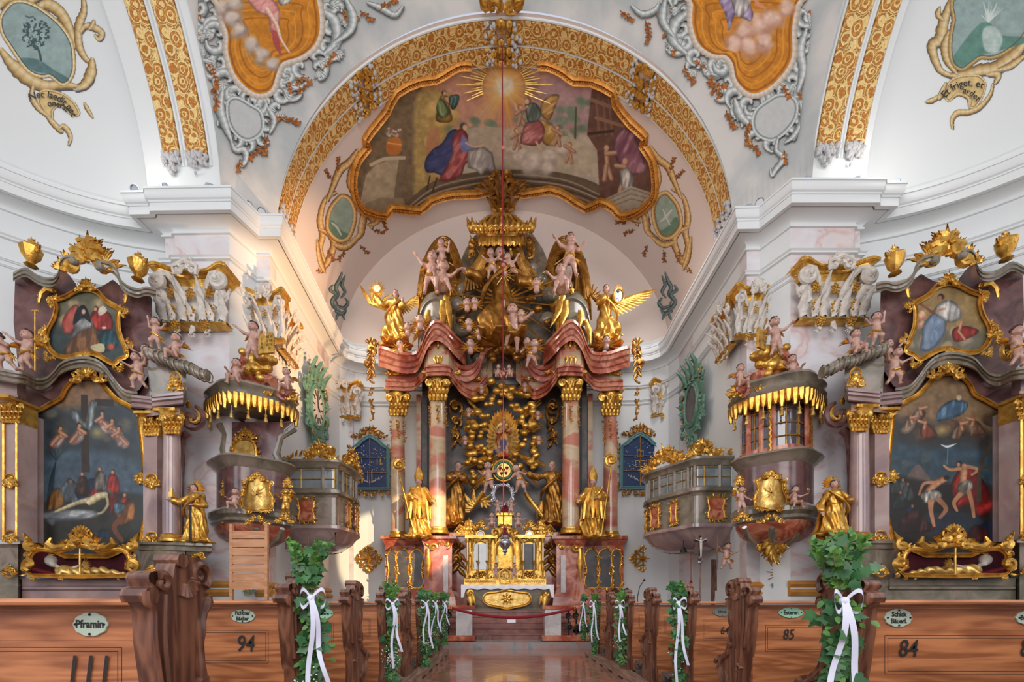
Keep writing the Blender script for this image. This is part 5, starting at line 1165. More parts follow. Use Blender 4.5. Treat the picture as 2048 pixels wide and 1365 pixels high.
# --- pilaster capitals (designed on a 100 wide field, 88 high, origin top centre)
class UPen:
    def __init__(s, t, k): s.t = t; s.k = k; s.inv = Matrix.Identity(4)
    def __call__(s, x, y, d=0): return Vector((x*s.k, d, -y*s.k))
    def r(s, x): return x*s.k
def capital(label, loc, rz, w, h, group='giant pilaster capitals', wide=1.0):
    t = thing('pilaster_capital', label, 'capital', loc, rz, group); k = w/100; p = UPen(t, k); H = h/k; u = H/88; D = 30*k
    mb = MB()
    prof = [(38, 15), (37, 55), (40, 72), (42, 80)]
    rows = [[p(-x, y*u, .1), p(-x, y*u, -D*.35-(y < 20)*.0), p(x, y*u, -D*.35), p(x, y*u, .1)] for x, y in prof]; mb.grid(rows)
    for sx in (-42, -14, 14, 42):
        leaf3(mb, p, sx, 78*u, -PI/2+sx*.004, 36*u, 15, -D*.45, curl=.4); leaf3(mb, p, sx*.8, 56*u, -PI/2+sx*.01, 34*u, 12, -D*.5, curl=.5)
    for sx in (-28, 0, 28): leaf3(mb, p, sx, 80*u, -PI/2, 24*u, 11, -D*.55, curl=.5)
    for sx in (-1, 1):
        cscroll(mb, p, sx*43, 24*u, 11, -PI/2, 1.6, sx, 5.5, -D*.75, 22, 7); mb.tube([p(sx*43, 13*u, -D*.8), p(sx*32, 12*u, -D*.7), p(sx*24, 22*u, -D*.6), p(sx*20, 40*u, -D*.5)], [5*k, 5*k, 4*k, 2*k], 7)
        cscroll(mb, p, sx*43, 40*u, 7, PI/2, 1.1, -sx, 4, -D*.6, 14, 6)
        mb.ball(p(sx*43, 24*u, -D*1.05), 4*k, 8, m=5); leaf3(mb, p, sx*46, 48*u, -PI/2+sx*.5, 20, 10, -D*.5, bend=sx)
    mb.build('acanthus_bell', M['stucco'], t)
    mb = MB(); crest(mb, p, 0, 16*u, 17, 26*u, 3, -D*.95, s=1.1); mb.tube([p(-15, 20*u, -D), p(-17, 8*u, -D*1.05), p(0, 2*u, -D*1.1), p(17, 8*u, -D*1.05), p(15, 20*u, -D)], [3*k]*5, 6)
    for sx in (-1, 0, 1): leaf3(mb, p, sx*22, 86*u, PI/2, 15, 9, -D*.5); shell(mb, p, sx*22, 96*u, 7, PI/2, -D*.5, 5)
    mb.build('rocaille', M['stucco'], t)
    mb = MB(); row = []
    AB = [(-54, 6, -.9), (-44, 3, -.85), (-22, 7, -.62), (0, 8, -.6), (22, 7, -.62), (44, 3, -.85), (54, 6, -.9)]
    Q = [tuple(v) for v in smooth_pts([Vector(a) for a in AB], 5)]; Q = [(-54, 6, .3)]+Q+[(54, 6, .3)]
    mb.grid([[p(x*sc, (y+v)*u, d*D*sc2) for v, sc, sc2 in ((-6, 1, 1), (-6, 1.02, 1.08), (0, 1.0, 1.05), (1, .93, .9), (7, .88, .8), (8, .86, .75), (14, .8, .6), (14, .8, 0))] for x, y, d in Q])
    for i in range(len(Q)-1):
        for j in range(2): x, y, d = [Q[i][q]*(1-j/2)+Q[i+1][q]*j/2 for q in range(3)]; mb.ball(p(x*1.01, (y-3)*u, d*D*1.06), 2.5*k, 6, rz=2.6*k, m=4); mb.ball(p(x*.9, (y+5)*u, d*D*.85), 1.6*k, 5, m=3)
    mb.build('abacus', M['gold'], t)
    mb = MB(); rn = random.Random(2)
    for (cx_, cy2) in ((-28, 38), (0, 40), (28, 38), (-28, 64), (0, 66), (28, 64), (-22, 88), (22, 88)):
        for q in range(16): a = q*2.4; r = 1.7*math.sqrt(q); mb.ball(p(cx_+r*cos(a), (cy2+r*sin(a)*1.2)*u, -D*.66-r*.1*k), 1.9*k, 5, m=3)
    mb.build('gilded_scales', M['gold'], t)
    mb = MB(); a = D*.5
    mb.grid([[p(x, y*u, d) for y, d in ((80, -a+.02), (81, -a-.03), (84, -a-.03), (85, -a+.02))] for x in (-46, 46)]); mb.grid([[p(x, y*u, d) for y, d in ((80, 0), (80, -a-.03), (84, -a-.03), (84, 0))] for x in (-50, -46, 46, 50)])
    mb.build('gilded_astragal', M['gold'], t); return t
capital('giant white and gold capital over the left side altar column, facing the nave', tuple(W(400, 556, 9.0)), YAW, 1.42, 1.2)
capital('giant white and gold capital over the right side altar column, facing the nave', tuple(W(1650, 546, 8.9)), YAW, 1.42, 1.2)
capital('giant white and gold capital above the left pulpit, on the chancel corner facing the nave', tuple(W(537, 592, 9.62)), YAW, .85, 1.15)
capital('giant white and gold capital on the chancel corner above the right oratory, facing the nave', tuple(W(1503, 582, 9.46)), YAW, .85, 1.15)
zz = W(537, 592, 9.62).z
capital('giant white and gold capital on the left chancel wall, turned to the centre', (-5.24, 10.18, zz), PI/2+.05, .8, 1.15)
capital('giant white and gold capital on the right chancel wall, turned to the centre', (5.3, 10.05, zz), -PI/2-.05, .8, 1.15)
capital('small-looking white and gold capital left of the high altar, above the blue relic board', tuple(W(690, 772, 14.3)), YAW, 1.15, 1.2)
capital('small-looking white and gold capital right of the high altar, above the blue relic board', tuple(W(1335, 768, 14.3)), YAW, 1.15, 1.2)
# apse pilasters under them
for i, (xa, xb) in enumerate(((652, 706), (1312, 1368))):
    a, b = W(xa, 1207, 14.32), W(xb, 1207, 14.32); mb = MB(); mb.box(a.x, b.x, a.y, a.y+.4, 0, 8.4); o = mb.build('wall_pier_%s' % ('left', 'right')[i], M['pink'], smooth=False); tag(o, kind='structure')
    mb = MB(); mb.box(a.x-.08, b.x+.08, a.y-.08, a.y+.3, 1.2, 1.3); mb.box(a.x-.05, b.x+.05, a.y-.05, a.y+.3, 1.32, 1.45); o = mb.build('trim_%d' % (20+i), M['ochre'], smooth=False); tag(o, kind='structure')
# --- floodlights on the cornice
def flood(px, py, aim, label, D=None):
    loc = atZ(px, py+8, ZC) if D is None else W(px, py, D); loc.z = ZC; loc.y += .14
    t = thing('floodlight', label, 'spotlight', tuple(loc), aim, 'floodlights on the cornice')
    mb = MB(); mb.box(-.09, .09, -.05, .05, 0, .03); mb.box(-.1, -.085, -.02, .02, 0, .14); mb.box(.085, .1, -.02, .02, 0, .14); mb.build('bracket', M['lamp'], t, smooth=False)
    mb = MB(); mb.lathe((0, 0, 0), [(.03, .08), (.07, .06), (.085, 0), (.09, -.08), (.08, -.085), (.075, -.05)], 18); mb.obj(Matrix.Translation((0, 0, .13)) @ Matrix.Rotation(-1.15, 4, 'X')); hsg = mb.build('housing', M['lamp'], t)
    mb = MB(); mb.lathe((0, 0, 0), [(.0, -.05), (.045, -.055), (.072, -.06)], 16); mb.obj(Matrix.Translation((0, 0, .13)) @ Matrix.Rotation(-1.15, 4, 'X')); mb.build('lens', M['glassdk'], t)
for px, py, aim, lb in ((262, 368, .2, 'round grey floodlight at the left end of the left pier cornice'), (320, 362, -1.7, 'grey floodlight turned away in the middle of the left pier cornice'), (410, 362, 1.7, 'grey floodlight near the right end of the left pier cornice'),
    (490, 400, .5, 'upper of the twin floodlights on the left cornice angle'), (516, 413, .5, 'lower of the twin floodlights on the left cornice angle'), (534, 422, 1.6, 'tilted grey floodlight beside the left chancel cornice corner'),
    (1624, 348, 1.8, 'grey floodlight at the left end of the right pier cornice'), (1725, 348, -1.8, 'pale floodlight in the middle of the right pier cornice'), (1800, 354, 1.1, 'tilted floodlight at the right end of the right pier cornice'),
    (1527, 394, -.5, 'lower of the twin floodlights on the right cornice angle'), (1552, 388, -.5, 'upper of the twin floodlights on the right cornice angle'), (1504, 404, -1.7, 'flat grey floodlight beside the right chancel cornice corner')): flood(px, py+6, aim, lb)
# ================================================================ the high altar
DA = 13.2
ta = thing('high_altar', 'towering red marble high altar with marble columns, gilded capitals and a swelling broken pediment', 'altar', tuple(W(1008, 1207, DA)*1))
ta.location.z = .15; pa = Pen(ta, DA)
MX = lambda s, x: 1008.5+s*(x-1008.5)*-1 if s > 0 else x      # mirror about the axis for the right half (s=1)
def sweep(mb, pen, path, prof, sm=4):
    """path (px,py,d); prof (forward u px, down v px)"""
    q = [tuple(v) for v in smooth_pts([Vector(p) for p in path], sm)] if sm else path
    mb.grid([[pen(x, y+v, d-pen.r(u)) for u, v in prof] for x, y, d in q])
CORN = [(-40, -3), (16, -3), (17, 3), (13, 6), (12, 14), (7, 19), (6, 27), (3, 31), (2, 40), (-40, 40)]
ARCH = [(-30, 0), (8, 0), (8, 3), (5, 5), (5, 12), (3, 13), (3, 20), (0, 22), (0, 26), (-30, 26)]
def cornerpath(s, P): return [(MX(s, x), y, d) for x, y, d in P]
for s in (-1, 1):
    sd = 'left' if s < 0 else 'right'
    # pedestals
    for nm, xa, xb, d0, d1 in (('outer_pedestal', 770, 850, .1, 1.2), ('inner_pedestal', 848, 904, -.55, 1.2)):
        o_ = []; mb = MB()
        for v, e in ((1072, 9), (1078, 9), (1081, 5), (1086, 3), (1092, 0), (1182, 0), (1190, 4), (1196, 6), (1214, 8), (1260, 8)):
            o_.append([pa(MX(s, xa-e), v, d1), pa(MX(s, xa-e), v, d0-pa.r(e)), pa(MX(s, xb+e), v, d0-pa.r(e)), pa(MX(s, xb+e), v, d1)])
        mb.grid(o_); a, b = o_[0][1], o_[0][2]; mb.add([tuple(p) for p in o_[0]], [(0, 1, 2, 3)]); mb.build(nm, M['redm'], ta, ang=25)
        if nm[0] == 'o':
            for j, (cx, wd) in enumerate(((784, 10), (806, 15), (833, 14))):
                out = [(MX(s, cx-wd*.8), 1150), (MX(s, cx-wd), 1164), (MX(s, cx-wd*.6), 1176), (MX(s, cx+wd*.6), 1176), (MX(s, cx+wd), 1164), (MX(s, cx+wd*.7), 1140), (MX(s, cx+wd), 1112), (MX(s, cx), 1098), (MX(s, cx-wd), 1112), (MX(s, cx-wd*.7), 1138)]
                mb = MB(); q = sm2(out, 3); P = [pa(x, y, d0-.03) for x, y in q]; mb.add([tuple(p) for p in P], [tuple(range(len(P)))]); pn = mb.build('dark_inlay', M['dark'], ta, smooth=False)
                mb = MB(); moulding(mb, pa, out, 3.4, d0-.02, True, 3); sprinkle(mb, pa, out, 14, 7, j, d0-.05); mb.build('gilded_frame', M['gold'], pn)
        else:
            mb = MB(); leaf3(mb, pa, MX(s, 856), 1098, PI/2, 66, 12, d0-.04); cscroll(mb, pa, MX(s, 866), 1096, 9, 0, 1, s, 3, d0-.05); sprinkle(mb, pa, [(MX(s, 856), 1092), (MX(s, 900), 1092)], 8, 9, 3, d0-.04, closed=False); mb.build('gilded_carving', M['gold'], ta)
            mb = MB(); mb.box(*sorted((pa(MX(s, 892), 0, 0).x, pa(MX(s, 901), 0, 0).x)), d0-.06, d0-.02, pa(0, 1186, d0).z, pa(0, 1112, d0).z); mb.build('pale_inlay', M['whitem'], ta)
    # columns
    for nm, cx, r, d, y0, y1 in (('outer_column', 796, 14, .15, 832, 1074), ('inner_column', 875.5, 17, -.5, 802, 1066)):
        c = pa(MX(s, cx), y1, d); R = r*(DA+d)/F; hgt = pa(0, y0, d).z-c.z
        mb = MB(); mb.lathe(c, [(R*1.0, .1), (R*1.02, hgt*.3), (R*.98, hgt*.6), (R*.88, hgt)], 28); col = mb.build(nm, M['colm'], ta)
        mb = MB(); mb.lathe(c, [(R*1.35, -.06), (R*1.4, -.02), (R*1.35, .03), (R*1.15, .06), (R*1.2, .1), (R*1.15, .14), (R*1.0, .15)], 28); mb.build('gilded_base', M['gold'], col)
        mb = MB(); h = (y0-(y0-48))*(DA+d)/F; cc = pa(MX(s, cx), y0, d)
        p2 = Pen(ta, DA+d-R)
        mb.lathe(cc, [(R*.92, -.05), (R*1.0, .0), (R*.95, .05), (R*1.05, h*.5), (R*1.3, h*.85)], 20)
        for k in range(-2, 3): leaf3(mb, p2, MX(s, cx)+k*7, y0-1, -PI/2+k*.08, 21, 9, -.03+abs(k)*.05); leaf3(mb, p2, MX(s, cx)+k*7+3, y0-15, -PI/2+k*.1, 19, 9, -.06+abs(k)*.05)
        for sg in (-1, 1): cscroll(mb, p2, MX(s, cx)+sg*17, y0-36, 7, -PI/2, 1.4, sg, 3.2, -.12, 12); mb.tube([p2(MX(s, cx)+sg*17, y0-43, -.1), p2(MX(s, cx)+sg*6, y0-38, -.08), p2(MX(s, cx)+sg*4, y0-24, -.05)], [.04, .035, .02], 6)
        flower(mb, p2, MX(s, cx), y0-42, 4, -.15); mb.box(cc.x-R*1.6, cc.x+R*1.6, cc.y-R*1.5, cc.y+R*1.4, cc.z+h*.88, cc.z+h*.97); mb.build('gilded_capital', M['gold'], col)
        mb = MB()
        for q in ((-1, 54), (0, 44), (1, 54)): garland(mb, p2, [(MX(s, cx)+q[0]*r*.95, y0+2), (MX(s, cx)+q[0]*r*.95+1, y0+q[1])], 6, cx, -.02 if q[0] == 0 else .12)
        mb.build('gilded_garland', M['oldgold'], col)
    # responds and dark strips behind the columns
    mb = MB(); a, b = pa(MX(s, 846), 0, .5), pa(MX(s, 856), 0, .5); mb.box(min(a.x, b.x), max(a.x, b.x), .3, .7, pa(0, 1080, .5).z, pa(0, 760, .5).z); mb.build('dark_strip', M['dark'], ta)
    mb = MB(); a, b = pa(MX(s, 834), 0, .6), pa(MX(s, 843), 0, .6); mb.box(min(a.x, b.x), max(a.x, b.x), .45, .9, pa(0, 1080, .5).z, pa(0, 790, .5).z); mb.build('respond', M['colm'], ta)
    # architrave / frieze
    mb = MB(); P = [(771, 760, .6), (771, 759, -.2), (776, 758, -.25), (822, 760, -.25), (836, 750, -.35), (850, 736, -.8), (856, 730, -1.0), (897, 730, -1.0), (904, 742, -.8), (925, 768, -.3), (950, 778, 0), (960, 764, .1), (975, 748, .1)]
    sweep(mb, pa, cornerpath(s, P), [(-12, 0), (5, 0), (5, 4), (2, 6), (2, 14), (-1, 15), (-1, 22), (-12, 24)], 3); mb.build('architrave', M['redm'], ta, ang=30)
    mb = MB(); P = [(776, 736, .6), (776, 736, -.2), (822, 734, -.2), (842, 724, -.3), (856, 706, -.95), (897, 706, -.95), (910, 725, -.5), (930, 750, -.1), (960, 756, .1), (985, 734, .2)]
    sweep(mb, pa, cornerpath(s, P), [(-30, -22), (0, -22), (1, 0), (0, 26), (-30, 26)], 3); mb.build('frieze', M['colm'], ta, ang=30)
    mb = MB()
    for (x, y, d, n) in ((800, 746, -.3, 5), (915, 745, -.45, 3), (955, 758, 0, 3)):
        for k in range(n): leaf3(mb, pa, MX(s, x+(k-n/2)*9), y+2*sin(k*2), (0 if k % 2 else PI), 13, 6, d); cscroll(mb, pa, MX(s, x+(k-n/2)*9), y, 4, k, .9, 1, 2, d-.02, 8)
    for q in range(-1, 2): leaf3(mb, pa, MX(s, 876+q*7), 712, PI/2+q*.2, 16, 8, -1.0); leaf3(mb, pa, MX(s, 876+q*14), 698, -PI/2+q*.5, 18, 8, -1.0)
    mb.build('frieze_ornament', M['gold'], ta)
    # the great cornice with its swept-up ears
    mb = MB(); P = [(757, 698, .5), (757, 694, -.35), (768, 696, -.45), (800, 706, -.5), (830, 706, -.55), (842, 690, -.75), (852, 664, -1.05), (864, 646, -1.2), (876, 642, -1.25), (892, 652, -1.15), (910, 672, -.9), (926, 688, -.5), (932, 702, -.3)]
    sweep(mb, pa, cornerpath(s, P), CORN, 4); mb.build('cornice', M['redm'], ta, ang=30)
    mb = MB()     # hollow swag of the cornice, bowed towards the altar back
    P = [(892, 682, -.95), (898, 704, -.6), (908, 724, -.35), (925, 736, -.2), (943, 734, -.2), (957, 720, -.25), (964, 700, -.3), (970, 684, -.35), (978, 673, -.4), (990, 670, -.4), (996, 676, -.4)]
    sweep(mb, pa, cornerpath(s, P), [(-16, -4), (15, -5), (15, 3), (11, 6), (10, 14), (6, 18), (5, 27), (-16, 30)], 4); mb.build('inner_cornice', M['redm'], ta, ang=30)
    mb = MB(); cscroll(mb, pa, MX(s, 992), 684, 9, 0, 1.3, s, 4, -.45); mb.build('inner_volute', M['colm'], ta)
    # gilded corner cartouche with its fruit garland
    mb = MB(); X = lambda x: MX(s, x)
    for (x, y, r, a, dr) in ((742, 700, 13, 2.2, -1), (738, 726, 9, 1, 1), (748, 690, 8, -1, -1)): cscroll(mb, pa, X(x), y, r, a if s < 0 else PI-a, 1, dr*-s, 4, -.3)
    for k in range(9): leaf3(mb, pa, X(742), 690+k*7, PI/2+.5*(-1)**k, 18, 8, -.3)
    shell(mb, pa, X(742), 690, 14, -PI/2, -.3); garland(mb, pa, [(X(744), 745), (X(742), 790), (X(745), 838)], 9, 3, .2); mb.build('corner_cartouche', M['oldgold'], ta)
    # grey volute of the attic with gilded acanthus
    mb = MB(); P = [(836, 660, -.3), (838, 630, -.3), (846, 600, -.35), (862, 585, -.5), (880, 584, -.55), (898, 598, -.5), (906, 630, -.35), (914, 680, -.2)]
    sweep(mb, pa, cornerpath(s, P), [(-20, 8), (4, 0), (9, 6), (9, 14), (4, 20), (2, 60), (-20, 60)], 3)
    cscroll(mb, pa, X(868), 650, 20, 0, 1.2, -s, 9, -.5); mb.build('attic_volute', M['grey'], ta)
    mb = MB()
    for (x, y, a, l, w_) in ((886, 600, 1.5, 60, 18), (890, 590, 1.3, 70, 14), (880, 640, 1.7, 40, 14), (856, 620, 1.6, 40, 14), (846, 640, 1.9, 50, 12), (904, 630, 1.8, 60, 12), (872, 588, -1.2, 20, 12), (898, 585, -1, 22, 12)): leaf3(mb, pa, X(x), y, a if s < 0 else PI-a, l, w_, -.75, bend=.3)
    for y in range(596, 660, 9): flower(mb, pa, X(896), y, 5, -.75)
    mb.build('attic_acanthus', M['gold'], ta)
    # gilded hood over the putti of the attic
    xb_ = 868 if s < 0 else 865
    mb = MB(); H = [(838, 590), (846, 540), (862, 500), (882, 479), (900, 484), (914, 510), (922, 540)]
    for k, off in enumerate((0, 5, 10, 16)): mb.tube([pa(X(x+(880-x)*off*.012), y+off*.6, -.3-.02*off*(1-k*.2)) for x, y in sm2(H, 4, False)], pa.r(5-k*.6), 6)
    q = sm2([(836, 640), (838, 590), (846, 540), (862, 500), (882, 479), (900, 484), (914, 510), (924, 550), (922, 600), (905, 640)], 3, False)
    rows = [[pa(X(x+(880-x)*u+2*sin(y*.5)), y+(570-y)*u*.55, .1-.25*(1-u)-.06*sin(12*u+x*.4)) for u in (0, .12, .24, .4, .6, .8)] for x, y in q]; mb.grid(rows)
    for k in range(6): mb.tube([pa(X(848+k*3), 520+k*4, -.2), pa(X(840+k*5), 580, -.2+.04*k), pa(X(836+k*4), 640, -.1)], [.05, .07, .04], 6)
    mb.build('gilded_hood', M['oldgold'], ta)
# back of the altar: dark stone, attic mass
mb = MB(); pts = [(893, 1185), (893, 790), (905, 770), (1112, 770), (1124, 790), (1124, 1185)]; mb.prism([(pa(x, 0, .55).x, pa(0, y, .55).z) for x, y in pts], .5, .75); mb.build('dark_back', M['dark'], ta)
mb = MB(); pts = [(842, 735), (840, 660), (852, 600), (905, 560), (930, 500), (950, 470), (1066, 470), (1086, 500), (1110, 560), (1164, 600), (1176, 660), (1174, 735), (1100, 780), (1008, 740), (920, 780)]; mb.prism([(pa(x, 0, .5).x, pa(0, y, .5).z) for x, y in pts], .45, .7, bev=.04); mb.build('attic_back', M['grey'], ta)
for s in (-1, 1):
    mb = MB(); G_ = sorted((pa(MX(s, 900), 0, .1).x, pa(MX(s, 934), 0, .1).x)); mb.box(G_[0], G_[1], .1, .4, 0, pa(0, 1068, .1).z); mb.box(G_[0]-.03, G_[1]+.03, .04, .4, pa(0, 1074, .1).z, pa(0, 1066, .1).z); mb.build('inner_pier', M['redm'], ta, smooth=False)
    mb = MB(); X = lambda x: MX(s, x)
    for k in range(6): leaf3(mb, pa, X(917), 1098+k*8, PI/2+.7*(-1)**k, 24, 10, .05)
    shell(mb, pa, X(917), 1100, 15, -PI/2, .0); cscroll(mb, pa, X(912), 1118, 9, 1, 1, s, 4, 0); mb.build('gilded_bracket', M['oldgold'], ta)
    mb = MB()
    for (x, y, r) in ((912, 815, 13), (914, 845, 10), (910, 872, 7)): cscroll(mb, pa, X(x), y, r, 1, 1, s, 4, .35); cscroll(mb, pa, X(x-3), y-6, r*.7, 3, 1, -s, 3, .35)
    moulding(mb, pa, [(X(912), 798), (X(924), 815), (X(920), 840), (X(905), 842), (X(900), 816)], 4, .4)
    for k in range(5): leaf3(mb, pa, X(912), 850+k*8, PI/2+.6*(-1)**k, 18, 8, .4)
    mb.build('hanging_carving', M['oldgold'], ta)
# crown canopy
tc_ = thing('crown_canopy', 'gilded crown canopy with tassels and drawn curtains at the altar top', 'canopy', tuple(W(1003, 500, 13.0))); pc = Pen(tc_, 13.0)
def ring_pts(y, rx, ry, n=25, a0=0, a1=2*PI): return [(1003+rx*cos(a0+(a1-a0)*k/n), y, -ry*sin(a0+(a1-a0)*k/n)) for k in range(n+1)]
mb = MB(); rows = []
for y, rx in ((428, 4), (434, 26), (440, 40), (448, 50), (454, 58), (460, 60), (464, 54), (472, 50)): rows.append([pc(x, yy, d*1) for x, yy, d in ring_pts(y, rx, rx*pc.k)])
mb.grid(rows); mb.build('crown', M['oldgold'], tc_)
mb = MB()
for k in range(19): a = PI*k/18; leaf3(mb, pc, 1003+62*cos(a), 462, -PI/2+.25*cos(a), 22 if k % 3 else 30, 9, -.9*sin(a)); flower(mb, pc, 1003+60*cos(a), 464, 4, -.9*sin(a)); cscroll(mb, pc, 1003+60*cos(a), 456, 6, k, 1, 1, 2.4, -.95*sin(a), 8)
for k in range(-3, 4): mb.tube([pc(1003, 426, -.2), pc(1003+k*9, 434, -.45), pc(1003+k*17, 456, -.8+.06*abs(k))], [.03, .045, .03], 5)
mb.build('crown_leaves', M['gold'], tc_)
mb = MB()
for k in range(40): a = PI*k/39; x = 1003+46*cos(a); d = -.7*sin(a); mb.tube([pc(x, 470, d), pc(x+1.5*sin(k), 486, d-.02), pc(x, 494-4*abs(sin(k*.8)), d)], [.05, .055, .03], 5)
mb.build('valance', M['gold'], tc_)
for k in range(7):
    a = PI*(k+.5)/7; x = 1003+42*cos(a); mb = MB(); c = pc(x, 508, -.62*sin(a)); mb.lathe(c, [(.01, .16), (.035, .13), (.02, .1), (.05, .06), (.075, -.06), (.06, -.07)], 9); mb.build('tassel', M['palegold'], tc_)
for s in (-1, 1):
    mb = MB(); X = lambda x: 1003+s*(1003-x)*-1
    for k in range(7): mb.tube([pc(X(968+k*3), 492, -.3), pc(X(960+k*2), 520, -.35-.02*k), pc(X(935+k*4), 556, -.2), pc(X(928+k*7), 585-k*2, -.1)], [.08, .1, .1, .05], 6)
    for k in range(3): cscroll(mb, pc, X(946), 485+k*12, 9, k, 1, s, 4, -.2); leaf3(mb, pc, X(940), 480+k*12, PI+.4*k if s < 0 else -.4*k, 14, 8, -.2)
    mb.build('curtain', M['oldgold'], tc_)
# glory of clouds, beams and heads
tg = thing('cloud_glory', 'gilded clouds and sun beams round the seated gilded figure in the altar top', 'glory', tuple(W(1008, 640, 12.9))); pg = Pen(tg, 12.9)
mb = MB(); rays(mb, pg(1008, 600, .1), .25, 2.2, 26, .07, 4); mb.build('sunbeams', M['gold'], tg)
pr = []; rn = random.Random(11)
for (x, y, r) in ((985, 690, 14), (1000, 700, 15), (1020, 698, 16), (1035, 680, 14), (960, 700, 13), (1050, 705, 12), (1000, 665, 14), (940, 620, 12), (925, 640, 10), (1060, 600, 13), (1080, 620, 12), (945, 670, 11), (1075, 680, 12), (905, 690, 12), (1115, 690, 12), (990, 715, 12), (1030, 715, 12), (935, 600, 9), (1095, 640, 10)):
    for q in range(3): pr.append(('e', tuple(pg(x+rn.uniform(-7, 7), y+rn.uniform(-5, 5), rn.uniform(-.3, .1))), (r*.6*pg.k, r*.5*pg.k, r*.5*pg.k)))
body('cloud', pr, .04, .035, M['oldgold'], tg)
pr = []
for (x, y, r) in ((930, 580, 16), (915, 610, 18), (950, 545, 14), (1080, 560, 15), (1100, 590, 18), (1095, 640, 18), (925, 660, 18), (900, 640, 14), (960, 720, 16), (1060, 720, 16), (1100, 700, 18), (915, 710, 20), (1065, 540, 14)): pr.append(('e', tuple(pg(x, y, .15)), (r*pg.k, .2, r*.8*pg.k)))
body('grey_cloud', pr, .08, .05, M['grey'], tg)
robed('gilded seated old man in a wide robe among the clouds of the altar top', 1000, 690, 190, 12.6, 5, M['oldgold'], kneel=True, arms=(((-.2, -.08, .64), (-.3, -.16, .66)), ((.2, -.08, .6), (.3, -.12, .56))), head=(0, -.04), name='seated_god_figure', W_=1.15)
t_, h_, J_ = putto('naked cherub leaping before the gilded seated figure', 1026, 700, 92, 12.3, 'up', False, False, 1, 3, 'carved putti')
ts = thing('star', 'small silvery pink star with gold rays above the seated figure', 'star', tuple(W(1008, 548, 12.3)))
mb = MB(); rays(mb, (0, 0, 0), .06, .36, 16, .03, 1); mb.build('rays', M['palegold'], ts); mb = MB(); mb.ball((0, -.03, 0), .09, 12); mb.build('orb', M['flesh'], ts)
# angels on the ends of the pediment
t_, h_, J = robed('winged angel with raised arm beside a gilded sun, left end of pediment', 792, 692, 110, 12.95, 8, M['gold'], arms=(((-.24, -.05, .72), (-.34, -.08, .9)), ((.12, -.12, .64), (.14, -.16, .7))), kneel=True, W_=1.1, group=None, name='angel')
wing(t_, (-.1, .1, h_*.72), (2.85, -2.4), 1.05, M['gold']); wing(t_, (.12, .1, h_*.74), (.75, -1.3), .62, M['gold'])
t_, h_, J = robed('winged angel with a round mirror, right end of pediment', 1212, 690, 118, 12.95, 9, M['gold'], flip=-1, arms=(((-.2, -.05, .72), (-.18, -.1, .86)), ((.14, -.1, .66), (.02, -.18, .7))), kneel=True, name='angel')
wing(t_, (.12, .1, h_*.72), (.42, -.7), 1.15, M['gold']); wing(t_, (-.16, .1, h_*.74), (2.3, -1.75), .6, M['oldgold'])
t = thing('sun_emblem', 'gilded sun with long rays held up by the left angel', 'emblem', tuple(W(755, 579, 12.7))); mb = MB(); rays(mb, (0, 0, 0), .12, .3, 28, .03, 2); mb.build('rays', M['gold'], t); mb = MB(); mb.lathe((0, 0, 0), [(0, .05), (.1, .04), (.13, 0)], 20); mb.obj(Matrix.Rotation(PI/2, 4, 'X')); mb.build('disc', M['palegold'], t)
t = thing('mirror_emblem', 'oval mirror in a gilded frame held by the right angel', 'emblem', tuple(W(1237, 592, 12.7))); mb = MB(); mb.lathe((0, 0, 0), [(.005, .03), (.1, .03), (.13, .0)], 20, sy=1.5); mb.obj(Matrix.Rotation(PI/2, 4, 'X')); mb.build('glass', M['silver'], t); mb = MB(); mb.tube([(.15*cos(a), -.02, .22*sin(a)) for a in np.linspace(0, 2*PI, 21)[:-1]], .03, 6, closed=True); crest(mb, UPen(t, .01), 0, -20, 10, 12, 2, -.02); mb.build('frame', M['gold'], t)
PUTA = [('cherub kissing another, in the left gilded hood', 862, 588, 82, 'reach', 1, 0), ('cherub seated with a wreath in the left gilded hood', 886, 596, 84, 'sit', 1, 1), ('child face under the top of the left gilded hood', 884, 540, 60, 'stand', -1, 2),
        ('cherub standing at the top of the right gilded hood', 1138, 555, 84, 'reach', 1, 3), ('cherub seated low in the right gilded hood', 1122, 600, 82, 'sit', -1, 4), ('cherub climbing at the right side of the seated figure', 1062, 735, 60, 'lean', 1, 5),
        ('cherub seated under the canopy at the right', 1020, 560, 55, 'fly', 1, 6), ('pale cherub under the canopy at the left', 985, 560, 58, 'reach', -1, 7), ('cherub crouching under the pediment scrolls, left of the rope', 996, 760, 34, 'sit', 1, 8), ('cherub crouching under the pediment scrolls, right of the rope', 1019, 760, 34, 'sit', -1, 9)]
for lb, x, y, H, ps, fl, sd in PUTA: putto(lb, x, y, H, 12.35 if H > 50 else 12.5, ps, sd in (0, 3, 5, 8, 9), sd != 2, fl, sd)
for lb, x, y, R in (('left of the pair of cherub heads beside the seated figure', 934, 606, 8), ('right of the pair of cherub heads beside the seated figure', 949, 604, 8), ('cherub head on the left slope above the cornice swag', 938, 646, 8), ('cherub head in dark cloud at the left angel knee', 840, 640, 9), ('cherub head under the left winged angel', 815, 655, 8), ('cherub head low under the left winged angel', 800, 690, 8),
    ('cherub head with wide collar on the left cornice swag', 941, 688, 9), ('cherub head with wide collar on the right cornice swag', 1069, 688, 9), ('cherub head right of the leaping cherub', 1042, 628, 8), ('cherub head in the clouds under the right gilded hood', 1073, 566, 9), ('cherub head low under the right winged angel', 1213, 682, 8), ('cherub head left below the seated figure', 958, 665, 7)): cherub('carved '+lb, x, y, R, 12.2, int(x), 'cherub heads of the altar top')
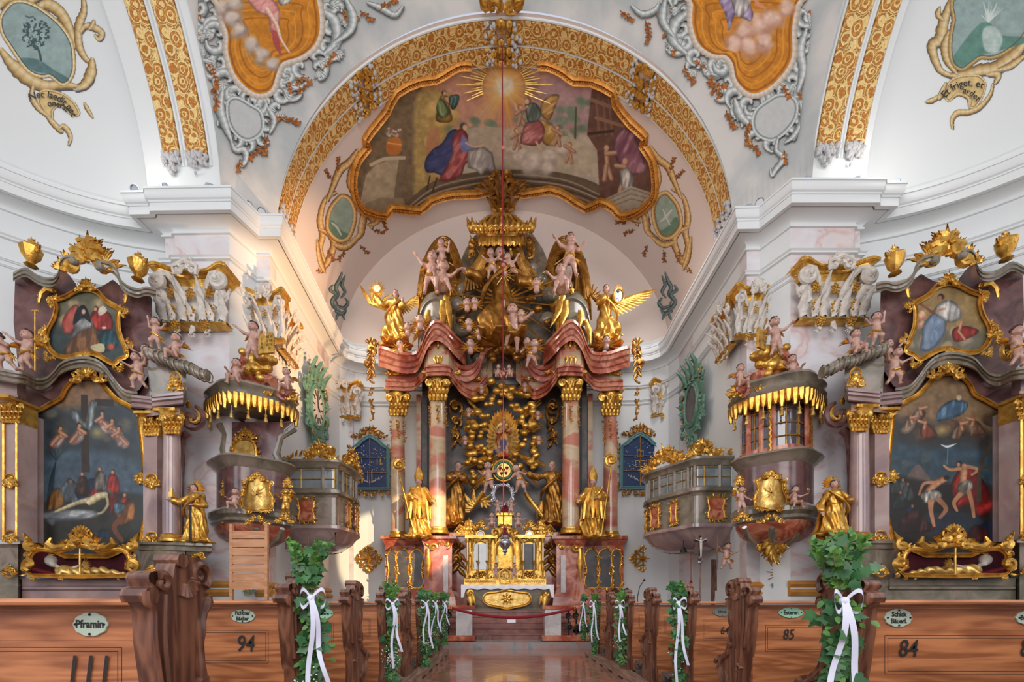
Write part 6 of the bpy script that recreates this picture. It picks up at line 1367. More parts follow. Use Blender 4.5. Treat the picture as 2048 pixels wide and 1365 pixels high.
# the image of grace: madonna in a gilded cloud wreath
tw = thing('cloud_wreath', 'gilded oval wreath of clouds and beams round the small crowned statue', 'glory', tuple(W(1006, 870, 13.3))); pw = Pen(tw, 13.3); rn = random.Random(5)
mb = MB(); rows = []
for k in range(73):
    a = 2*PI*k/72; r1 = 1+.07*(-1)**k; rows.append([pw(1006+32*r*cos(a), 882+62*r*sin(a), d) for r, d in ((.25, .05), (.6, -.02), (r1, -.14 if k % 2 else -.05))])
mb.grid(rows); mb.build('ray_mandorla', M['palegold'], tw)
pr = []
for ring, (rx, ry, sz) in enumerate(((40, 70, 7), (60, 96, 8.5))):
    for k in range(42 if ring == 0 else 50):
        a = 2*PI*k/(42 if ring == 0 else 50)+rn.uniform(-.06, .06); q = rn.uniform(.84, 1.16); x, y = 1006+rx*q*cos(a), 866+ry*q*sin(a)
        if y > 935: continue
        s_ = sz*rn.uniform(.7, 1.15)*pw.k; pr.append(('e', tuple(pw(x, y, -.05-.15*(ring == 0)+rn.uniform(-.12, .08))), (s_, s_*.8, s_*.85)))
for (x, y) in ((940, 880), (944, 905), (938, 925), (946, 950), (948, 965), (1068, 880), (1072, 910), (1070, 935), (935, 860), (1062, 850), (950, 800), (1064, 810), (970, 785), (1044, 788)):
    for q in range(2): s_ = rn.uniform(6, 9)*pw.k; pr.append(('e', tuple(pw(x+rn.uniform(-5, 5), y+rn.uniform(-6, 6), rn.uniform(-.15, .05))), (s_, s_*.8, s_*.8)))
body('cloud', pr, .025, .026, M['gold'], tw)
mb = MB()
for (x0, y0, x1, y1) in ((935, 800, 985, 850), (1080, 800, 1030, 850), (925, 935, 975, 915), (925, 905, 970, 900), (1090, 930, 1040, 912), (940, 985, 975, 945), (1075, 970, 1045, 940), (930, 840, 975, 860), (1085, 850, 1040, 865)):
    for q in (-5, 0, 5): mb.tube([pw(x0+q*.5, y0+q, .05), pw(x1+q*.3, y1+q*.5, -.05)], [.02, .035], 4)
mb.build('sunbeams', M['gold'], tw)
for i, (x, y) in enumerate(((963, 775), (1050, 772), (937, 822), (1076, 828), (930, 878), (1078, 878))): cherub('small cherub head on the %s of the gilded cloud wreath' % ('upper left', 'upper right', 'left shoulder', 'right shoulder', 'left flank', 'right flank')[i], x, y, 6, 13.0, i+40, 'cherub heads of the cloud wreath')
t_, h_, J = robed('small painted statue of a crowned woman in blue and gold within the mandorla', 1007, 918, 78, 13.0, 21, mat('painted_robe', srgb(60, 66, 96), .4, ramp=[(.4, srgb(52, 62, 100)), (.5, srgb(196, 140, 60)), (.6, srgb(150, 40, 44))], mscale=3), name='madonna_statue')
mb = MB(); mb.lathe((J['hd'][0], J['hd'][1], J['hd'][2]+J['r']), [(J['r']*.8, 0), (J['r']*1.0, .05), (J['r']*.5, .09), (.01, .1)], 12); mb.build('crown', M['gold'], t_)
t = thing('heart_medallion', 'round green wreathed medallion with five red hearts over the tabernacle', 'medallion', tuple(W(1007, 942, 12.7))); k = 12.7/F
mb = MB(); mb.lathe((0, 0, 0), [(0, .05), (14*k, .05), (15*k, .02)], 24); mb.obj(Matrix.Rotation(PI/2, 4, 'X')); mb.build('disc', M['palegold'], t)
mb = MB(); mb.tube([(17*k*cos(a), -.04, 17*k*sin(a)) for a in np.linspace(0, 2*PI, 25)[:-1]], 3*k, 7, closed=True); mb.build('green_wreath', M['leafd'], t)
mb = MB(); mb.tube([(21*k*cos(a), 0, 21*k*sin(a)) for a in np.linspace(0, 2*PI, 25)[:-1]], 3*k, 7, closed=True); mb.build('rim', M['oldgold'], t)
for (u, v) in ((-7, 3), (7, 4), (0, 0), (-4, -7), (5, -6)):
    mb = MB()
    for sg in (-1, 1): mb.ball((u*k+sg*1.4*k, -.07, v*k+k), 2*k, 8, m=5)
    mb.ball((u*k, -.07, v*k-.8*k), 2*k, 8, rz=2.8*k, m=5); mb.build('heart', M['red'], t)
for lb, x, y, H, ps, fl in (('angel child at the left of the heart medallion', 978, 988, 62, 'reach', -1), ('angel child at the right of the heart medallion', 1040, 988, 62, 'lean', 1)): t_, h_, J = putto(lb, x, y, H, 12.6, ps, True, True, fl, x, 'carved putti'); 
for s, (x, y) in ((-1, (968, 985)), (1, (1050, 985))):
    t = thing('angel_wing', 'large gilded hanging wing at the %s of the silver wreath' % ('left' if s < 0 else 'right'), 'wing', tuple(W(x, y, 12.9))); wing(t, (0, 0, 0), ((PI+.9, -PI/2-.5) if s < 0 else (-.9, -PI/2+.5)), .95, M['gold'], .13)
# saints and bishops
robed('gilded saint looking up, kneeling between the left altar columns', 912, 1052, 128, 12.95, 31, M['oldgold'], arms=(((-.16, -.08, .7), (-.02, -.17, .72)), ((.17, -.08, .68), (.1, -.2, .7))), head=(.02, -.0), lean=.02, name='saint_statue')
robed('gilded nun statue stretching an arm, between the right altar columns', 1106, 1050, 126, 12.95, 33, M['oldgold'], arms=(((-.26, -.04, .74), (-.42, -.1, .78)), ((.16, -.06, .7), (.3, -.12, .78))), hair=M['oldgold'], lean=-.02, name='saint_statue')
def bishop(lb, px, py, H, fl, sd, cx, ctop, cbot):
    D = 12.6; t, h, J = robed(lb, px, py, H, D, sd, M['gold'], flip=fl, arms=(((-.2, -.1, .6), (-.24, -.2, .56)), ((.17, -.08, .64), (.02, -.2, .62))), name='bishop_statue', W_=1.15)
    c = J['hd']; r = J['r']; mb = MB(); rows = []
    for z, wd, dp in ((.3, .95, .95), (1.2, 1.25, .8), (2.2, 1.1, .6), (3.3, .6, .35), (4.3, .05, .05)): rows.append([(c[0]+r*wd*cos(a), c[1]+r*dp*sin(a)+.1*r, c[2]+r*z) for a in np.linspace(0, 2*PI, 17)[:-1]])
    mb.grid(rows, closed_v=True); mb.build('mitre', M['gold'], t)
    mb = MB()
    for q in range(8): a = PI*(.05+.9*q/7)*-1; mb.tube([(c[0]+.06*h*cos(a), c[1]+.06*h*sin(a), .8*h), (c[0]+.17*h*cos(a), .16*h*sin(a), .55*h), (c[0]*.5+.2*h*cos(a), .18*h*sin(a), .3*h)], [.03*h, .045*h, .02*h], 6)
    mb.build('cope', M['gold'], t)
    t2 = thing('crosier', 'tall gilded crosier held by the %s bishop statue' % ('left' if fl < 0 else 'right'), 'staff', tuple(W(cbot[0], cbot[1], 12.35))); p = Pen(t2, 12.35)
    mb = MB(); mb.tube([p(*cbot), p(*ctop)], .022, 8); mb.build('shaft', M['gold'], t2); mb = MB(); cscroll(mb, p, ctop[0], ctop[1]-14, 12, PI/2, 1.5, fl, 4, 0, 22, 7); sprinkle(mb, p, [(ctop[0]-9, ctop[1]-8), (ctop[0]-10, ctop[1]-24), (ctop[0]+4, ctop[1]-27), (ctop[0]+11, ctop[1]-14)], 8, 5, 2, 0); mb.build('crook', M['gold'], t2)
bishop('gilded bishop statue with tall mitre in front of the left altar column', 838, 1078, 122, -1, 41, 0, (797, 945), (830, 1072)); bishop('gilded bishop statue with tall mitre between the right altar columns', 1186, 1078, 122, 1, 43, 0, (1222, 935), (1203, 1072))
# ================================================================ tabernacle, altar table, lamp, rope, wall pieces
DT = 12.0
tt = thing('tabernacle', 'gilded tabernacle with mirrored relic panels standing on the altar table', 'tabernacle', tuple(W(1010, 1170, DT))); p = Pen(tt, DT)
def pbox(mb, p, x0, x1, y0, y1, d0, d1): a, b = p(x0, y1, d0), p(x1, y0, d0); mb.box(a.x, b.x, p(x0, y1, d0).y, p(x0, y1, d0).y+(d1-d0), a.z, b.z)
mb = MB(); pbox(mb, p, 928, 1092, 1158, 1170, -.1, .6); mb.build('predella', M['gold'], tt)
mb = MB()
for s in (-1, 1):
    for k in range(16): mb.ball(p(1010+s*(20+k*3.9), 1163, -.12), .028, 6, rz=.045, m=4)
mb.build('predella_beading', M['palegold'], tt)
mb = MB(); pbox(mb, p, 934, 1087, 1076, 1160, .15, .6); pbox(mb, p, 932, 1089, 1142, 1158, .02, .3); mb.build('cabinet', M['gold'], tt)
for s in (-1, 1):
    X = lambda x: 1010+s*(x-1010)
    mb = MB()
    for x in (1028, 1040, 1076, 1085): c = p(X(x), 1142, .02); mb.lathe(c, [(.05, 0), (.035, .04), (.035, .8), (.055, .86), (.06, .92)], 10)
    pbox(mb, p, min(X(1025), X(1090)), max(X(1025), X(1090)), 1070, 1077, -.06, .3); mb.build('column', M['gold'], tt)
    mb = MB(); pbox(mb, p, min(X(1046), X(1072)), max(X(1046), X(1072)), 1088, 1140, .1, .16); mb.build('relic_pane', M['glassgr'] if s < 0 else M['dark'], tt)
    mb = MB(); fr_ = [(X(1044), 1142), (X(1044), 1092), (X(1050), 1084), (X(1059), 1080), (X(1068), 1084), (X(1074), 1092), (X(1074), 1142)]; moulding(mb, p, fr_, 4, .06, True, 2); sprinkle(mb, p, fr_, 22, 8, 3, .02); mb.build('pane_frame', M['palegold'], tt)
    mb = MB(); c = p(X(1059), 1070, -.02); mb.lathe((0, 0, 0), [(.005, .04), (.08, .04), (.1, 0)], 16); mb.obj(Matrix.Translation(c) @ Matrix.Rotation(PI/2, 4, 'X')); mb.build('round_mirror', M['silver'] if s > 0 else M['glassgr'], tt)
    mb = MB(); mb.tube([c+Vector((.11*cos(a), 0, .11*sin(a))) for a in np.linspace(0, 2*PI, 17)[:-1]], .02, 5, closed=True); crest(mb, p, X(1059), 1060, 16, 22, 3, 0); 
    for x in (1082, 1070, 1096): crest(mb, p, X(x), 1070, 9, 34 if x == 1082 else 20, x, .1)
    mb.tube([p(X(1075), 1068, .1), p(X(1090), 1062, .1), p(X(1100), 1052, .1), p(X(1112), 1064, .1)], [.05, .06, .05, .02], 6); mb.build('gilded_crest', M['gold'], tt)
    mb = MB(); crest(mb, p, X(1059), 1156, 24, 16, 5, .0, top=False); flower(mb, p, X(1059), 1150, 7, 0); mb.build('base_ornament', M['oldgold'], tt)
mb = MB(); pr_ = [(992, 1142), (992, 1096), (996, 1086), (1010, 1078), (1024, 1086), (1028, 1096), (1028, 1142)]; moulding(mb, p, pr_, 6, -.05, False, 3)
for s in (-1, 1): cscroll(mb, p, 1010+s*20, 1066, 10, 1, 1.1, s, 4, -.05)
pbox(mb, p, 990, 1030, 1134, 1138, -.15, .2); pbox(mb, p, 996, 1024, 1030, 1052, .0, .3); crest(mb, p, 1010, 1074, 28, 30, 4, 0, top=False); pbox(mb, p, 992, 1028, 1026, 1031, -.08, .3); mb.build('niche', M['gold'], tt)
mb = MB(); dr = [(1000, 1168), (1000, 1150), (1003, 1143), (1010, 1139), (1017, 1143), (1020, 1150), (1020, 1168)]; moulding(mb, p, dr, 4, -.1, True, 2); shell(mb, p, 1010, 1162, 12, -PI/2, -.08); crest(mb, p, 1010, 1160, 10, 14, 2, -.08); mb.build('door', M['palegold'], tt)
mb = MB(); mb.lathe(p(1010, 1027, .1), [(.14, 0), (.11, .08), (.07, .22), (.03, .32), (.01, .34)], 12); mb.build('veil', M['red'], tt)
mb = MB(); mb.tube([p(1006+19*cos(a), 990+19*sin(a), -.1) for a in np.linspace(0, 2*PI, 21)[:-1]], .05, 7, closed=True); sprinkle(mb, p, [(1006+19*cos(a), 990+19*sin(a)) for a in np.linspace(0, 2*PI, 13)[:-1]], 30, 8, 2, -.15, scr_=.3); mb.build('silver_wreath', M['silver'], tt)
for i, (x, y) in enumerate(((984, 1060), (1036, 1060), (996, 1030), (1022, 1030), (992, 1158), (1028, 1158))):
    putto('little cherub on the tabernacle, %s' % ('seated on its left scroll', 'seated on its right scroll', 'at the left of the red veil', 'at the right of the red veil', 'left of its small door', 'right of its small door')[i], x, y, 30 if i > 1 else 40, 11.8, ('sit', 'sit', 'reach', 'reach', 'stand', 'stand')[i], False, False, 1 if i % 2 else -1, i, 'tabernacle cherubs')
def candle(label, px, py0, py1, D, stick=14):
    t = thing('candlestick', label, 'candlestick', tuple(W(px, py0, D)), 0, 'altar candles'); k = D/F; h = (py0-py1)*k; sh = min(stick*k*2.6, h*.5)
    mb = MB(); mb.lathe((0, 0, 0), [(.075, 0), (.06, .03), (.025, .06), (.02, sh*.35), (.04, sh*.45), (.02, sh*.55), (.018, sh*.85), (.05, sh*.97), (.055, sh)], 12); mb.build('stick', M['gold'], t)
    mb = MB(); mb.lathe((0, 0, 0), [(.02, sh), (.02, h-.02), (.006, h)], 10); mb.build('candle', M['wax'], t)
for lb, x in (('far left candle before the tabernacle', 935), ('second candle from the left, before the left relic pane', 955), ('third candle from the left, before the left relic pane', 974), ('candle left of the hanging lamp', 994), ('candle right of the hanging lamp', 1028), ('candle before the right relic pane, nearer the centre', 1047), ('candle before the right relic pane, outer one', 1068), ('far right candle before the tabernacle', 1086)): candle(lb, x, 1158 if x not in (994, 1028) else 1140, 1086 if x not in (994, 1028) else 1112, 11.9)
# altar table
tm = thing('altar_table', 'grey marble altar table with a gilded cartouche on its front', 'altar', tuple(W(1015, 1224, 11.7))); p = Pen(tm, 11.7)
mb = MB(); rows = []
for y, e, d in ((1180, 84, .0), (1186, 84, 0), (1196, 82, .02), (1208, 74, .08), (1216, 68, .14), (1220, 76, .08), (1224, 78, .05)): rows.append([p(1015-e, y, .9), p(1015-e, y, d+.05), p(1015-e+5, y, d), p(1015+e-5, y, d), p(1015+e, y, d+.05), p(1015+e, y, .9)])
mb.grid(rows); mb.build('body', M['grey'], tm, ang=25)
mb = MB(); fr_ = [(966, 1200), (972, 1188), (990, 1186), (1014, 1182), (1038, 1186), (1056, 1188), (1062, 1200), (1052, 1210), (1034, 1214), (1014, 1218), (994, 1214), (976, 1210)]; q = sm2(fr_, 3); mb.add([tuple(p(x, y, -.005)) for x, y in q], [tuple(range(len(q)))]); mb.build('pale_panel', M['palegold'], tm, smooth=False)
mb = MB(); moulding(mb, p, fr_, 4.5, -.01, True, 3); flower(mb, p, 1014, 1199, 7, -.03)
for k in range(8): leaf3(mb, p, 1014, 1199, k*PI/4, 13, 5, -.02)
for s in (-1, 1):
    X = lambda x: 1015+s*(x-1015)
    cscroll(mb, p, X(1090), 1188, 7, 0, 1, s, 4, -.02); leaf3(mb, p, X(1092), 1186, PI/2+.15*s, 34, 12, -.02); leaf3(mb, p, X(1086), 1186, PI/2+.3*s, 26, 8, -.02)
mb.build('gilded_frame', M['gold'], tm)
tcl = thing('altar_cloth', 'white altar cloth hanging over the edge of the grey altar table', 'cloth', tuple(W(1015, 1180, 11.7))); p = Pen(tcl, 11.65)
mb = MB(); rows = []
for k in range(41):
    x = 922+k*4.65; e = k in (0, 1, 39, 40); dr_ = (20 if e else 3+1.5*sin(k*1.1))*(1); rows.append([p(x, 1170, .7), p(x, 1170, -.03), p(x, 1171, -.06), p(x, 1171+dr_*.5+2, -.07-.02*sin(k*1.7)), p(x, 1176+dr_, -.07-.03*sin(k*1.7))])
mb.grid(rows); mb.build('cloth', M['white'], tcl)
# sanctuary lamp and its rope
tl = thing('sanctuary_lamp', 'silver sanctuary lamp hanging before the tabernacle', 'lamp', tuple(W(1010, 1112, 10.2))); k = 10.2/F; p = Pen(tl, 10.2)
mb = MB(); mb.lathe((0, 0, 0), [(.0, 0), (3*k, 2*k), (2*k, 5*k), (6*k, 9*k), (4*k, 12*k), (8*k, 16*k), (12.5*k, 24*k), (12*k, 28*k), (9*k, 32*k), (10*k, 34*k), (6*k, 36*k)], 24, fold=lambda a, z: .05*sin(9*a)); mb.build('bowl', M['silver'], tl)
mb = MB(); mb.lathe((0, 0, 0), [(9*k, 35*k), (7*k, 40*k), (3*k, 41*k)], 16); mb.build('collar', M['silver'], tl); mb = MB()
for a in (0, 2.1, 4.2): mb.tube([(9*k*cos(a), 9*k*sin(a), 34*k), (1*k*cos(a), k*sin(a), 62*k)], .008, 5)
mb.lathe((0, 0, 0), [(.03, 38*k), (.035, 55*k), (.02, 56*k)], 10); mb.build('red_glass', M['red'], tl)
tr_ = thing('lamp_rope', 'thin red rope falling from the vault to the silver lamp', 'rope', tuple(W(1007, 1050, 10.15))); top = hit([1004.5], [86], Fchoir, 6, 14)[0]; mb = MB(); mb.tube([Vector((0, 0, 0)), Vector(top)-tr_.location-Vector((0, .02, .02))], .014, 6); mb.build('rope', M['red'], tr_)
mb = MB()
for z in (3.6, 6.2, 9.0): mb.ball((0, 0, z), .05, 8)
mb.build('rope_knot', mat('rope_knot', srgb(196, 120, 110), .6), tr_)
# blue relic boards
for s, (x0, x1, y0, y1) in ((-1, (703, 776, 888, 978)), (1, (1243, 1318, 884, 976))):
    D = 14.3; cx = (x0+x1)/2; t = thing('relic_board', 'blue framed relic board hung on the apse wall %s of the high altar' % ('left' if s < 0 else 'right'), 'relic board', tuple(W(cx, y1, D))); p = Pen(t, D)
    O = [(x0, y1), (x0, y0+10), (x0+12, y0+2), (x0+22, y0-8), (cx, y0-16), (x1-22, y0-8), (x1-12, y0+2), (x1, y0+10), (x1, y1)]
    mb = MB(); mb.prism([(p(x, y).x, p(x, y).z) for x, y in O], -.02, .15); mb.build('blue_ground', M['blue'], t, smooth=False)
    mb = MB(); moulding(mb, p, O, 8, -.02, True, 0); mb.build('frame', M['teal'], t); mb = MB(); pbox(mb, p, cx-.7, cx+.7, y0-12, y1, -.06, -.04)
    for yy in (y0+28, y0+58): pbox(mb, p, x0, x1, yy-.6, yy+.6, -.06, -.04)
    mb.build('glazing_bar', M['oldgold'], t)
    mb = MB(); rn = random.Random(s+4); P_l = []
    for k in range(70): P_l.append((rn.uniform(x0+6, x1-6), rn.uniform(y0+2, y0+58), rn.uniform(.5, 1.4)))
    for j in range(3):
        for k in range(11): a = PI*k/10; P_l.append((cx+(24-6*j)*cos(a)*(1 if s > 0 else 1), y0+66+8*sin(a)+j*2, 1.3))
    for (x, y, r) in P_l: mb.ball(p(x, y, -.035), r*p.k, 5, m=3)
    mb.build('relics', M['whitem'], t)
    mb = MB()
    for (x, y, w_, h_) in ((cx, y0+24, 6, 6), (cx, y0+44, 9, 6)) if s > 0 else ((cx-20, y0+34, 4, 5), (cx+18, y0+36, 3, 7), (cx, y0+66, 4, 12)): moulding(mb, p, [(x-w_, y-h_), (x+w_, y-h_), (x+w_, y+h_), (x-w_, y+h_)], 1.8, -.03, True, 0)
    mb.build('small_frame', M['palegold'], t)
    mb = MB(); crest(mb, p, cx, y0-12, 34, 26, 6, -.02, dens=1.6); sprinkle(mb, p, [(x0-1, y0+5), (x0-1, y1), (cx, y1+8), (x1+1, y1), (x1+1, y0+5)], 26, 9, 7, -.02, closed=False); crest(mb, p, cx, y1+3, 32, 14, 8, -.02, a=PI/2); mb.build('gilded_carving', M['oldgold'], t)
    # gilded wall cross
    cx, cy2 = (737, 1118) if s < 0 else (1286, 1118); t = thing('consecration_cross', 'gilded lace cross on the apse wall, %s of the high altar pedestal' % ('left' if s < 0 else 'right'), 'cross', tuple(W(cx, cy2, 14.42))); p = Pen(t, 14.42); mb = MB()
    for k in range(4):
        a = k*PI/2; mb.tube([p(cx, cy2, -.03), p(cx+cos(a)*24, cy2+sin(a)*24, -.03)], [.09, .04], 6, flat=.4)
        for q in (-1, 0, 1): b = a+q*.28; r = 24-abs(q)*3; mb.ball(p(cx+cos(b)*r, cy2+sin(b)*r, -.03), .07, 7, ry=.03, m=4)
        for q in (-1, 1): b = a+q*.785*.5+.0; mb.tube([p(cx+cos(a)*12, cy2+sin(a)*12, -.03), p(cx+cos(a+q*.5)*17, cy2+sin(a+q*.5)*17, -.03), p(cx+cos(a+q*.78)*20, cy2+sin(a+q*.78)*20, -.03)], .03, 5)
        b = a+PI/4; flower(mb, p, cx+cos(b)*19, cy2+sin(b)*19, 4.5, -.02); mb.tube([p(cx, cy2, -.03), p(cx+cos(b)*18, cy2+sin(b)*18, -.03)], .035, 5)
    mb.build('cross', M['gold'], t)
# communion rail, red barrier rope, notice, candle board
for s, (xa, xb) in ((-1, (842, 946)), (1, (1088, 1190))):
    t = thing('communion_rail', 'red and white marble communion rail at the %s of the altar steps' % ('left' if s < 0 else 'right'), 'railing', tuple(W((xa+xb)/2, 1282, 9.75))); p = Pen(t, 9.75); t.location.z = .15
    mb = MB(); pbox(mb, p, xa-3, xb+3, 1210, 1217, -.04, .36); mb.build('top_slab', M['redm'], t); mb = MB(); pbox(mb, p, xa-3, xb+3, 1270, 1281, -.04, .36); mb.build('base_slab', M['redm'], t)
    xp = (912, 944) if s < 0 else (1090, 1122); mb = MB(); pbox(mb, p, xp[0], xp[1], 1217, 1270, 0, .32); mb.build('pier', M['whitem'], t)
    mb = MB(); xp = (xa, 905) if s < 0 else (1130, xb)
    for k in range(4): x = xp[0]+(xp[1]-xp[0])*(k+.5)/4; cscroll(mb, p, x, 1230, 7, k, 1.2, 1, 2.5, .15); cscroll(mb, p, x, 1252, 7, k+2, 1.2, -1, 2.5, .15); mb.tube([p(x, 1217, .15), p(x, 1270, .15)], .02, 5)
    mb.build('wrought_scrolls', M['iron'], t)
t = thing('barrier_rope', 'crimson barrier rope sagging across the altar steps', 'rope', tuple(W(1020, 1236, 9.3))); p = Pen(t, 9.3); mb = MB(); mb.tube([p(904+k*12.2, 1217+19*(1-((k-10)/10)**2), 0) for k in range(21)], .032, 10); mb.build('rope', M['red'], t)
for x in (903, 1149):
    mb = MB(); mb.lathe(p(x, 1219, .02), [(.03, -.05), (.05, 0), (.03, .05)], 10); mb.build('hook', M['oldgold'], t)
t = thing('notice_card', 'small white notice hanging from the crimson barrier rope', 'sign', tuple(W(1023, 1243, 9.28))); mb = MB(); mb.box(-.09, .09, -.003, .003, -.035, .035); mb.build('card', M['white'], t)
t = thing('wooden_box', 'small dark wooden tray on the red steps at the left', 'box', (W(967, 1254, 10.3).x, 10.28, .15)); mb = MB(); mb.box(-.2, .2, -.1, .02, .0, .1); mb.box(-.18, .18, -.104, -.1, .02, .08); mb.build('box', M['walnut'], t, smooth=False)
# ---------------------------------------------------------------- side altars
class SPen:
    """pen of a side altar drawn in the left altar's pixels; the right one is its mirror image"""
    def __init__(s, t, side, D0=8.2, sl=.0010): s.t = t; s.s = side; s.D0 = D0; s.sl = sl; s.inv = Matrix.Translation(t.location).inverted(); s.k = D0/F
    def map(s, x, y): return (x, y) if s.s < 0 else (1718+(345-x)*1.04, 1207-(1207-y)*1.018)
    def depth(s, x, d=0): return (s.D0+(x-340)*s.sl)/(1.02 if s.s > 0 else 1)+d
    def __call__(s, x, y, d=0): X, Y = s.map(x, y); return s.inv @ W(X, Y, s.depth(x, d))
    def r(s, px): return px*s.k
def G(mb, pen, pts, d0, d1):   # plate cut to an outline, d0 front
    f = [pen(x, y, d0) for x, y in pts]; b = [pen(x, y, d1) for x, y in pts]; n = len(pts)
    mb.add([tuple(q) for q in f+b], [tuple(range(n)), tuple(range(n, 2*n))[::-1]]+[(i, n+i, n+(i+1) % n, (i+1) % n) for i in range(n)])
def lofted(mb, pen, pts, prof, sm=4):
    q = [tuple(v) for v in smooth_pts([Vector(p) for p in pts], sm)] if sm else pts
    mb.grid([[pen(x, y+v, d-pen.r(u)) for u, v in prof] for x, y, d in q])
def bigL(cv):
    cv.poly([(110, 760), (230, 760), (250, 800), (120, 820), (80, 800)], (150, 122, 96), 20); cv.cloud([(105, 830, 26), (235, 800, 24), (250, 850, 28), (210, 880, 22), (120, 870, 20)], 1, (112, 110, 100), (70, 76, 80), 2)
    cv.poly([(80, 930), (140, 900), (260, 920), (285, 1000), (80, 1010)], (88, 106, 118), 16); cv.poly([(70, 1010), (285, 990), (285, 1090), (70, 1090)], (66, 66, 58), 8)
    cv.poly([(162, 790), (175, 790), (180, 945), (163, 945)], (74, 60, 48), 1, sm=False); cv.poly([(190, 798), (228, 800), (228, 814), (190, 812)], (70, 58, 48), 1, sm=False); cv.blob(195, 866, 20, 16, (176, 164, 120), soft=.9)
    cv.poly([(140, 822), (150, 820), (166, 842), (180, 850), (170, 858), (150, 844)], (186, 196, 196), 1.2, fold=7); cv.poly([(180, 804), (194, 806), (190, 830), (182, 862), (172, 850)], (190, 198, 196), 1.2, fold=7)
    for x in range(5): cv.line([(95+x*3, 1000), (100+x*2, 960), (112, 922)], 1.6, (44, 62, 66), 1); cv.line([(112, 922), (100+x*9, 905-3*x)], 2, (48, 70, 70), 1.5)
    for x, y, d in ((120, 858, 1), (158, 852, 1), (205, 828, -1), (225, 842, -1), (238, 858, -1)):
        cv.poly([(x-2, y+6), (x+12*d, y+14), (x+2*d, y+36), (x-18*d, y+40), (x-20*d, y+24)], (176, 166, 160), 1.5, fold=7, fa=.5, fc=(150, 110, 104)); cv.nude([[(x, y+4), (x+3*d, y+17)], [(x, y+7), (x+13*d, y+15)], [(x-3*d, y+18), (x-16*d, y+33)]], 7); cv.blob(x, y-2, 5.5, 5.5, (70, 44, 32), soft=.4); cv.blob(x+d, y, 4, 4.6, (206, 160, 130), soft=.4)
    cv.poly([(95, 1000), (108, 980), (122, 978), (130, 1002), (118, 1020), (96, 1022)], (150, 110, 56), 1.5, fold=8, fc=(96, 66, 32)); cv.poly([(122, 978), (138, 960), (156, 970), (160, 1000), (134, 1008)], (128, 140, 148), 1.5, fold=8)
    cv.blob(139, 962, 7, 7, (70, 66, 60), soft=.4); cv.blob(141, 964, 4.5, 5, (150, 110, 88), soft=.4); cv.poly([(150, 978), (180, 958), (195, 962), (182, 1000), (160, 1004)], (46, 72, 104), 1.5, fold=7, fc=(28, 46, 74)); cv.poly([(176, 992), (190, 972), (204, 972), (206, 994), (190, 1000)], (170, 52, 48), 1.5, fold=6)
    cv.blob(197, 958, 8, 9, (40, 56, 88), soft=.4); cv.blob(195, 960, 5, 6, (206, 176, 150), soft=.4)
    for x, y, c in ((165, 948, (96, 66, 50)), (200, 938, (150, 140, 128)), (226, 944, (186, 62, 48)), (250, 990, (172, 66, 46))): cv.poly([(x-8, y+8), (x+8, y+8), (x+13, y+40), (x-11, y+42)], c, 1.5, fold=7); cv.blob(x, y, 5, 6, (96, 62, 46), soft=.5); cv.blob(x-1, y+1, 3.6, 4.4, (198, 148, 118), soft=.4)
    cv.poly([(82, 1026), (112, 1020), (160, 1018), (200, 1026), (180, 1040), (120, 1044), (104, 1052), (88, 1040)], (176, 178, 176), 1.2, fold=9, fa=1.2, fc=(110, 116, 122))
    cv.line([(112, 1024), (140, 1012), (162, 1004), (182, 1000)], [6, 9, 11, 14], (190, 178, 140), 1, hi=(214, 204, 170), lo=(120, 110, 84)); cv.line([(180, 1004), (195, 994), (210, 990)], [16, 17, 12], (200, 188, 150), 1.2, hi=(220, 210, 176), lo=(130, 120, 92)); cv.line([(212, 992), (216, 1008), (206, 1024), (196, 1028)], [6, 5, 4], (188, 174, 140), 1); cv.blob(221, 984, 6, 6, (120, 96, 74), soft=.5)
    cv.poly([(218, 996), (232, 988), (236, 1020), (222, 1028)], (178, 60, 48), 1.5, fold=7); cv.poly([(228, 1026), (252, 1004), (270, 1010), (268, 1040), (240, 1050), (232, 1040)], (176, 124, 66), 1.5, fold=8, fc=(112, 70, 34)); cv.poly([(228, 1010), (246, 1006), (248, 1022), (232, 1030)], (120, 156, 168), 1.2, fold=6)
    cv.line([(240, 1040), (228, 1056), (244, 1082)], [12, 10, 8], (130, 86, 62), 1); cv.poly([(185, 1072), (205, 1058), (216, 1064), (214, 1078)], (54, 96, 124), 1.5, fold=7); cv.line([(168, 1046), (180, 1040), (196, 1046)], 2, (90, 62, 34), 1)
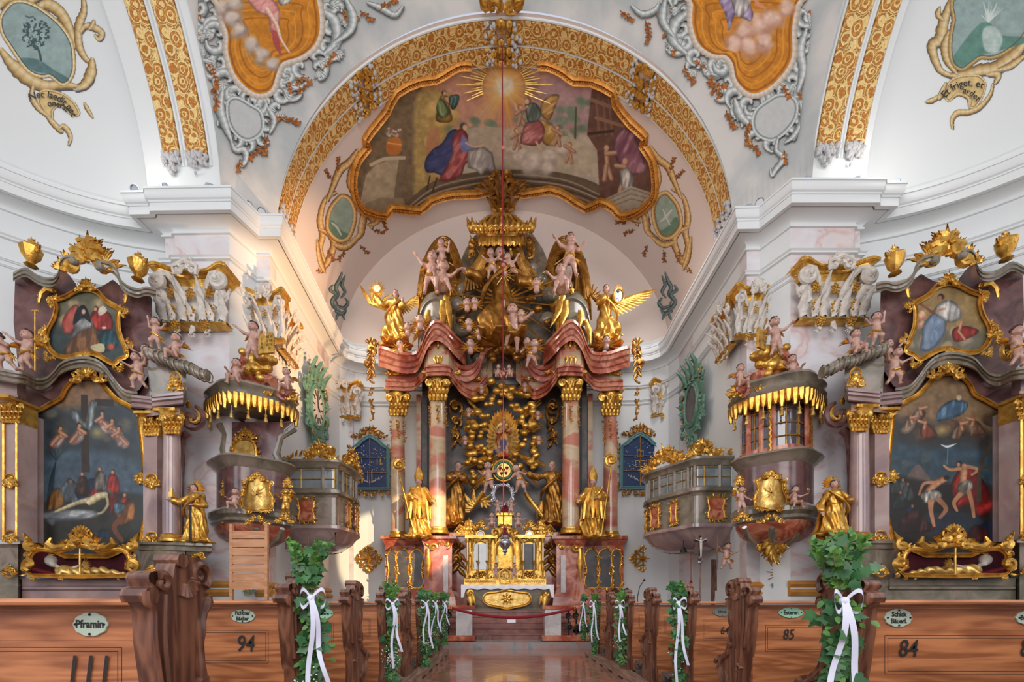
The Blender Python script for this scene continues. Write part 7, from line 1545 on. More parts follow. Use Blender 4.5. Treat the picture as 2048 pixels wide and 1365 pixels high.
def bigR(cv):
    cv.poly([(1780, 740), (2010, 740), (2010, 860), (1900, 850), (1780, 830)], (146, 122, 92), 20); cv.cloud([(1850, 870, 30), (1820, 850, 26), (1900, 850, 24), (1960, 870, 26), (1980, 840, 22)], 1, (112, 92, 74), (74, 66, 62), 2); cv.blob(1885, 862, 22, 16, (190, 166, 116), soft=.9)
    cv.poly([(1780, 890), (1860, 900), (1930, 890), (2000, 930), (2000, 1000), (1780, 980)], (72, 94, 106), 14); cv.cloud([(1810, 930, 20), (1850, 920, 20)], 1, (98, 112, 116), (70, 84, 92), 5); cv.poly([(1820, 945), (1836, 930), (1850, 945), (1860, 960), (1815, 962)], (120, 106, 100), 2)
    cv.poly([(1780, 960), (1860, 966), (2000, 980), (2000, 1090), (1780, 1090)], (52, 46, 42), 10); cv.poly([(1850, 1030), (1950, 1030), (1960, 1062), (1860, 1074)], (52, 66, 78), 6)
    cv.poly([(1880, 816), (1906, 800), (1936, 806), (1926, 828), (1896, 840), (1872, 842)], (110, 140, 160), 1.5, fold=9, fc=(70, 96, 118)); cv.blob(1918, 796, 6, 7, (190, 172, 150), soft=.4); cv.line([(1960, 790), (1975, 800)], 8, (120, 80, 66), 3)
    for x, y, d in ((1840, 812, 1), (1822, 830, 1), (1852, 840, -1), (1922, 842, 1), (1948, 834, -1)): cv.poly([(x-2, y+5), (x+12*d, y+16), (x-6, y+38), (x-22*d, y+34), (x-14*d, y+16)], (168, 92, 66) if x == 1852 else (160, 142, 124), 1.5, fold=8, fc=(110, 76, 60)); cv.nude([[(x, y+4), (x+3*d, y+18)], [(x, y+7), (x+14*d, y+3)]], 6); cv.blob(x, y-1, 4.6, 5, (150, 108, 78), soft=.5)
    cv.line([(1882, 890), (1895, 894), (1912, 888)], [1, 5, 1], (214, 220, 220), 1); cv.line([(1896, 895), (1894, 930)], [2, 1], (180, 190, 190), 1, a=.6)
    for x, y in ((1790, 955), (1805, 960), (1815, 968), (1800, 985), (1824, 1012)): cv.poly([(x-8, y+5), (x+8, y+6), (x+12, y+30), (x-12, y+34)], (86, 96, 92) if x < 1820 else (58, 84, 118), 1.5, fold=6); cv.blob(x, y, 5, 6, (84, 56, 42), soft=.5); cv.blob(x+1, y+1, 3.4, 4.2, (170, 122, 94), soft=.5)
    cv.poly([(1835, 1020), (1852, 1040), (1868, 1062), (1800, 1066), (1806, 1034)], (92, 52, 48), 1.5, fold=9)
    cv.poly([(1905, 960), (1930, 930), (1958, 950), (1980, 985), (1990, 1020), (1960, 1034), (1935, 1010), (1915, 1018), (1906, 990)], (172, 46, 36), 2, fold=13, fa=.5, fc=(104, 26, 24)); cv.line([(1928, 936), (1926, 960), (1920, 975)], [17, 16, 12], (196, 150, 116), 1.5, hi=(214, 172, 138), lo=(130, 84, 60)); cv.poly([(1915, 972), (1938, 960), (1946, 976), (1922, 996)], (190, 180, 164), 1.2, fold=6)
    cv.line([(1920, 990), (1908, 1006), (1914, 1022)], [10, 8, 5], (192, 146, 112), 1.2); cv.line([(1938, 985), (1944, 1008), (1948, 1034)], [10, 8, 6], (196, 150, 116), 1.2); cv.line([(1920, 938), (1900, 940), (1888, 932)], [7, 6, 4], (200, 156, 120), 1); cv.line([(1936, 934), (1956, 940), (1944, 950)], [8, 6, 5], (196, 150, 116), 1); cv.blob(1918, 928, 7, 7, (60, 40, 32), soft=.4); cv.blob(1917, 930, 4.5, 5.5, (196, 150, 120), soft=.4)
    cv.line([(1890, 958), (1872, 968), (1856, 984)], [13, 16, 14], (190, 142, 108), 1.5, hi=(208, 166, 132), lo=(126, 82, 58)); cv.line([(1870, 966), (1848, 968), (1838, 990)], [7, 6, 4], (190, 142, 108), 1); cv.poly([(1842, 988), (1870, 980), (1884, 992), (1870, 1006), (1850, 1006)], (214, 208, 196), 1.2, fold=7); cv.line([(1862, 1004), (1862, 1024), (1868, 1052)], [12, 9, 6], (190, 144, 112), 1.2); cv.line([(1878, 1000), (1892, 1018), (1880, 1036)], [11, 9, 6], (176, 128, 98), 1.2); cv.blob(1893, 956, 7, 6, (62, 40, 30), soft=.4)
    cv.poly([(1950, 1062), (1975, 1042), (2005, 1040), (2005, 1078), (1960, 1082)], (34, 62, 104), 2, fold=10); cv.poly([(1936, 1072), (1950, 1050), (1975, 1062), (1970, 1085)], (110, 30, 30), 2, fold=9); cv.line([(1958, 1000), (1962, 930), (1990, 880)], [10, 8, 5], (94, 84, 66), 1.5); cv.line([(1962, 940), (1985, 930)], 4, (94, 84, 66), 1.5)
def upL(cv):
    cv.poly([(100, 660), (250, 640), (260, 730), (90, 730)], (70, 84, 84), 20); cv.cloud([(150, 610, 20), (200, 610, 20), (130, 640, 20)], 1, (176, 160, 126), (140, 132, 112), 2)
    cv.poly([(125, 640), (145, 612), (158, 616), (150, 660), (128, 668)], (178, 70, 62), 1.5, fold=8, fc=(196, 130, 110)); cv.poly([(180, 632), (196, 618), (222, 630), (224, 660), (198, 664), (182, 650)], (190, 64, 50), 1.5, fold=8, fc=(120, 36, 30)); cv.poly([(200, 632), (214, 622), (206, 612), (196, 622)], (206, 196, 180), 1.2)
    cv.poly([(150, 655), (176, 640), (196, 668), (206, 712), (130, 712), (140, 676)], (138, 98, 62), 1.5, fold=12, fc=(92, 62, 40)); cv.poly([(148, 660), (152, 640), (178, 636), (186, 652), (170, 660), (140, 678)], (206, 204, 200), 1.2, fold=7); cv.poly([(146, 650), (152, 622), (166, 610), (176, 622), (182, 646), (168, 636), (160, 640)], (34, 44, 56), 1.2, fold=6); cv.blob(167, 624, 5, 6.5, (206, 170, 150), soft=.4)
    cv.blob(192, 617, 6, 6, (96, 66, 48), soft=.4); cv.blob(191, 619, 4, 4.6, (206, 160, 134), soft=.4); cv.poly([(196, 668), (226, 660), (236, 690), (210, 704)], (40, 92, 100), 1.5, fold=7); cv.poly([(182, 692), (206, 688), (208, 704), (188, 702)], (196, 186, 150), 1); cv.blob(222, 694, 10, 10, (186, 92, 74), soft=.6); cv.blob(208, 656, 6, 3, (210, 190, 170), soft=.4)
def upR(cv):
    cv.poly([(1810, 580), (1960, 580), (1980, 660), (1810, 640)], (162, 140, 98), 16); cv.cloud([(1850, 690, 22), (1890, 700, 22), (1930, 680, 22), (1820, 690, 20), (1905, 665, 16)], 1, (186, 166, 134), (130, 126, 116), 3)
    cv.poly([(1846, 650), (1872, 622), (1892, 634), (1888, 670), (1864, 700), (1840, 700), (1844, 676)], (120, 138, 160), 1.5, fold=9, fc=(160, 172, 186)); cv.poly([(1876, 610), (1896, 600), (1918, 612), (1922, 636), (1900, 646), (1880, 636), (1866, 626)], (196, 192, 184), 1.5, fold=8, fc=(150, 150, 150)); cv.blob(1882, 594, 8, 8, (70, 54, 46), soft=.4); cv.blob(1880, 597, 5, 6.5, (176, 134, 108), soft=.4); cv.line([(1888, 618), (1874, 622)], 5, (196, 154, 126), 1); cv.line([(1866, 626), (1846, 612), (1838, 606)], [6, 5, 3], (140, 96, 76), 1)
    cv.cloud([(1845, 632, 12), (1842, 650, 10)], 1, (216, 186, 160), (190, 140, 120), 3); cv.poly([(1905, 660), (1930, 652), (1958, 662), (1940, 676), (1910, 684)], (186, 70, 54), 1.5, fold=8, fc=(140, 46, 40)); cv.nude([[(1924, 645), (1918, 664)], [(1918, 664), (1930, 680)]], 6)
def side_altar(s):
    sd = 'left' if s < 0 else 'right'; mir = lambda n: n
    t = thing('side_altar', '%s side altar of purple and grey marble with gilded capitals and a curved gable' % sd, 'altar', tuple(W(180 if s < 0 else 1890, 1207, 8.3))); t.location.z = 0; p = SPen(t, s)
    # backing walls of the retable
    mb = MB(); G(mb, p, sm2([(36, 735), (30, 560), (60, 552), (96, 560), (112, 548), (124, 540), (140, 552), (160, 576), (190, 578), (216, 566), (226, 560), (240, 572), (262, 582), (298, 588), (304, 620), (300, 745), (240, 800), (100, 800)], 2), .2, .5); mb.build('upper_panel', M['purple'], t, smooth=False)
    mb = MB(); G(mb, p, [(40, 1100), (40, 740), (320, 740), (320, 1100)], .3, .7); mb.build('lower_panel', M['purple'], t, smooth=False)
    # gable cornice with volutes
    GP = [(-8, 12), (4, 12), (4, 8), (8, 5), (9, 0), (12, -3), (12, -7), (-8, -7)]
    for q, nm in (([(26, 552, .1), (50, 542, 0), (74, 556, 0), (92, 562, -.05), (108, 560, -.08), (118, 545, -.1), (120, 528, -.12), (130, 518, -.15), (148, 518, -.2)], 'gable_cornice'), ([(202, 528, -.2), (222, 534, -.15), (236, 548, -.12), (242, 565, -.1), (256, 578, -.08), (275, 584, -.05), (292, 580, 0), (312, 584, .1)], 'gable_cornice')):
        mb = MB(); lofted(mb, p, q, GP); c = q[-1] if q[0][0] < 100 else q[0]; cscroll(mb, p, c[0], c[1]+4, 9, 0, 1.3, -1 if c[0] < 175 else 1, 6, -.2, 16, 7); mb.ball(p(c[0], c[1]+5, -.25), .07, 8); mb.build(nm, M['grey'], t, ang=30)
    mb = MB(); crest(mb, p, 174, 540, 56, 76, 12, -.15, dens=2.2); moulding(mb, p, [(160, 500), (168, 486), (182, 484), (192, 496), (190, 512), (176, 520), (164, 514)], 7, -.18); crest(mb, p, 170, 583, 20, 22, 5, .05); mb.build('gable_crest', M['gold'], t)
    mb = MB()
    for x0, x1 in ((78, 108), (250, 275)): mb.tube([p(x0, 606, .1), p(x0+4, 588, .1), p((x0+x1)/2, 578, .1), p(x1, 582, .1)], [.02, .04, .05, .04], 6); sprinkle(mb, p, [(x0, 606), (x0+5, 588), (x1, 580)], 10, 8, 3, .12, closed=False)
    mb.build('gilded_sprig', M['gold'], t)
    for x in (62, 276):
        mb = MB(); b = p(x, 562 if x > 100 else 534, 0); mb.lathe(b, [(.05, 0), (.1, .02), (.05, .08), (.12, .18), (.16, .34), (.13, .38), (.09, .36)], 14, fold=lambda a, z: .08*sin(8*a)); yy = (562 if x > 100 else 534)
        crest(mb, p, x, yy-34, 16, 26, int(x), 0); 
        for q in (-1, 1): leaf3(mb, p, x, yy-28, -PI/2+q*1.2, 26, 12, 0, bend=-q)
        mb.build('gilded_vase', M['gold'], t)
    # middle cornice: segmental rise over the painting
    CP = [(-6, -6), (16, -6), (16, -1), (12, 1), (11, 6), (6, 10), (4, 17), (0, 20), (-6, 20)]
    P = [(-40, 745, .2), (-30, 738, -.25), (30, 748, -.3), (52, 752, -.2), (72, 762, .1), (92, 760, .12), (108, 746, .1), (122, 730, .05), (145, 721, 0), (172, 719, 0), (196, 726, 0), (214, 742, .05), (228, 762, .1), (248, 784, .12), (275, 790, .1)]
    mb = MB(); lofted(mb, p, P, CP); mb.build('middle_cornice', M['grey'], t, ang=30)
    mb = MB(); lofted(mb, p, [(262, 800, .4), (262, 796, -.1), (300, 800, -.15), (304, 796, -.45), (366, 790, -.5), (372, 786, -.2), (374, 786, .4)], CP, 0); lofted(mb, p, [(290, 830, .3), (290, 826, -.1), (322, 822, -.35), (360, 822, -.4), (362, 822, .3)], [(-3, -16), (0, -16), (1, 0), (4, 2), (4, 8), (-3, 8)], 0); mb.build('impost_block', M['lilac'], t, ang=30)
    mb = MB(); lofted(mb, p, [(-40, 820, .4), (-40, 800, -.25), (36, 796, -.28), (50, 800, 0)], CP, 0); lofted(mb, p, [(-40, 790, -.1), (34, 786, -.12), (52, 790, .1)], [(-3, -30), (1, -30), (1, 10), (-3, 10)], 0); mb.build('impost_block', M['lilac'], t, ang=30)
    # raked console carrying the putti, with a rolled stone drape
    mb = MB(); G(mb, p, [(296, 740), (300, 700), (330, 704), (372, 738), (374, 800), (366, 815), (300, 800)], -.35, .3); mb.build('console', M['grey'], t, smooth=False)
    mb = MB(); q = [p(296+k*10, 706+k*3.9+2*sin(k*1.3), -.5) for k in range(13)]; mb.tube(q, [.09+.018*sin(k*2.1) for k in range(13)], 10); 
    for k in range(0, 13, 1): mb.tube([q[k]+Vector((.02*cos(a), .11*cos(a), .11*sin(a))) for a in np.linspace(0, 2*PI, 11)[:-1]], .014, 5, closed=True)
    mb.build('rolled_drape', M['grey'], t)
    mb = MB(); crest(mb, p, 350, 780, 16, 30, 3, -.55); moulding(mb, p, [(342, 752), (350, 744), (360, 752), (360, 770), (350, 782), (342, 772)], 5, -.52); mb.build('gilded_cartouche', M['gold'], t)
    # columns
    for nm, x, r, d, y0, y1, cyl in (('column', 344, 15, -.3, 868, 1082, 1), ('pilaster', 303, 14, -.05, 872, 1085, 0), ('pilaster', 20, 17, -.3, 846, 1082, 0), ('pilaster', 53, 10, -.05, 830, 1085, 0)):
        b, c = p(x, y1, d), p(x, y0, d); R = r*p.k; mb = MB()
        if cyl: mb.lathe(b, [(R*1.0, .05), (R*1.0, (c.z-b.z)*.4), (R*.9, c.z-b.z)], 26)
        else: mb.box(b.x-R, b.x+R, b.y-.03, b.y+.3, b.z, c.z)
        co = mb.build(nm, M['lilac'], t, ang=30)
        if cyl: mb = MB(); mb.lathe(b, [(R*1.4, -.03), (R*1.4, .02), (R*1.2, .05), (R*1.25, .09), (R*1.0, .12)], 24); mb.build('gilded_base', M['gold'], co)
        if x != 53:
            mb = MB(); h = y0-(y0-38); dd = d-(R if cyl else .04)
            if cyl: mb.lathe(c, [(R*.95, 0), (R, .1), (R*1.4, .34), (R*1.6, .38)], 18)
            else: mb.box(c.x-R*1.05, c.x+R*1.05, c.y-.06, c.y+.3, c.z, c.z+.36)
            for k in range(-2, 3): leaf3(mb, p, x+k*r*.42, y0, -PI/2+k*.1, 22, r*.6, dd); leaf3(mb, p, x+k*r*.45+2, y0-13, -PI/2+k*.14, 20, r*.6, dd-.03)
            for q in (-1, 1): cscroll(mb, p, x+q*r*1.15, y0-32, 7, -PI/2, 1.4, q, 3.2, dd-.05, 12)
            flower(mb, p, x, y0-36, 5, dd-.05); mb.box(c.x-R*1.4, c.x+R*1.4, c.y-R-.05, c.y+.3, c.z+.35, c.z+.4); mb.build('gilded_capital', M['gold'], co)
        if x in (20, 303):
            mb = MB()
            for xx in ((7, 33) if x == 20 else ()): mb.tube([p(xx, y0, d-.04), p(xx, y1, d-.04)], .022, 5)
            for yy, hh in ((960, 22), (y1-10, 18)): crest(mb, p, x, yy+12, 15, hh, 4, d-.05, top=False); crest(mb, p, x, yy, 14, hh, 5, d-.05, a=PI/2, top=False); moulding(mb, p, [(x-8, yy-8), (x+8, yy-8), (x+9, yy+8), (x, yy+14), (x-9, yy+8)], 4, d-.05)
            mb.build('gilded_carving', M['gold'], co)
    # base with corbel for the statue
    mb = MB(); lofted(mb, p, [(266, 1094, .6), (266, 1092, .1), (280, 1092, -.15), (316, 1092, -.3), (370, 1094, -.5), (424, 1096, -.4), (430, 1096, .1)], [(-6, -8), (4, -8), (5, -3), (0, 0), (-1, 8), (-6, 10)], 0); mb.build('pedestal_cornice', M['grey'], t, ang=30)
    mb = MB(); lofted(mb, p, [(268, 1098, .6), (268, 1098, .0), (318, 1098, -.28), (370, 1098, -.42), (376, 1098, .3)], [(-6, 0), (0, 0), (0, 62), (4, 64), (4, 78), (8, 80), (8, 340), (-6, 340)], 0); mb.build('pedestal', M['grey'], t, ang=30)
    mb = MB(); rows = []
    for y, e in ((1098, 1), (1108, .9), (1118, .62), (1128, .3), (1142, .1)): rows.append([p(372, y, .3), p(372, y, -.4*e-.05), p(372+22*e, y, -.46*e), p(372+54*e, y, -.36*e), p(372+58*e, y, .2)])
    mb.grid(rows); mb.build('corbel', M['grey'], t)
    mb = MB(); lofted(mb, p, [(-40, 1096, -.2), (36, 1096, -.22), (50, 1096, .1), (54, 1096, .6)], [(-6, -8), (4, -8), (0, 0), (0, 70), (6, 76), (6, 340), (-6, 340)], 0); mb.build('pedestal', M['grey'], t, ang=30)
    mb = MB()
    for x, y in ((18, 1150), (302, 1150), (346, 1150), (396, 1118)): crest(mb, p, x, y, 15, 22, int(x), -.38 if x > 100 else -.3); moulding(mb, p, [(x-11, y-2), (x-8, y-12), (x+8, y-12), (x+11, y-2), (x, y+5)], 3.5, -.38 if x > 100 else -.3)
    mb.build('gilded_cartouche', M['gold'], t)
    # the volute at the outer flank
    mb = MB(); cscroll(mb, p, 384, 838, 26, -PI/2+.3, 1.0, 1, 9, -.1, 20, 7); mb.tube([p(378, 866, -.1), p(366, 876, -.1), p(362, 900, -.05), p(362, 960, .0), p(362, 1085, .1)], [.08, .08, .07, .05, .05], 7); mb.build('flank_volute', M['purple'], t)
    mb = MB(); leaf3(mb, p, 376, 816, -PI/2, 16, 10, -.2); cscroll(mb, p, 384, 838, 19, -PI/2+.3, .6, 1, 3.5, -.22, 14, 6); mb.build('volute_gilding', M['gold'], t)
    # altar table under the shrine
    mb = MB(); lofted(mb, p, [(44, 1162, .3), (44, 1162, -.15), (286, 1162, -.15), (286, 1162, .3)], [(-10, -4), (0, -4), (0, 10), (8, 13), (8, 17), (3, 20), (3, 260), (-10, 260)], 0); mb.build('altar_ledge', M['lilac'] if s < 0 else M['grey'], t, ang=30)
    # painting
    O = [(66, 1086), (66, 840), (68, 826), (84, 818), (104, 806), (122, 796), (132, 776), (150, 760), (174, 754), (198, 762), (216, 782), (232, 798), (254, 810), (276, 824), (280, 842), (280, 1086)]
    def painting(name, label, O, paint, x0, y0, x1, y1, bg, d, w_, orn):
        tp = thing(name, label, 'painting', tuple(t.location)); q = SPen(tp, s); OM = [q.map(x, y) for x, y in sm2(O, 3)]
        xs = [a[0] for a in OM]; ys = [a[1] for a in OM]; cv = Cv(min(xs)-2, min(ys)-2, max(xs)+2, max(ys)+2, 1.1, bg); paint(cv); cv.A = cv.inside((slice(None), slice(None)), OM)*1.0
        n = fbm(cv.X/14, cv.Y/14); cv.C = np.clip(cv.C*(.86+.28*n[..., None]), 0, 1)**1.32; XL = cv.X if s < 0 else 345-(cv.X-1718)/1.04
        D = (q.D0+(XL-340)*q.sl)/(1.02 if s > 0 else 1)+d; canvas_mesh('canvas', cv, on_plane(cv, D)-np.array(tp.location), M['oil'], tp)
        mb = MB(); G(mb, q, sm2(O, 3), d+.02, d+.1); mb.build('stretcher', M['dark'], tp, smooth=False)
        mb = MB(); moulding(mb, q, O, w_, d, True, 3); mb.build('frame', M['gold'], tp); mb = MB(); orn(mb, q); mb.build('frame_carving', M['gold'], tp); return tp
    def ornB(mb, q):
        crest(mb, q, 174, 764, 34, 40, 3, 0, dens=1.6); shell(mb, q, 174, 752, 16, -PI/2, -.08)
        for x in (66, 280): crest(mb, q, x, 962, 12, 20, 2, .1, top=False); crest(mb, q, x, 952, 12, 20, 2, .1, a=PI/2, top=False); cscroll(mb, q, x, 830, 8, 0, 1, 1, 4, .05)
    painting('altar_painting', ('large painting of a pale dead body mourned under a cross, left side altar' if s < 0 else 'large painting of a baptism with a red cloaked man, right side altar'), O, bigL if s < 0 else bigR, 0, 0, 0, 0, (72, 84, 90) if s < 0 else (74, 76, 76), .12, 11, ornB)
    U = [(110, 606), (112, 600), (130, 594), (150, 583), (171, 578), (194, 584), (212, 602), (238, 618), (236, 632), (238, 664), (250, 696), (253, 712), (240, 718), (228, 728), (214, 722), (192, 710), (170, 707), (132, 715), (108, 708), (94, 688), (94, 664), (106, 640), (112, 618)]
    def ornU(mb, q):
        for x, y, a in ((108, 604, 3.6), (242, 624, -.3), (92, 665, PI), (252, 690, .1), (100, 710, 2.2), (236, 730, 1.2)): crest(mb, q, x, y, 13, 18, int(x), .05, a=a); 
        crest(mb, q, 171, 580, 20, 26, 3, 0); crest(mb, q, 86, 690, 14, 26, 5, .05, a=-2.2); flower(mb, q, 171, 712, 8, 0)
    painting('gable_painting', ('small gable painting of a kneeling nun in brown and white, left side altar' if s < 0 else 'small gable painting of a friar in pale robes on clouds, right side altar'), U, upL if s < 0 else upR, 0, 0, 0, 0, (120, 118, 98) if s < 0 else (128, 124, 104), .08, 11, ornU)
    # relic shrine with the reclining skeleton
    tsr = thing('relic_shrine', 'gilded rococo shrine with a glass front, on the %s side altar table' % sd, 'shrine', tuple(t.location)); q = SPen(tsr, s)
    W_ = [(64, 1152), (66, 1132), (60, 1116), (70, 1104), (86, 1100), (118, 1104), (140, 1096), (160, 1092), (182, 1096), (204, 1104), (236, 1100), (252, 1106), (258, 1120), (252, 1136), (256, 1152)]
    mb = MB(); G(mb, q, [(58, 1154), (58, 1088), (262, 1088), (262, 1154)], .14, .17); mb.build('velvet_back', M['velvet'], tsr, smooth=False)
    mb = MB(); G(mb, q, [(58, 1157), (58, 1151), (262, 1151), (262, 1157)], -.35, .14); mb.build('velvet_floor', M['velvet'], tsr, smooth=False)
    mb = MB(); moulding(mb, q, W_, 9, -.36, True, 2); sprinkle(mb, q, W_, 54, 13, 4, -.36); crest(mb, q, 164, 1098, 40, 48, 6, -.38, dens=2); shell(mb, q, 162, 1072, 20, -PI/2, -.42); moulding(mb, q, [(142, 1074), (146, 1062), (162, 1056), (178, 1062), (182, 1074), (162, 1084)], 5, -.42)
    for sg in (-1, 1): mb.tube([q(162+sg*x, y, -.38) for x, y in ((28, 1094), (52, 1098), (66, 1088), (60, 1076))], [.06, .07, .06, .02], 6); cscroll(mb, q, 162+sg*100, 1092, 12, -PI/2, 1, sg, 6, -.38); cscroll(mb, q, 162+sg*104, 1130, 12, PI/2, 1, -sg, 6, -.38); leaf3(mb, q, 162+sg*104, 1088, -PI/2+sg*.5, 26, 12, -.38)
    mb.tube([q(160, 1152, -.37), q(160, 1098, -.37)], .018, 6); mb.tube([q(150, 1110, -.37), q(170, 1110, -.37)], .014, 6); mb.build('frame', M['gold'], tsr)
    mb = MB(); G(mb, q, W_, -.345, -.34); mb.build('glass', M['glass'], tsr, smooth=False)
    tk = thing('reclining_skeleton', 'reclining skeleton relic in gold and white brocade inside the %s shrine' % sd, 'skeleton', tuple(t.location)); q = SPen(tk, s)
    pr = [('c', tuple(q(128, 1144, -.08)), tuple(q(160, 1146, -.08)), .12, .11), ('c', tuple(q(160, 1146, -.08)), tuple(q(205, 1143, -.1)), .09, .07), ('c', tuple(q(205, 1143, -.1)), tuple(q(246, 1149, -.12)), .07, .04), ('c', tuple(q(132, 1138, -.12)), tuple(q(118, 1150, -.2)), .06, .05)]
    body('brocade', pr, .04, .018, M['palegold'], tk, extra=lambda P, D: D+.012*np.sin(P[..., 0]*40+P[..., 2]*30))
    pr = [('e', tuple(q(102, 1122, -.1)), (.085, .09, .1)), ('e', tuple(q(106, 1130, -.13)), (.05, .06, .05)), ('c', tuple(q(110, 1132, -.1)), tuple(q(124, 1138, -.1)), .03, .03), ('c', tuple(q(142, 1138, -.14)), tuple(q(165, 1130, -.16)), .025, .018)]
    body('skull', pr, .02, .012, M['stucco'], tk); mb = MB(); mb.tube([q(94, 1118, -.1), q(100, 1110, -.1), q(108, 1112, -.1)], .025, 6)
    for k in range(7): leaf3(mb, q, 165, 1132, -1.2+k*.3, 18, 5, -.14)
    mb.build('gilded_wreath', M['gold'], tk); mb = MB(); mb.tube([q(70, 1140, -.05), q(90, 1146, -.05), q(118, 1151, -.05)], [.06, .08, .05], 8, flat=.6); mb.build('cushion', M['red'], tk)
    # figures
    for i, (x, y, H, ps, fl, d, lb) in enumerate(((12, 742, 80, 'lean', 1, -.3, 'outermost cherub on the cornice'), (54, 742, 78, 'reach', 1, -.3, 'cherub holding a gilded pole'), (278, 778, 70, 'reach', -1, -.4, 'cherub standing on the slope of the middle cornice'), (288, 752, 66, 'fly', -1, -.25, 'cherub behind, above the middle cornice slope'), (312, 700, 64, 'up', 1, -.2, 'highest cherub, at the foot of the gable pilaster'), (352, 726, 66, 'sit', 1, -.55, 'cherub seated on the rolled stone drape'))):
        if s > 0 and i == 1: x -= 12
        X, Y = p.map(x, y); putto('%s of the %s side altar' % (lb, sd), X, Y, H, p.depth(x, d), ps, i != 2, True, fl*-s, i+(5 if s > 0 else 0), 'side altar putti')
    if s < 0: tq = thing('gilded_pole', 'thin gilded cross staff beside the left side altar cherubs', 'staff', tuple(p(70, 742, -.4)+t.location)); mb = MB(); z = 110*p.k; mb.tube([(0, 0, 0), (0, 0, z)], .012, 6); mb.tube([(-.05, 0, z), (.06, 0, z)], .018, 6); mb.build('pole', M['gold'], tq)
    else:
        tq = thing('gilded_shield', 'small gilded shield with writing held beside the right side altar', 'cartouche', tuple(W(2018, 705, 7.6))); u = UPen(tq, 7.6/F); mb = MB(); mb.prism([(a[0]*u.k, a[1]*u.k) for a in sm2([(-14, -10), (-16, 8), (-8, 16), (8, 14), (15, 6), (13, -10), (0, -16)], 3)], -.03, .03); mb.build('shield', M['palegold'], tq); mb = MB(); moulding(mb, u, [(-14, 10), (-16, -8), (-8, -16), (8, -14), (15, -6), (13, 10), (0, 16)], 4, -.03); crest(mb, u, 0, -12, 12, 14, 2, -.03); mb.build('rim', M['gold'], tq)
        vs, fs = glyphs('MONS\nEFFOV', .09); mb = MB(); mb.add([(a, -.045, b) for a, b in vs], fs); mb.build('lettering', M['ink'], tq, smooth=False)
    X, Y = p.map(392, 1087)
    if s < 0:
        tS, h, J = robed('gilded female saint holding a small tower and sword, left side altar corbel', X, Y, 118, p.depth(392, -.35), 61, M['gold'], flip=1, arms=(((-.2, -.08, .68), (-.28, -.16, .7)), ((.18, -.08, .62), (.08, -.2, .6))), head=(-.03, -.01), name='saint_statue', W_=1.12)
        mb = MB(); mb.box(-.31*h, -.25*h, -.2*h, -.14*h, .74*h, .82*h); mb.box(-.3*h, -.26*h, -.19*h, -.15*h, .82*h, .88*h); mb.build('tower', M['palegold'], tS); mb = MB(); mb.tube([(.08*h, -.24*h, .58*h), (.1*h, -.26*h, .0)], .02, 6); mb.box(.04*h, .13*h, -.26*h, -.23*h, .57*h, .585*h); mb.build('sword', M['iron'], tS)
    else:
        tS, h, J = robed('gilded armoured saint with plumed helmet and cloak, right side altar corbel', X, Y, 124, p.depth(392, -.35), 67, M['gold'], flip=-1, legs=True, arms=(((-.2, -.04, .66), (-.1, -.18, .64)), ((.22, -.02, .6), (.24, -.1, .46))), name='saint_statue', W_=1.1, head=(.02, -.02))
        z0 = .3; mb = MB(); rows = []
        for a in np.linspace(.2, PI-.2, 14): rows.append([((.1+.13*u+.02*sin(a*9))*h*cos(a)*1.3, (.08+.06*u+.015*sin(a*9))*h*sin(a)+.03*h, (.8-.78*u)*h) for u in np.linspace(0, 1, 8)])
        mb.grid(rows); mb.build('cloak', M['gold'], tS)
    c = J['hd']; mb = MB()
    for k in range(26): a = PI*k/25*1.2-.3; L = J['r']*(2.0+.5*(k % 2)); mb.tube([(c[0]+J['r']*.8*cos(a), c[1]+.5*J['r'], c[2]+J['r']*.8*sin(a)), (c[0]+L*cos(a), c[1]+J['r'], c[2]+L*sin(a))], [.02, .008], 4)
    mb.build('halo' if s < 0 else 'helmet_plume', M['gold'], tS)
side_altar(-1); side_altar(1)
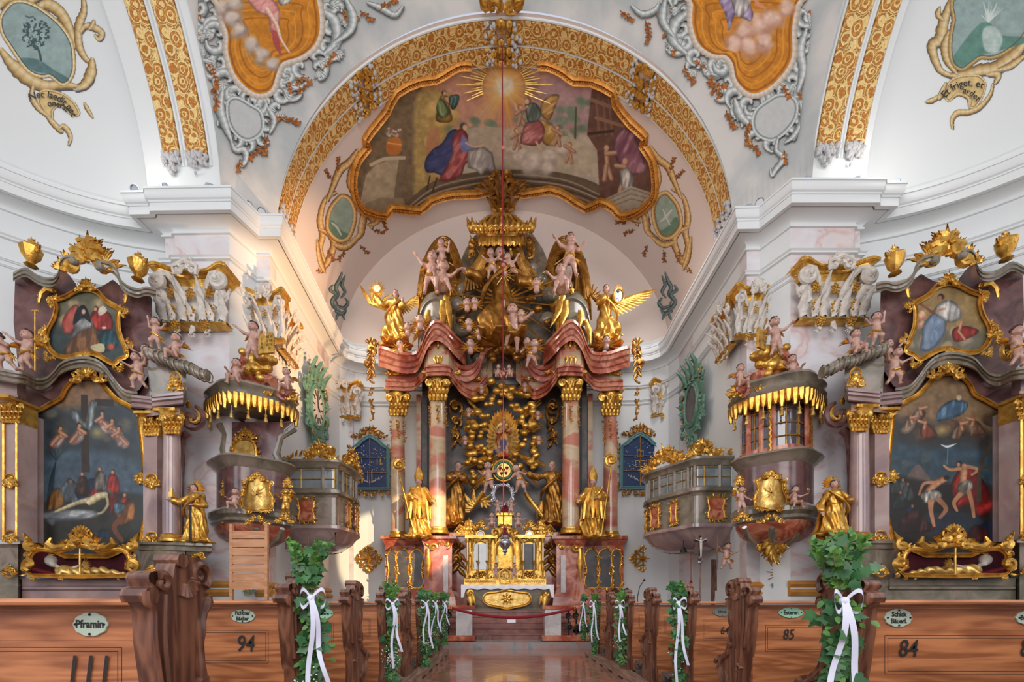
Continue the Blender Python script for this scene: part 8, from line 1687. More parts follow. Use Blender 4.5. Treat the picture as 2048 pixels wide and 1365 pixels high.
# ================================================================ pulpits, oratories, clocks and small things of the walls
def pulpit(s):
    sd = 'left' if s < 0 else 'right'; t = thing('pulpit', 'red and green marble pulpit with sounding board and gilded relief on the left' if s < 0 else 'marble pulpit-shaped loge with barred window panes and gilded relief on the right', 'pulpit', (0, 0, 0)); t.location = W(515 if s < 0 else 1546, 1085, 9.2); t.location.z = 0
    p = SPen(t, s, 9.2, 0); k = p.k; cx = 513
    def lz(mb, prof, fold=None, n=40, a0=PI*.98, a1=PI*2.02):
        c = p(cx, 1207, .1); z0 = CH
        mb.lathe((c.x, c.y, 0), [(r*k, z0+(1207-y)*(1.018 if s > 0 else 1)*k) for r, y in prof], n, a0, a1, fold=fold or (lambda a, z: .05*cos(5*(a-1.5*PI))))
    mb = MB(); lz(mb, [(66, 950), (66, 1028)]); mb.build('basket', M['purple'], t)
    mb = MB(); lz(mb, [(60, 930), (80, 932), (82, 936), (76, 940), (72, 946), (66, 952)]); lz(mb, [(66, 1024), (74, 1028), (80, 1034), (80, 1042), (74, 1048), (76, 1054), (70, 1058)]); mb.build('moulding', M['grey'], t)
    mb = MB(); lz(mb, [(70, 1056), (70, 1064), (62, 1078), (44, 1090), (20, 1098), (4, 1101)]); mb.build('bowl_base', M['redm'], t)
    mb = MB(); p2 = SPen(t, s, 9.2-66*k, 0)
    for x in (-52, 0, 52): mb.tube([p2(cx+x*q, y, (66-r)*k+abs(x)*.004) for q, y, r in ((1, 1058, 72), (.9, 1076, 62), (.55, 1092, 40), (.1, 1101, 8))], [.05, .06, .05, .03], 6)
    mb.build('rib', M['grey'], t)
    F_ = [(-26, 1018), (-30, 1000), (-24, 985), (-22, 968), (-10, 960), (2, 956), (14, 960), (26, 968), (26, 985), (32, 1000), (28, 1018), (2, 1022)]
    R = [(cx+x, y) for x, y in F_]; q = sm2(R, 3); rl = MB()
    rn = random.Random(s+5); rl.grid([[p2(cx+x*u, 990+(y-990)*u, -.03+abs(x*u)*abs(x*u)*.00018-.02*rn.random()*(u < .95)) for u in (.05, .2, .35, .5, .65, .8, .95, 1)] for x, y in [(a-cx, b) for a, b in q]], closed_u=True); ro = rl.build('gilded_relief', M['palegold'], t)
    mb = MB(); moulding(mb, p2, R, 6, .0, True, 3); sprinkle(mb, p2, R, 34, 9, 2, -.02); crest(mb, p2, cx, 962, 16, 20, 3, -.03); mb.build('relief_frame', M['gold'], ro)
    mb = MB(); crest(mb, p2, cx, 1050, 28, 22, 2, -.1, top=False, dens=1.5); crest(mb, p2, cx-52, 1046, 18, 24, 4, .1); crest(mb, p2, cx+56, 1046, 18, 24, 5, .1)
    for x, y in ((cx-60, 975), (cx+62, 975)): crest(mb, p2, x, y, 9, 22, 3, .25); crest(mb, p2, x, y+6, 9, 30, 4, .25, a=PI/2)
    if s > 0:
        for q_ in range(5): leaf3(mb, p2, cx, 1080+q_*8, PI/2+(q_-2)*.35, 26, 14, .2); cscroll(mb, p2, cx+(q_-2)*9, 1100, 9, q_, 1, 1, 4, .35)
        crest(mb, p2, cx, 1092, 26, 40, 7, .4, a=PI/2)
    mb.build('gilded_ornament', M['gold'], t)
    # body between basket and sounding board
    if s < 0:
        mb = MB(); G(mb, p, [(450, 938), (452, 845), (585, 845), (568, 860), (560, 900), (566, 938)], -.12, .35); bp = mb.build('back_panel', M['purple'], t); mb = MB()
        for q_ in ([(452, 938), (446, 900), (450, 870), (440, 850)], [(566, 938), (552, 910), (562, 875), (590, 856)]): mb.tube([p(x, y, -.15) for x, y in q_], [.07, .07, .06, .08], 7)
        mb.build('scroll_pier', M['grey'], t)
        R = [(470, 925), (466, 905), (470, 885), (488, 878), (506, 885), (512, 905), (508, 925), (488, 930)]; mb = MB(); G(mb, p, sm2(R, 2), -.16, -.1); rr = mb.build('gilded_relief', M['palegold'], t); mb = MB(); moulding(mb, p, R, 6, -.15, True, 3); sprinkle(mb, p, R, 20, 9, 1, -.16); crest(mb, p, 490, 878, 24, 24, 3, -.16); mb.build('relief_frame', M['gold'], rr)
    else:
        mb = MB(); lz(mb, [(58, 828), (58, 934)]); mb.build('dark_window', M['glassdk'], t)
        mb = MB(); lz(mb, [(62, 920), (62, 934)]); lz(mb, [(62, 826), (64, 846)])
        c0 = p(cx, 934, .1); PC = lambda a, r: c0+Vector((-s*a*k, -math.sqrt(max(0, r*r-a*a))*k, 0))
        for a in (-58, -46, -31, 31, 46, 58): c = PC(a, 62); mb.tube([c, c+Vector((0, 0, 1.1))], .05, 7)
        mb.build('window_frame', M['redm'], t); mb = MB()
        for a in (-52, -11, 11, 52): c = PC(a, 61); mb.tube([c, c+Vector((0, 0, 1.08))], .011, 5)
        for y in (850, 876, 900): c = p(cx, y, .1); mb.tube([Vector((c.x, c.y, c.z))+Vector((60*k*cos(a)*(1+.05*cos(5*(a-1.5*PI))), 60*k*sin(a)*(1+.05*cos(5*(a-1.5*PI))), 0)) for a in np.linspace(PI*1.05, PI*1.95, 24)], .011, 5)
        for a in (-38, 38): c = PC(a, 67); mb.tube([c+Vector((.015*(-1)**j, 0, j*.06)) for j in range(18)], .025, 5)
        mb.build('gilded_bar', M['gold'], t)
    # sounding board, its lambrequin and crown of volutes
    mb = MB(); lz(mb, [(20, 842), (70, 838), (84, 826), (86, 820), (78, 814), (80, 808), (86, 803), (84, 798), (60, 796), (10, 790)]); mb.build('sounding_board', M['grey'], t)
    mb = MB(); c = p(cx, 832, .1)
    for j in range(27):
        a = PI*(1.0+j/26); r = 80*k*(1+.05*cos(5*(a-1.5*PI))); x, y = c.x+r*cos(a), c.y+r*sin(a); mb.tube([(x, y, c.z+.06), (x*1.0, y, c.z-.06), (x, y, c.z-(.16 if j % 2 else .24))], [.07, .065, .03], 6)
    mb.build('gilded_lambrequin', M['gold'], t)
    for j in range(9): a = PI*(1.04+.92*j/8); mb = MB(); r = 79*k; mb.lathe((c.x+r*cos(a), c.y+r*sin(a), c.z-.42), [(.04, 0), (.03, .08), (.015, .1), (.03, .13), (.01, .17), (.008, .26)], 8); mb.build('tassel', M['palegold'], t)
    mb = MB(); pc_ = SPen(t, s, 8.7, 0)
    for x0, r, q_ in ((-56, 18, -1), (58, 18, 1)): cscroll(mb, pc_, cx+x0, 786, r*.8, PI/2, 1.2, q_, 7, .0, 16, 7)
    for x, y, r in ((490, 765, 22), (500, 735, 20), (480, 752, 14), (535, 768, 16), (508, 780, 18)): mb.tube([pc_(x-r, y+r*.6, .3), pc_(x-r*.4, y-r*.7, .2), pc_(x+r*.6, y-r*.4, .2), pc_(x+r, y+r*.7, .3)], [.1, .13, .13, .08], 8)
    mb.build('marble_volutes', M['redm'], t)
    pr = [('e', tuple(pc_(x, y, d)), (r*k, r*k*.8, r*k*.9)) for x, y, r, d in ((505, 720, 14, .1), (525, 715, 16, .05), (512, 738, 13, .1), (545, 722, 10, .1), (495, 742, 12, .1), (485, 704, 8, .15), (535, 738, 10, .15), (520, 756, 9, .1))]; body('gilded_cloud', pr, .03, .025, M['gold'], t)
    mb = MB(); crest(mb, pc_, 446, 795, 18, 30, 2, 0); crest(mb, pc_, 582, 800, 16, 26, 3, 0); sprinkle(mb, pc_, [(440, 800), (480, 792), (540, 792), (590, 804)], 22, 13, 3, 0, closed=False); mb.build('gilded_crest', M['gold'], t)
    X = lambda x, y: p.map(x, y)
    for i, (x, y, H, ps, fl, lb) in enumerate(((505, 722, 74, 'reach', 1, 'holding the commandment tablets, on top'), (473, 776, 66, 'sit', 1, 'seated at the outer side of the volutes'), (575, 790, 60, 'sit', -1, 'at the chancel side of the volutes'))):
        a, b = X(x, y); putto('cherub %s of the %s pulpit' % (lb, sd), a, b, H, 8.45, ps, True, i == 2, fl*-s, 30+i+s, 'pulpit cherubs')
    for i, (x, y) in enumerate(((470, 1022), (572, 1030))): a, b = X(x, y); putto('cherub on the rim %s of the %s pulpit basket' % ('outer side' if i == 0 else 'chancel side', sd), a, b, 52, 8.2, 'sit' if i == 0 else 'stand', i == 1, i == 0, 1, 50+i+s, 'pulpit cherubs', mat_=M['gold'] if (i == 1 and s < 0) else None)
    # tablets
    a, b = X(533, 688); tb = thing('commandment_tablets', 'gilded twin tablets with Roman numerals held on top of the %s pulpit' % sd, 'tablet', tuple(W(a, b, 8.2)), -.15 if s < 0 else .5); u = UPen(tb, 8.2/F)
    o_ = [(-17, -20), (-17, 12), (-14, 20), (-8, 22), (-2, 18), (0, 13), (2, 18), (8, 22), (14, 20), (17, 12), (17, -20)]; mb = MB(); mb.prism([(x*u.k*(.8 if s > 0 else 1), y*u.k) for x, y in o_], -.02, .02, bev=.006); mb.build('tablet', M['gold'], tb)
    for j, (tx, x) in enumerate((('I\nII\nIII', -9), ('IIII VI\nV VII\nVI IX\nX', 8))): vs, fs = glyphs(tx, .075); mb = MB(); mb.add([(v0*.9+x*u.k, -.026, v1) for v0, v1 in vs], fs); mb.build('inscription', M['ink'], tb, smooth=False)
pulpit(-1); pulpit(1)
def oratory(s, poly):
    sd = 'left' if s < 0 else 'right'; t = thing('oratory', 'glazed marble oratory balcony bulging from the %s chancel wall' % sd, 'balcony', (s*5.3, 11.2, 2.2)); o = t.location
    P = [Vector((v.x, v.y)) for v in smooth_pts([Vector(q) for q in poly], 5)]; P = [Vector((poly[0][0], poly[0][1]))]+P
    if s > 0: P = [Vector((q.x, q.y)) for q in P][::-1]
    else: P = [Vector((-q.x, q.y)) for q in P]
    def bnd(prof, name, m):
        mb = MB(); rows = [[(q.x-o.x, q.y-o.y, z-o.z) for q in offs(P, -r)] for r, z in prof]; mb.grid(rows); mb.build(name, m, t, ang=30)
    bnd([(-.3, 4.52), (.14, 4.5), (.14, 4.44), (.08, 4.4), (.04, 4.32), (0, 4.3), (0, 4.26)], 'cornice', M['grey']); bnd([(0, 3.84), (.03, 3.8), (.1, 3.78), (.1, 3.7), (.03, 3.66), (0, 3.6)], 'sill', M['grey'])
    bnd([(0, 3.6), (0, 2.95)], 'parapet', M['grey']); bnd([(0, 2.95), (.1, 2.92), (.1, 2.84), (.04, 2.8), (0, 2.76), (-.12, 2.6), (-.4, 2.42), (-.62, 2.36)], 'bowl', M['lilac'])
    bnd([(-.02, 4.28), (-.02, 3.82)], 'glazing', M['glassgr']); Q = offs(P, .0); mb = MB()
    for i in range(1, len(Q)-1, 4): mb.tube([(Q[i].x-o.x, Q[i].y-o.y, 3.8-o.z), (Q[i].x-o.x, Q[i].y-o.y, 4.32-o.z)], .05, 6)
    mb.build('mullion', M['grey'], t); mb = MB()
    mb.tube([(q.x-o.x, q.y-o.y, 4.05-o.z) for q in Q[1:-1]], .012, 4)
    for i in range(3, len(Q)-1, 4): mb.tube([(Q[i].x-o.x, Q[i].y-o.y, 3.8-o.z), (Q[i].x-o.x, Q[i].y-o.y, 4.3-o.z)], .012, 4)
    mb.build('gilded_bar', M['gold'], t)
    # front panel facing the nave + panels along the side
    a, b = (poly[0][0]+poly[1][0])/2, poly[0][1]
    def pan(x, y, rz, w, nm='panel'):
        e = thing('red_panel', None, None, (x-o.x, y-o.y, 3.28-o.z), rz); e.parent = t; u = UPen(e, .01); O = [(-w, 22), (-w*.8, 0), (-w, -22), (0, -27), (w, -22), (w*.8, 0), (w, 22), (0, 27)]
        mb = MB(); mb.prism([(v[0]*.01, -v[1]*.01) for v in sm2(O, 2)], -.02, .03); mb.build('red_inlay', M['redm'], e, smooth=False); mb = MB(); moulding(mb, u, O, 3.5, -.02, True, 2); sprinkle(mb, u, O, 18, 9, 2, -.02); mb.build('gilded_frame', M['gold'], e)
    pan(s*a, b-.03, 0, 20)
    n = len(P)
    for f in (.42, .55, .68): i = int(n*(f if s < 0 else 1-f)); d = (P[i+1]-P[i]).normalized(); pan(P[i].x+d.y*.03, P[i].y-d.x*.03, math.atan2(d.y, d.x), 9 if f != .55 else 15)
    e = thing('front_crest', None, None, (s*a-o.x, b-o.y, 4.5-o.z), 0); e.parent = t; u = UPen(e, .01); mb = MB(); crest(mb, u, -s*30, 0, 40, 50, 3, 0, dens=1.6); sprinkle(mb, u, [(-50, -4), (0, -10), (50, -4)], 12, 16, 3, 0, closed=False); mb.build('gilded_crest', M['gold'], e)
    i = int(n*.5); d = (P[i+1]-P[i]).normalized(); e = thing('side_crest', None, None, (P[i].x-o.x, P[i].y-o.y, 4.5-o.z), math.atan2(d.y, d.x)); e.parent = t; u = UPen(e, .01); mb = MB(); crest(mb, u, 0, 0, 60, 60, 9, 0, dens=2.2); sprinkle(mb, u, [(-60, -6), (0, -20), (60, -6)], 20, 20, 3, 0, closed=False); mb.build('gilded_crest', M['gold'], e)
    for x, y in ((poly[1][0], poly[1][1]), poly[-2][:2]):
        mb = MB(); mb.lathe((s*x-o.x, y-o.y, 4.52-o.z), [(.05, 0), (.08, .03), (.04, .08), (.09, .16), (.13, .26), (.1, .3)], 10); mb.build('gilded_vase', M['gold'], t)
oratory(-1, [(5.35, 10.3), (4.2, 10.3), (4.08, 10.45), (3.98, 10.9), (3.98, 11.4), (4.15, 11.9), (4.4, 12.1), (5.3, 12.3)])
oratory(1, [(5.45, 10.2), (4.66, 10.2), (4.5, 10.4), (4.25, 10.8), (3.98, 11.3), (3.95, 11.7), (4.2, 12.1), (5.3, 12.4)])
for s in (-1, 1):
    sd = 'left' if s < 0 else 'right'
    t = thing('wall_clock' if s < 0 else 'wall_cartouche', 'oval clock in a green rocaille frame high on the left chancel wall' if s < 0 else 'green rocaille cartouche with a dark oval field on the right chancel wall', 'clock' if s < 0 else 'cartouche', (s*5.3, 11.9, 6.55), -s*PI/2); u = UPen(t, .01); O = [(-50, 0), (-52, -40), (-40, -70), (-20, -84), (0, -70), (24, -92), (44, -66), (54, -30), (50, 10), (56, 45), (36, 70), (10, 84), (-8, 108), (-20, 80), (-46, 55)]
    mb = MB(); mb.prism([(v[0]*.01, -v[1]*.01) for v in sm2(O, 3)], -.05, .02, bev=.03); sprinkle(mb, u, O, 40, 26, 4, -.04); moulding(mb, u, [(40*cos(a), 56*sin(a)) for a in np.linspace(0, 2*PI, 17)[:-1]], 12, -.05)
    for k in range(4): leaf3(mb, u, -30+20*k, -60, -PI/2+.2*(k-1.5), 60, 22, -.04)
    mb.build('green_frame', M['green'], t); mb = MB(); mb.lathe((0, 0, 0), [(.0, .08), (.36, .08)], 30, sy=1.42); mb.obj(Matrix.Rotation(PI/2, 4, 'X')); mb.build('dial' if s < 0 else 'dark_field', M['whitem'] if s < 0 else M['dark'], t)
    if s < 0:
        mb = MB()
        for k in range(12): a = k*PI/6; mb.tube([(.2*cos(a), -.09, .3*sin(a)), (.32*cos(a), -.09, .46*sin(a))], .017, 4)
        mb.tube([(0, -.1, 0), (.12, -.1, -.1)], .02, 4); mb.tube([(0, -.1, 0), (-.03, -.1, .3)], .016, 4); mb.build('numerals_and_hands', M['ink'], t)
    mb = MB(); garland(mb, u, [(62*-s, -20), (64*-s, 20), (62*-s, 70)], 14, 3, 0); sprinkle(mb, u, O, 16, 16, 9, -.06); mb.build('gilded_sprig', M['oldgold'], t)
    # cherub archer on the corner pier
    x, y = (597, 1138) if s < 0 else (1452, 1140); D = 9.35; putto('small winged cherub fixed to the pier under the %s oratory, drawing a staff' % sd, x, y, 52, D, 'reach', True, True, -s*-1, 70+s, 'pier cherubs')
    t = thing('cherub_staff', 'thin dark staff in the hand of the cherub under the %s oratory' % sd, 'staff', tuple(W(x-s*18, 1140, D-.1))); mb = MB(); z = 75*D/F; mb.tube([(.02, 0, 0), (0, 0, z*.5), (.03, 0, z)], .012, 6); mb.build('staff', M['walnut'], t)
    # painted emblem
    x, y, D = (493, 1178, 9.3) if s < 0 else (1562, 1178, 9.2); t = thing('painted_emblem', 'small blue and gold painted square emblem low on the %s wall' % sd, 'emblem', tuple(W(x, y, D))); u = UPen(t, D/F); mb = MB(); mb.prism([(v[0]*u.k, v[1]*u.k) for v in ((-11, -12), (11, -12), (11, 12), (-11, 12))], -.01, .02); mb.build('blue_field', M['teal'], t, smooth=False); mb = MB(); moulding(mb, u, [(-11, -12), (11, -12), (11, 12), (-11, 12)], 2.4, -.01, True, 0)
    for k in range(4): a = PI/4+k*PI/2; leaf3(mb, u, 0, 0, a, 11, 4, -.015)
    mb.build('gilded_star', M['palegold'], t); mb = MB()
    for q in (-1, 1): cscroll(mb, u, q*17, 3, 5, 0, 1.3, q, 1.6, 0); cscroll(mb, u, q*17, -6, 4, 3, 1.2, -q, 1.4, 0)
    mb.build('blue_scrolls', M['teal'], t)
    if s > 0: mb = MB(); rays(mb, (0, 0, 30*u.k), .12, .3, 22, .03, 3); mb.build('gilded_rays', M['oldgold'], t); mb = MB(); mb.ball((0, -.02, 20*u.k), .13, 14, rz=.09, ry=.03); mb.build('pale_oval', M['greystucco'], t)
# doors under the oratories
for s, x0, x1 in ((-1, 604, 622), (1, 1424, 1441)):
    a, b = W(x0, 1207, 10.9), W(x1, 1207, 10.9); t = thing('side_door', 'narrow brown door standing open under the %s oratory' % ('left' if s < 0 else 'right'), 'door', (a.x, a.y, 0.15)); w_ = b.x-a.x; mb = MB(); mb.box(0, w_, 0, .05, 0, 2.0); mb.box(.03, w_-.03, -.015, 0, .15, .9); mb.box(.03, w_-.03, -.015, 0, 1.0, 1.85); mb.build('door_leaf', M['walnut'], t, smooth=False); mb = MB(); mb.tube([(w_*.8, -.04, 1.0), (w_*.5, -.05, 1.0)], .012, 6); mb.build('handle', M['iron'], t)
# slatted wooden screen
t = thing('wooden_screen', 'light wooden slatted board between two posts below the left pulpit', 'screen', (0, 0, 0)); t.location = W(500, 1207, 7.6); t.location.z = 0; p = Pen(t, 7.6)
for x in (463, 534): mb = MB(); a = p(x, 1058, 0); mb.box(a.x-.025, a.x+.025, -.03, .03, 0, a.z+.08); mb.build('post', M['board'], t, smooth=False)
for k in range(7): a, b = p(466, 1062+k*17, 0), p(531, 1078+k*17, 0); mb = MB(); mb.box(a.x, b.x, -.02, .0, b.z, a.z-.006); mb.build('slat', M['board'], t, smooth=False)
# processional cross, bell, bell pull, microphone
t = thing('processional_cross', 'processional crucifix on a tall pole below the right oratory', 'crucifix', (0, 0, 0)); t.location = W(1400, 1207, 9.7); t.location.z = .15; p = Pen(t, 9.7); mb = MB(); mb.tube([(0, 0, 0), p(1400, 1125, 0)], .02, 8); mb.build('pole', M['walnut'], t); mb = MB(); mb.lathe(p(1400, 1130, 0), [(.02, 0), (.06, .04), (.04, .08), (.07, .14), (.02, .2)], 10); mb.build('knop', M['silver'], t)
mb = MB(); a, b = p(1400, 1118, 0), p(1400, 1072, 0); mb.box(-.02, .02, -.02, .02, a.z, b.z); z = p(0, 1084, 0).z; mb.box(-.14, .14, -.018, .018, z, z+.04); mb.build('cross', M['iron'], t); q = lambda v, w_: (v, -.05, z+w_); body('corpus', [('c', q(0, .0), q(0, -.16), .03, .025), ('c', q(0, -.16), q(0, -.34), .025, .015), ('c', q(0, 0), q(-.12, .05), .016, .01), ('c', q(0, 0), q(.12, .05), .016, .01), ('e', q(0, .06), (.025, .025, .03))], .01, .007, M['stucco'], t)
t = thing('hand_bell', 'small dark bell hanging under the right oratory', 'bell', tuple(W(1367, 1106, 10.6))); mb = MB(); mb.lathe((0, 0, 0), [(.09, 0), (.08, .03), (.05, .1), (.03, .14), (.005, .15)], 14); mb.tube([(0, 0, .14), (0, 0, .32)], .008, 5); mb.build('bell', M['iron'], t)
t = thing('bell_pull', 'thin bell cord with a crimson tassel under the right oratory', 'cord', tuple(W(1382, 1170, 10.5))); mb = MB(); mb.tube([(0, 0, .1), (0, 0, .8)], .008, 5); mb.build('cord', M['red'], t); mb = MB(); mb.lathe((0, 0, 0), [(.03, 0), (.035, .06), (.015, .1), (.0, .12)], 8); mb.build('tassel', M['red'], t)
t = thing('microphone', 'thin gooseneck microphone beside the right pews', 'microphone', (0, 0, 0)); t.location = W(1275, 1207, 9.9); t.location.z = .15; p = Pen(t, 9.9); mb = MB(); mb.tube([(0, 0, 0), p(1275, 1195, 0), p(1279, 1175, 0), p(1288, 1162, 0)], .01, 6); mb.lathe((0, 0, 0), [(.12, 0), (.12, .02), (.01, .03)], 12); mb.build('stand', M['iron'], t); mb = MB(); mb.ball(p(1288.5, 1161, 0), .03, 8); mb.build('capsule', M['iron'], t)
t = thing('lectern', 'small lectern with a crumpled brown cover at the right edge of the sanctuary', 'lectern', (0, 0, 0)); t.location = W(1236, 1207, 9.85); t.location.z = .15; p = Pen(t, 9.85); mb = MB(); mb.box(-.03, .03, -.03, .03, 0, p(0, 1190, 0).z); mb.build('post', M['walnut'], t, smooth=False); mb = MB(); mb.grid([[p(1212+j*4.2, 1180+7*abs(sin(i*1.3))+4*sin(j*1.1+i)+i*1.2, -.2+.1*i) for i in range(5)] for j in range(12)]); mb.build('cover', mat('brown_leather', srgb(92, 70, 52), .6), t)
# ================================================================ pews, name plates, bridal bouquets
for s, xi, xo in ((-1, 1.08, 8), (1, 1.58, 9)):
    t = thing('pew_platform', 'low worn wooden platform carrying the %s block of pews' % ('left' if s < 0 else 'right'), 'platform', (s*xi, 4, 0)); mb = MB(); mb.box(*sorted((0, s*(xo-xi))), -3.6, 4.25 if s < 0 else 4.1, 0, .1); mb.build('deck', M['kneel'], t, smooth=False)
    mb = MB(); mb.box(*sorted((-.02*s, .14*s)), -3.62, 4.27 if s < 0 else 4.12, .0, .125); mb.build('kerb_beam', M['kerbw'], t, smooth=False); mb = MB()
    for k in range(14): mb.box(*sorted((-.028*s, -.018*s)), -3.4+k*.55, -3.2+k*.55, .035, .055)
    mb.build('slot', M['ink'], t, smooth=False)
ENDP = [(.04, .1), (.03, .3), (.06, .5), (.02, .72), (-.01, .9), (-.015, 1.0), (-.04, 1.03), (-.045, 1.07), (-.02, 1.085), (-.03, 1.11), (-.02, 1.135), (.05, 1.14), (.075, 1.12), (.085, 1.17), (.12, 1.2), (.2, 1.205), (.255, 1.18), (.28, 1.13), (.27, 1.09), (.24, 1.075), (.28, 1.05), (.285, 1.02), (.255, .99), (.235, .9), (.24, .8), (.27, .7), (.33, .64), (.4, .62), (.43, .57), (.41, .5), (.36, .44), (.34, .36), (.38, .25), (.4, .1)]
def end_panel(s, parent):
    x0, x1 = (s*.0, s*.07); mb = MB(); mb.prism(sm2(ENDP, 2), min(x0, x1), max(x0, x1), 'x', bev=0); eo = mb.build('end_panel', M['walnut'], parent, ang=50)
    mb = MB(); f = -.004*s
    def T(pts, r): mb.tube([(f, a, b) for a, b in pts], r, 6)
    T(smooth_pts([Vector(v) for v in ENDP[3:8]], 4), .012)
    q = [tuple(v) for v in smooth_pts([Vector((a, b)) for a, b in ((.05, .35), (.08, .5), (.05, .72), (.03, .9), (.035, 1.06))], 4)]; T(q, [.008+.006*sin(PI*k/(len(q)-1)) for k in range(len(q))])
    q = [tuple(v) for v in smooth_pts([Vector((a, b)) for a, b in ((.31, .4), (.36, .54), (.33, .6), (.24, .66), (.205, .78), (.205, .92), (.23, 1.02), (.25, 1.06))], 4)]; T(q, [.01+.012*abs(sin(k*.7)) for k in range(len(q))])
    for c, r, a0, tn, d in (((.2, 1.14), .055, -1, 1.2, 1), ((.02, 1.1), .03, 2, 1, -1), ((.38, .56), .045, 0, 1.1, 1), ((.1, .56), .04, 3, .8, -1), ((.21, .72), .025, 0, .9, 1)): T([(a, b) for a, b in spiral(c[0], c[1], r, a0, tn, d, 16)], [.018-.008*k/16 for k in range(17)])
    for k in range(7): a = -1.9+k*.33; T([(.13+.02*cos(a), 1.12+.02*sin(a)), (.13+.06*cos(a), 1.12+.07*sin(a))], [.006, .014])
    T([(.12, .2), (.16, .35), (.12, .5), (.13, .7)], [.004, .02, .012, .004]); T([(.25, .25), (.22, .42), (.28, .52)], [.004, .018, .004])
    mb.build('carved_scrolls', M['walnut'], eo); mb = MB(); mb.tube([(x0-.005*s, -.02, 1.055), (x1+.01*s, -.02, 1.055)], .032, 8); mb.tube([(x0, -.005, 1.115), (x1+.01*s, -.005, 1.115)], .024, 8); mb.tube([(x0-.01*s, .11, 1.185), (x1+.01*s, .11, 1.185)], .028, 8); mb.build('rolled_cap', M['walnut'], eo)
def pew(s, L):
    t = thing('pew', None, 'pew'); X = lambda a, b: sorted((s*a, s*b)); end_panel(s, t)
    mb = MB(); a, b = X(.06, L); mb.box(a, b, .05, .08, .12, 1.0); mb.box(a, b, .034, .052, .9, 1.0); mb.box(a, b, .034, .052, .12, .66); mb.box(a, b, .0355, .052, .6, .95)
    n = int(L/1.25)
    for k in range(n+1): c = .06+k*1.25; u, v = X(c, c+.2); mb.box(u, v, .041, .05, .5, .9)
    mb.build('back_board', M['pine'], t, smooth=False); mb = MB()
    for k in range(n): u, v = X(.19+k*1.25, 1.21+k*1.25); mb.box(u, v, .038, .052, .72, .85)
    mb.build('raised_panel', M['pine'], t, smooth=False); mb = MB()
    for k in range(n):
        u, v = X(.15+k*1.25, 1.25+k*1.25)
        for w_ in (0, .014):
            for (p0, p1) in (((u+w_, .69+w_), (v-w_, .69+w_)), ((u+w_, .69+w_), (u+w_, .875-w_)), ((v-w_, .69+w_), (v-w_, .875-w_)), ((u+w_, .875-w_), (v-w_, .875-w_))): mb.tube([(p0[0], .036, p0[1]), (p1[0], .036, p1[1])], .002, 4)
    mb.build('panel_groove', M['ink'], t, smooth=False); mb = MB(); a, b = X(.06, L); mb.box(a, b, -.03, .16, 1.022, 1.045); mb.tube([(a, -.03, 1.033), (b, -.03, 1.033)], .0125, 8); mb.build('top_rail', M['pine'], t)
    mb = MB(); mb.box(a, b, .1, .45, .42, .45); mb.build('seat', M['kneel'], t, smooth=False); mb = MB(); mb.box(a, b, -.28, -.1, .24, .27); mb.box(a, b, -.16, -.1, .1, .24); mb.tube([(a, -.3, .255), (b, -.3, .255)], .03, 8); mb.build('kneeler', M['kneel'], t); return t
ORD = ('nearest', 'second', 'third', 'fourth', 'fifth', 'sixth', 'seventh', 'eighth', 'ninth')
def lobed(w, h, n=10): return [((w*(1+.07*abs(cos(n*a/2)))*cos(a)), (h*(1+.07*abs(cos(n*a/2)))*sin(a))) for a in np.linspace(0, 2*PI, 81)[:-1]]
def plate(par, x, z, w, h, text, m=None, size=.035):
    mb = MB(); mb.prism([(x+a, z+b) for a, b in (lobed(w, h) if m is None else lobed(w, h, 4))], .026, .036, bev=.002); po = mb.build('name_plate', m or M['enamel'], par)
    vs, fs = glyphs(text, size, .0012); mb = MB(); mb.add([(x+a*.85, .0245, z+b) for a, b in vs], fs); mb.build('inscription', M['ink'], po, smooth=False)
    mb = MB()
    for a, b in ((w*.86, 0), (-w*.86, 0), (0, h*.84), (0, -h*.84)): mb.ball((x+a, .024, z+b), .0045, 6, m=4)
    mb.build('screw', M['iron'], po)
def number(par, x, z, size, text): vs, fs = glyphs(text, size, .001, .15); mb = MB(); mb.add([(x+a*.8, .0285, z+b) for a, b in vs], fs); mb.build('painted_number', M['ink'], par, smooth=False)
protoL = pew(-1, 6.3); protoR = pew(1, 6.6)
def pxX(px, Y): return (px-996)/F*Y-.012*Y
extra = {(-1, 0): ([(172, 1250, .058, .04, 'Pframin', None, .038)], [(166, 1345, .14, '111')], 'nearest left pew, plated Pframin and painted 111'), (-1, 1): ([(482, 1233, .066, .036, 'Fichtner\nBäcker', None, .03)], [(486, 1290, .13, '94')], 'left pew painted 94, second from the camera'),
         (1, 0): ([], [], ''), (1, 1): ([(1787, 1236, .062, .042, 'Schick\nBäuerl.', None, .032), (2046, 1236, .07, .036, 'Bartlhuber', None, .03)], [(1806, 1298, .115, '84'), (2044, 1296, .12, '83')], 'right pew plated Schick and painted 84'), (1, 2): ([(1577, 1226, .08, .036, 'Esterer.', 'enamelg', .04)], [(1572, 1270, .1, '85')], 'right pew with green plate Esterer, painted 85'), (1, 3): ([(1441, 1224, .08, .042, 'Schwab', 'enameld', .03)], [(1446, 1262, .1, '64')], 'right pew with dark plate, painted 64'), (-1, 2): ([(648, 1228, .06, .04, 'Esterer', 'enamelg', .03)], [], 'third pew of the left block, green plate behind the bouquet')}
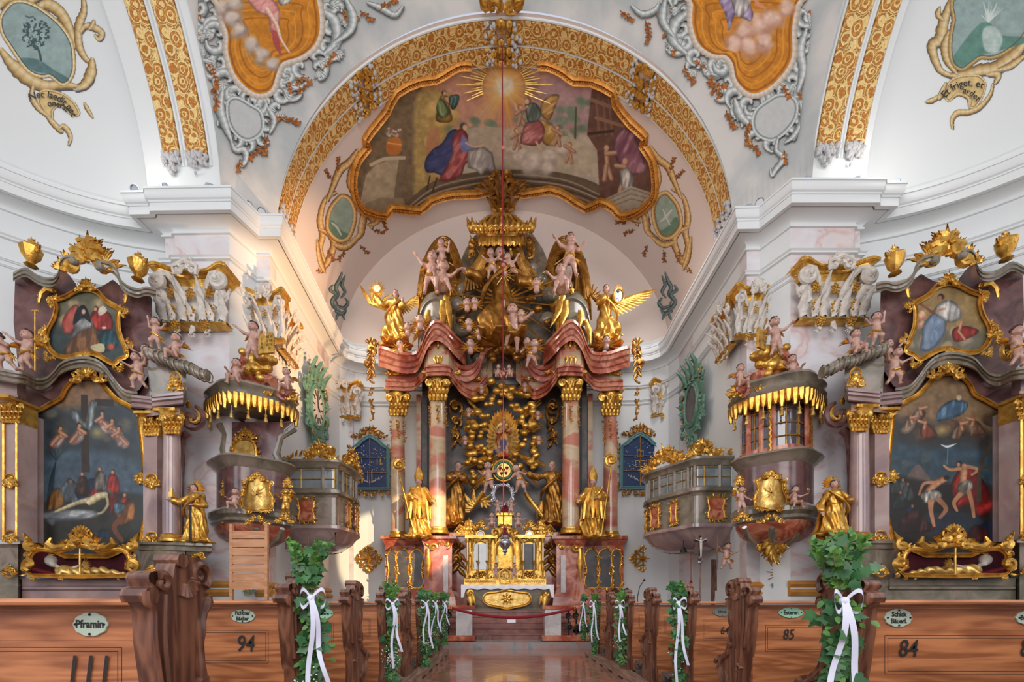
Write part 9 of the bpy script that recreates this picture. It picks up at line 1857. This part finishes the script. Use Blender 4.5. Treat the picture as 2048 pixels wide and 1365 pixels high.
for s, X0, Ys in ((-1, -1.18, [1.43+.925*k for k in range(8)]), (1, 1.68, [1.1+.925*k for k in range(8)])):
    for k, Y in enumerate(Ys):
        pr_ = protoL if s < 0 else protoR; o = pr_ if k == 0 else copy_tree(pr_)
        o.location = (X0, Y, 0); o.scale.x = .7 if k == 7 else 1; sd = 'left' if s < 0 else 'right'; ex = extra.get((s, k), ([], [], '')); o['label'] = ex[2] or '%s dark-ended pine pew of the %s block, counted from the camera' % (ORD[k], sd); o['group'] = 'pine pews of the %s block' % sd
    for k, Y in enumerate(Ys):
        if (s, k) in extra:
            o = [q for q in COL.objects if q.name.startswith('pew') and q.parent is None and 'pew_' not in q.name and abs(q.location.y-Y) < .01 and (q.location.x < 0) == (s < 0)][0]; Yb = Y+.03
            for px, py, w_, h_, tx, m_, sz in extra[(s, k)][0]: plate(o, pxX(px, Yb)-X0, CH+(CY-py)/F*Yb, w_, h_, tx, M[m_] if m_ else None, sz)
            for px, py, sz, tx in extra[(s, k)][1]: number(o, pxX(px, Yb)-X0, CH+(CY-py)/F*Yb, sz, tx)
# bouquets
def leafmesh(mb, rn, c, d, L, w, ivy=False):
    d = d.normalized(); sd, up = frame3(d, Vector((rn.uniform(-.4, .4), -1, rn.uniform(-.2, .5))))
    if ivy: O = [(0, 0), (.12, .42), (.34, .3), (.5, .5), (.7, .2), (1.05, 0), (.7, -.2), (.5, -.5), (.34, -.3), (.12, -.42)]
    else: O = [(0, 0), (.3, .5), (.7, .4), (1, 0), (.7, -.4), (.3, -.5)]
    mb.add([tuple(c+d*L*u+sd*w*v-up*L*.25*(u*u)) for u, v in O], [tuple(range(len(O)))])
def bouquet(seed, n, hang, top, ivyb, gyp):
    rn = random.Random(seed); t = thing('bouquet', None, 'bouquet'); mb = MB(); m2 = MB(); st = MB()
    for k in range(9):
        a = rn.uniform(-.9, .9); e = Vector((sin(a)*.6, rn.uniform(-.35, .35), 1)).normalized()*top*rn.uniform(.6, 1); st.tube([Vector((0, 0, -.02)), e*.5, e], .003, 4)
        for j in range(n//6): u = rn.uniform(.15, 1); c = e*u; leafmesh(mb, rn, c, Vector((rn.uniform(-1, 1), rn.uniform(-1, .6), rn.uniform(-.2, 1))), .035, .016)
        if ivyb:
            for j in range(3): c = e*rn.uniform(.3, .9)+Vector((rn.uniform(-.05, .05), -.03, 0)); leafmesh(m2, rn, c, Vector((rn.uniform(-1, 1), rn.uniform(-1, .2), rn.uniform(-.6, .8))), .055, .055, True)
    for k in range(n):
        z = -hang*rn.random(); r = .075*(1+z/hang*.5); c = Vector((rn.gauss(0, r*.45), -.02+rn.gauss(0, r*.35), z)); leafmesh(mb if k % 3 else m2, rn, c, Vector((rn.uniform(-1, 1), rn.uniform(-1, .3), rn.uniform(-1, .1))), .04 if k % 3 else .065, .022 if k % 3 else .06, k % 3 == 0)
    st.tube([Vector((.02*sin(k*1.1), -.02, -hang*k/9)) for k in range(10)], .006, 5)
    mb.build('boxwood', M['leaf'], t); m2.build('ivy', M['leafd'], t); st.build('stem', M['twig'], t); g = MB()
    for k in range(gyp): a = rn.random()*6.28; r = rn.random()*.09; c = (r*cos(a)-.02, -.05-.03*rn.random(), -hang*.62+r*1.3*sin(a)); g.ball(c, .005, 5, m=3)
    if gyp: g.build('white_blossom', M['gyps'], t)
    rb = MB(); f = Vector((0, -.07, -.02))
    for q in (-1, 1): rb.grid([[f+Vector((q*(.05+.018*sin(seed+q))*sin(u*PI)*(1 if u < 1 else 1), -.02*sin(u*2*PI), .045*sin(u*2*PI)*q*1+v)) for v in (-.009, .009)] for u in np.linspace(0, 1, 14)])
    for q, L in ((-.02+.02*sin(seed), hang*(.6+.2*sin(seed*2)**2)), (.03, hang*(.5+.2*cos(seed)**2))): rb.grid([[f+Vector((q*2.4*u+w_+.01*sin(u*7), -.015-.012*sin(u*9), -L*u)) for w_ in (-.011, .011)] for u in np.linspace(0, 1, 16)])
    rb.ball(f, .02, 8); rb.build('ribbon', M['ribbon'], t); return t
BQ = [(-1.12, 2.52, 1.1, 1, .33, .75, 1, 60, 1.15, 'largest bouquet with white ribbon, on the second left pew'), (-1.12, 4.3, 1.06, 2, .2, .8, 0, 70, 1.1, 'bouquet with two long ribbon tails, fourth left pew'), (-1.12, 6.1, 1.06, 3, .18, .75, 1, 60, 1.2, 'bouquet with ivy and baby breath, sixth left pew'), (-1.12, 6.95, 1.06, 4, .16, .7, 0, 30, 1.1, 'yellowish bouquet on the seventh left pew'), (-1.12, 8.0, 1.06, 5, .18, .7, 1, 40, 1.1, 'farthest bouquet of the left pews'),
      (1.6, 2.1, 1.08, 6, .3, .8, 1, 60, 1.1, 'largest bouquet with hanging white ribbon, second right pew'), (1.6, 3.95, 1.07, 7, .17, .85, 1, 10, 1.05, 'long ivy bouquet on the fourth right pew'), (1.6, 5.85, 1.06, 8, .17, .75, 0, 30, 1.1, 'bouquet with a single long ribbon, sixth right pew'), (1.6, 7.5, 1.06, 9, .17, .8, 0, 30, 1.15, 'slender bouquet on the eighth right pew'), (1.58, 8.35, 1.06, 10, .17, .7, 1, 30, 1.0, 'farthest bouquet of the right pews')]
for x, y, z, sd, top, hang, iv, gy, sc, lb in BQ:
    t = bouquet(sd, 420 if y < 3 else 240, hang, top, iv, gy); t.location = (x, y-.06, z-.02); t.scale = (sc,)*3; t.rotation_euler = (0, 0, .45 if x < 0 else -.45); t['label'] = lb; t['group'] = 'bridal bouquets on the pew ends'
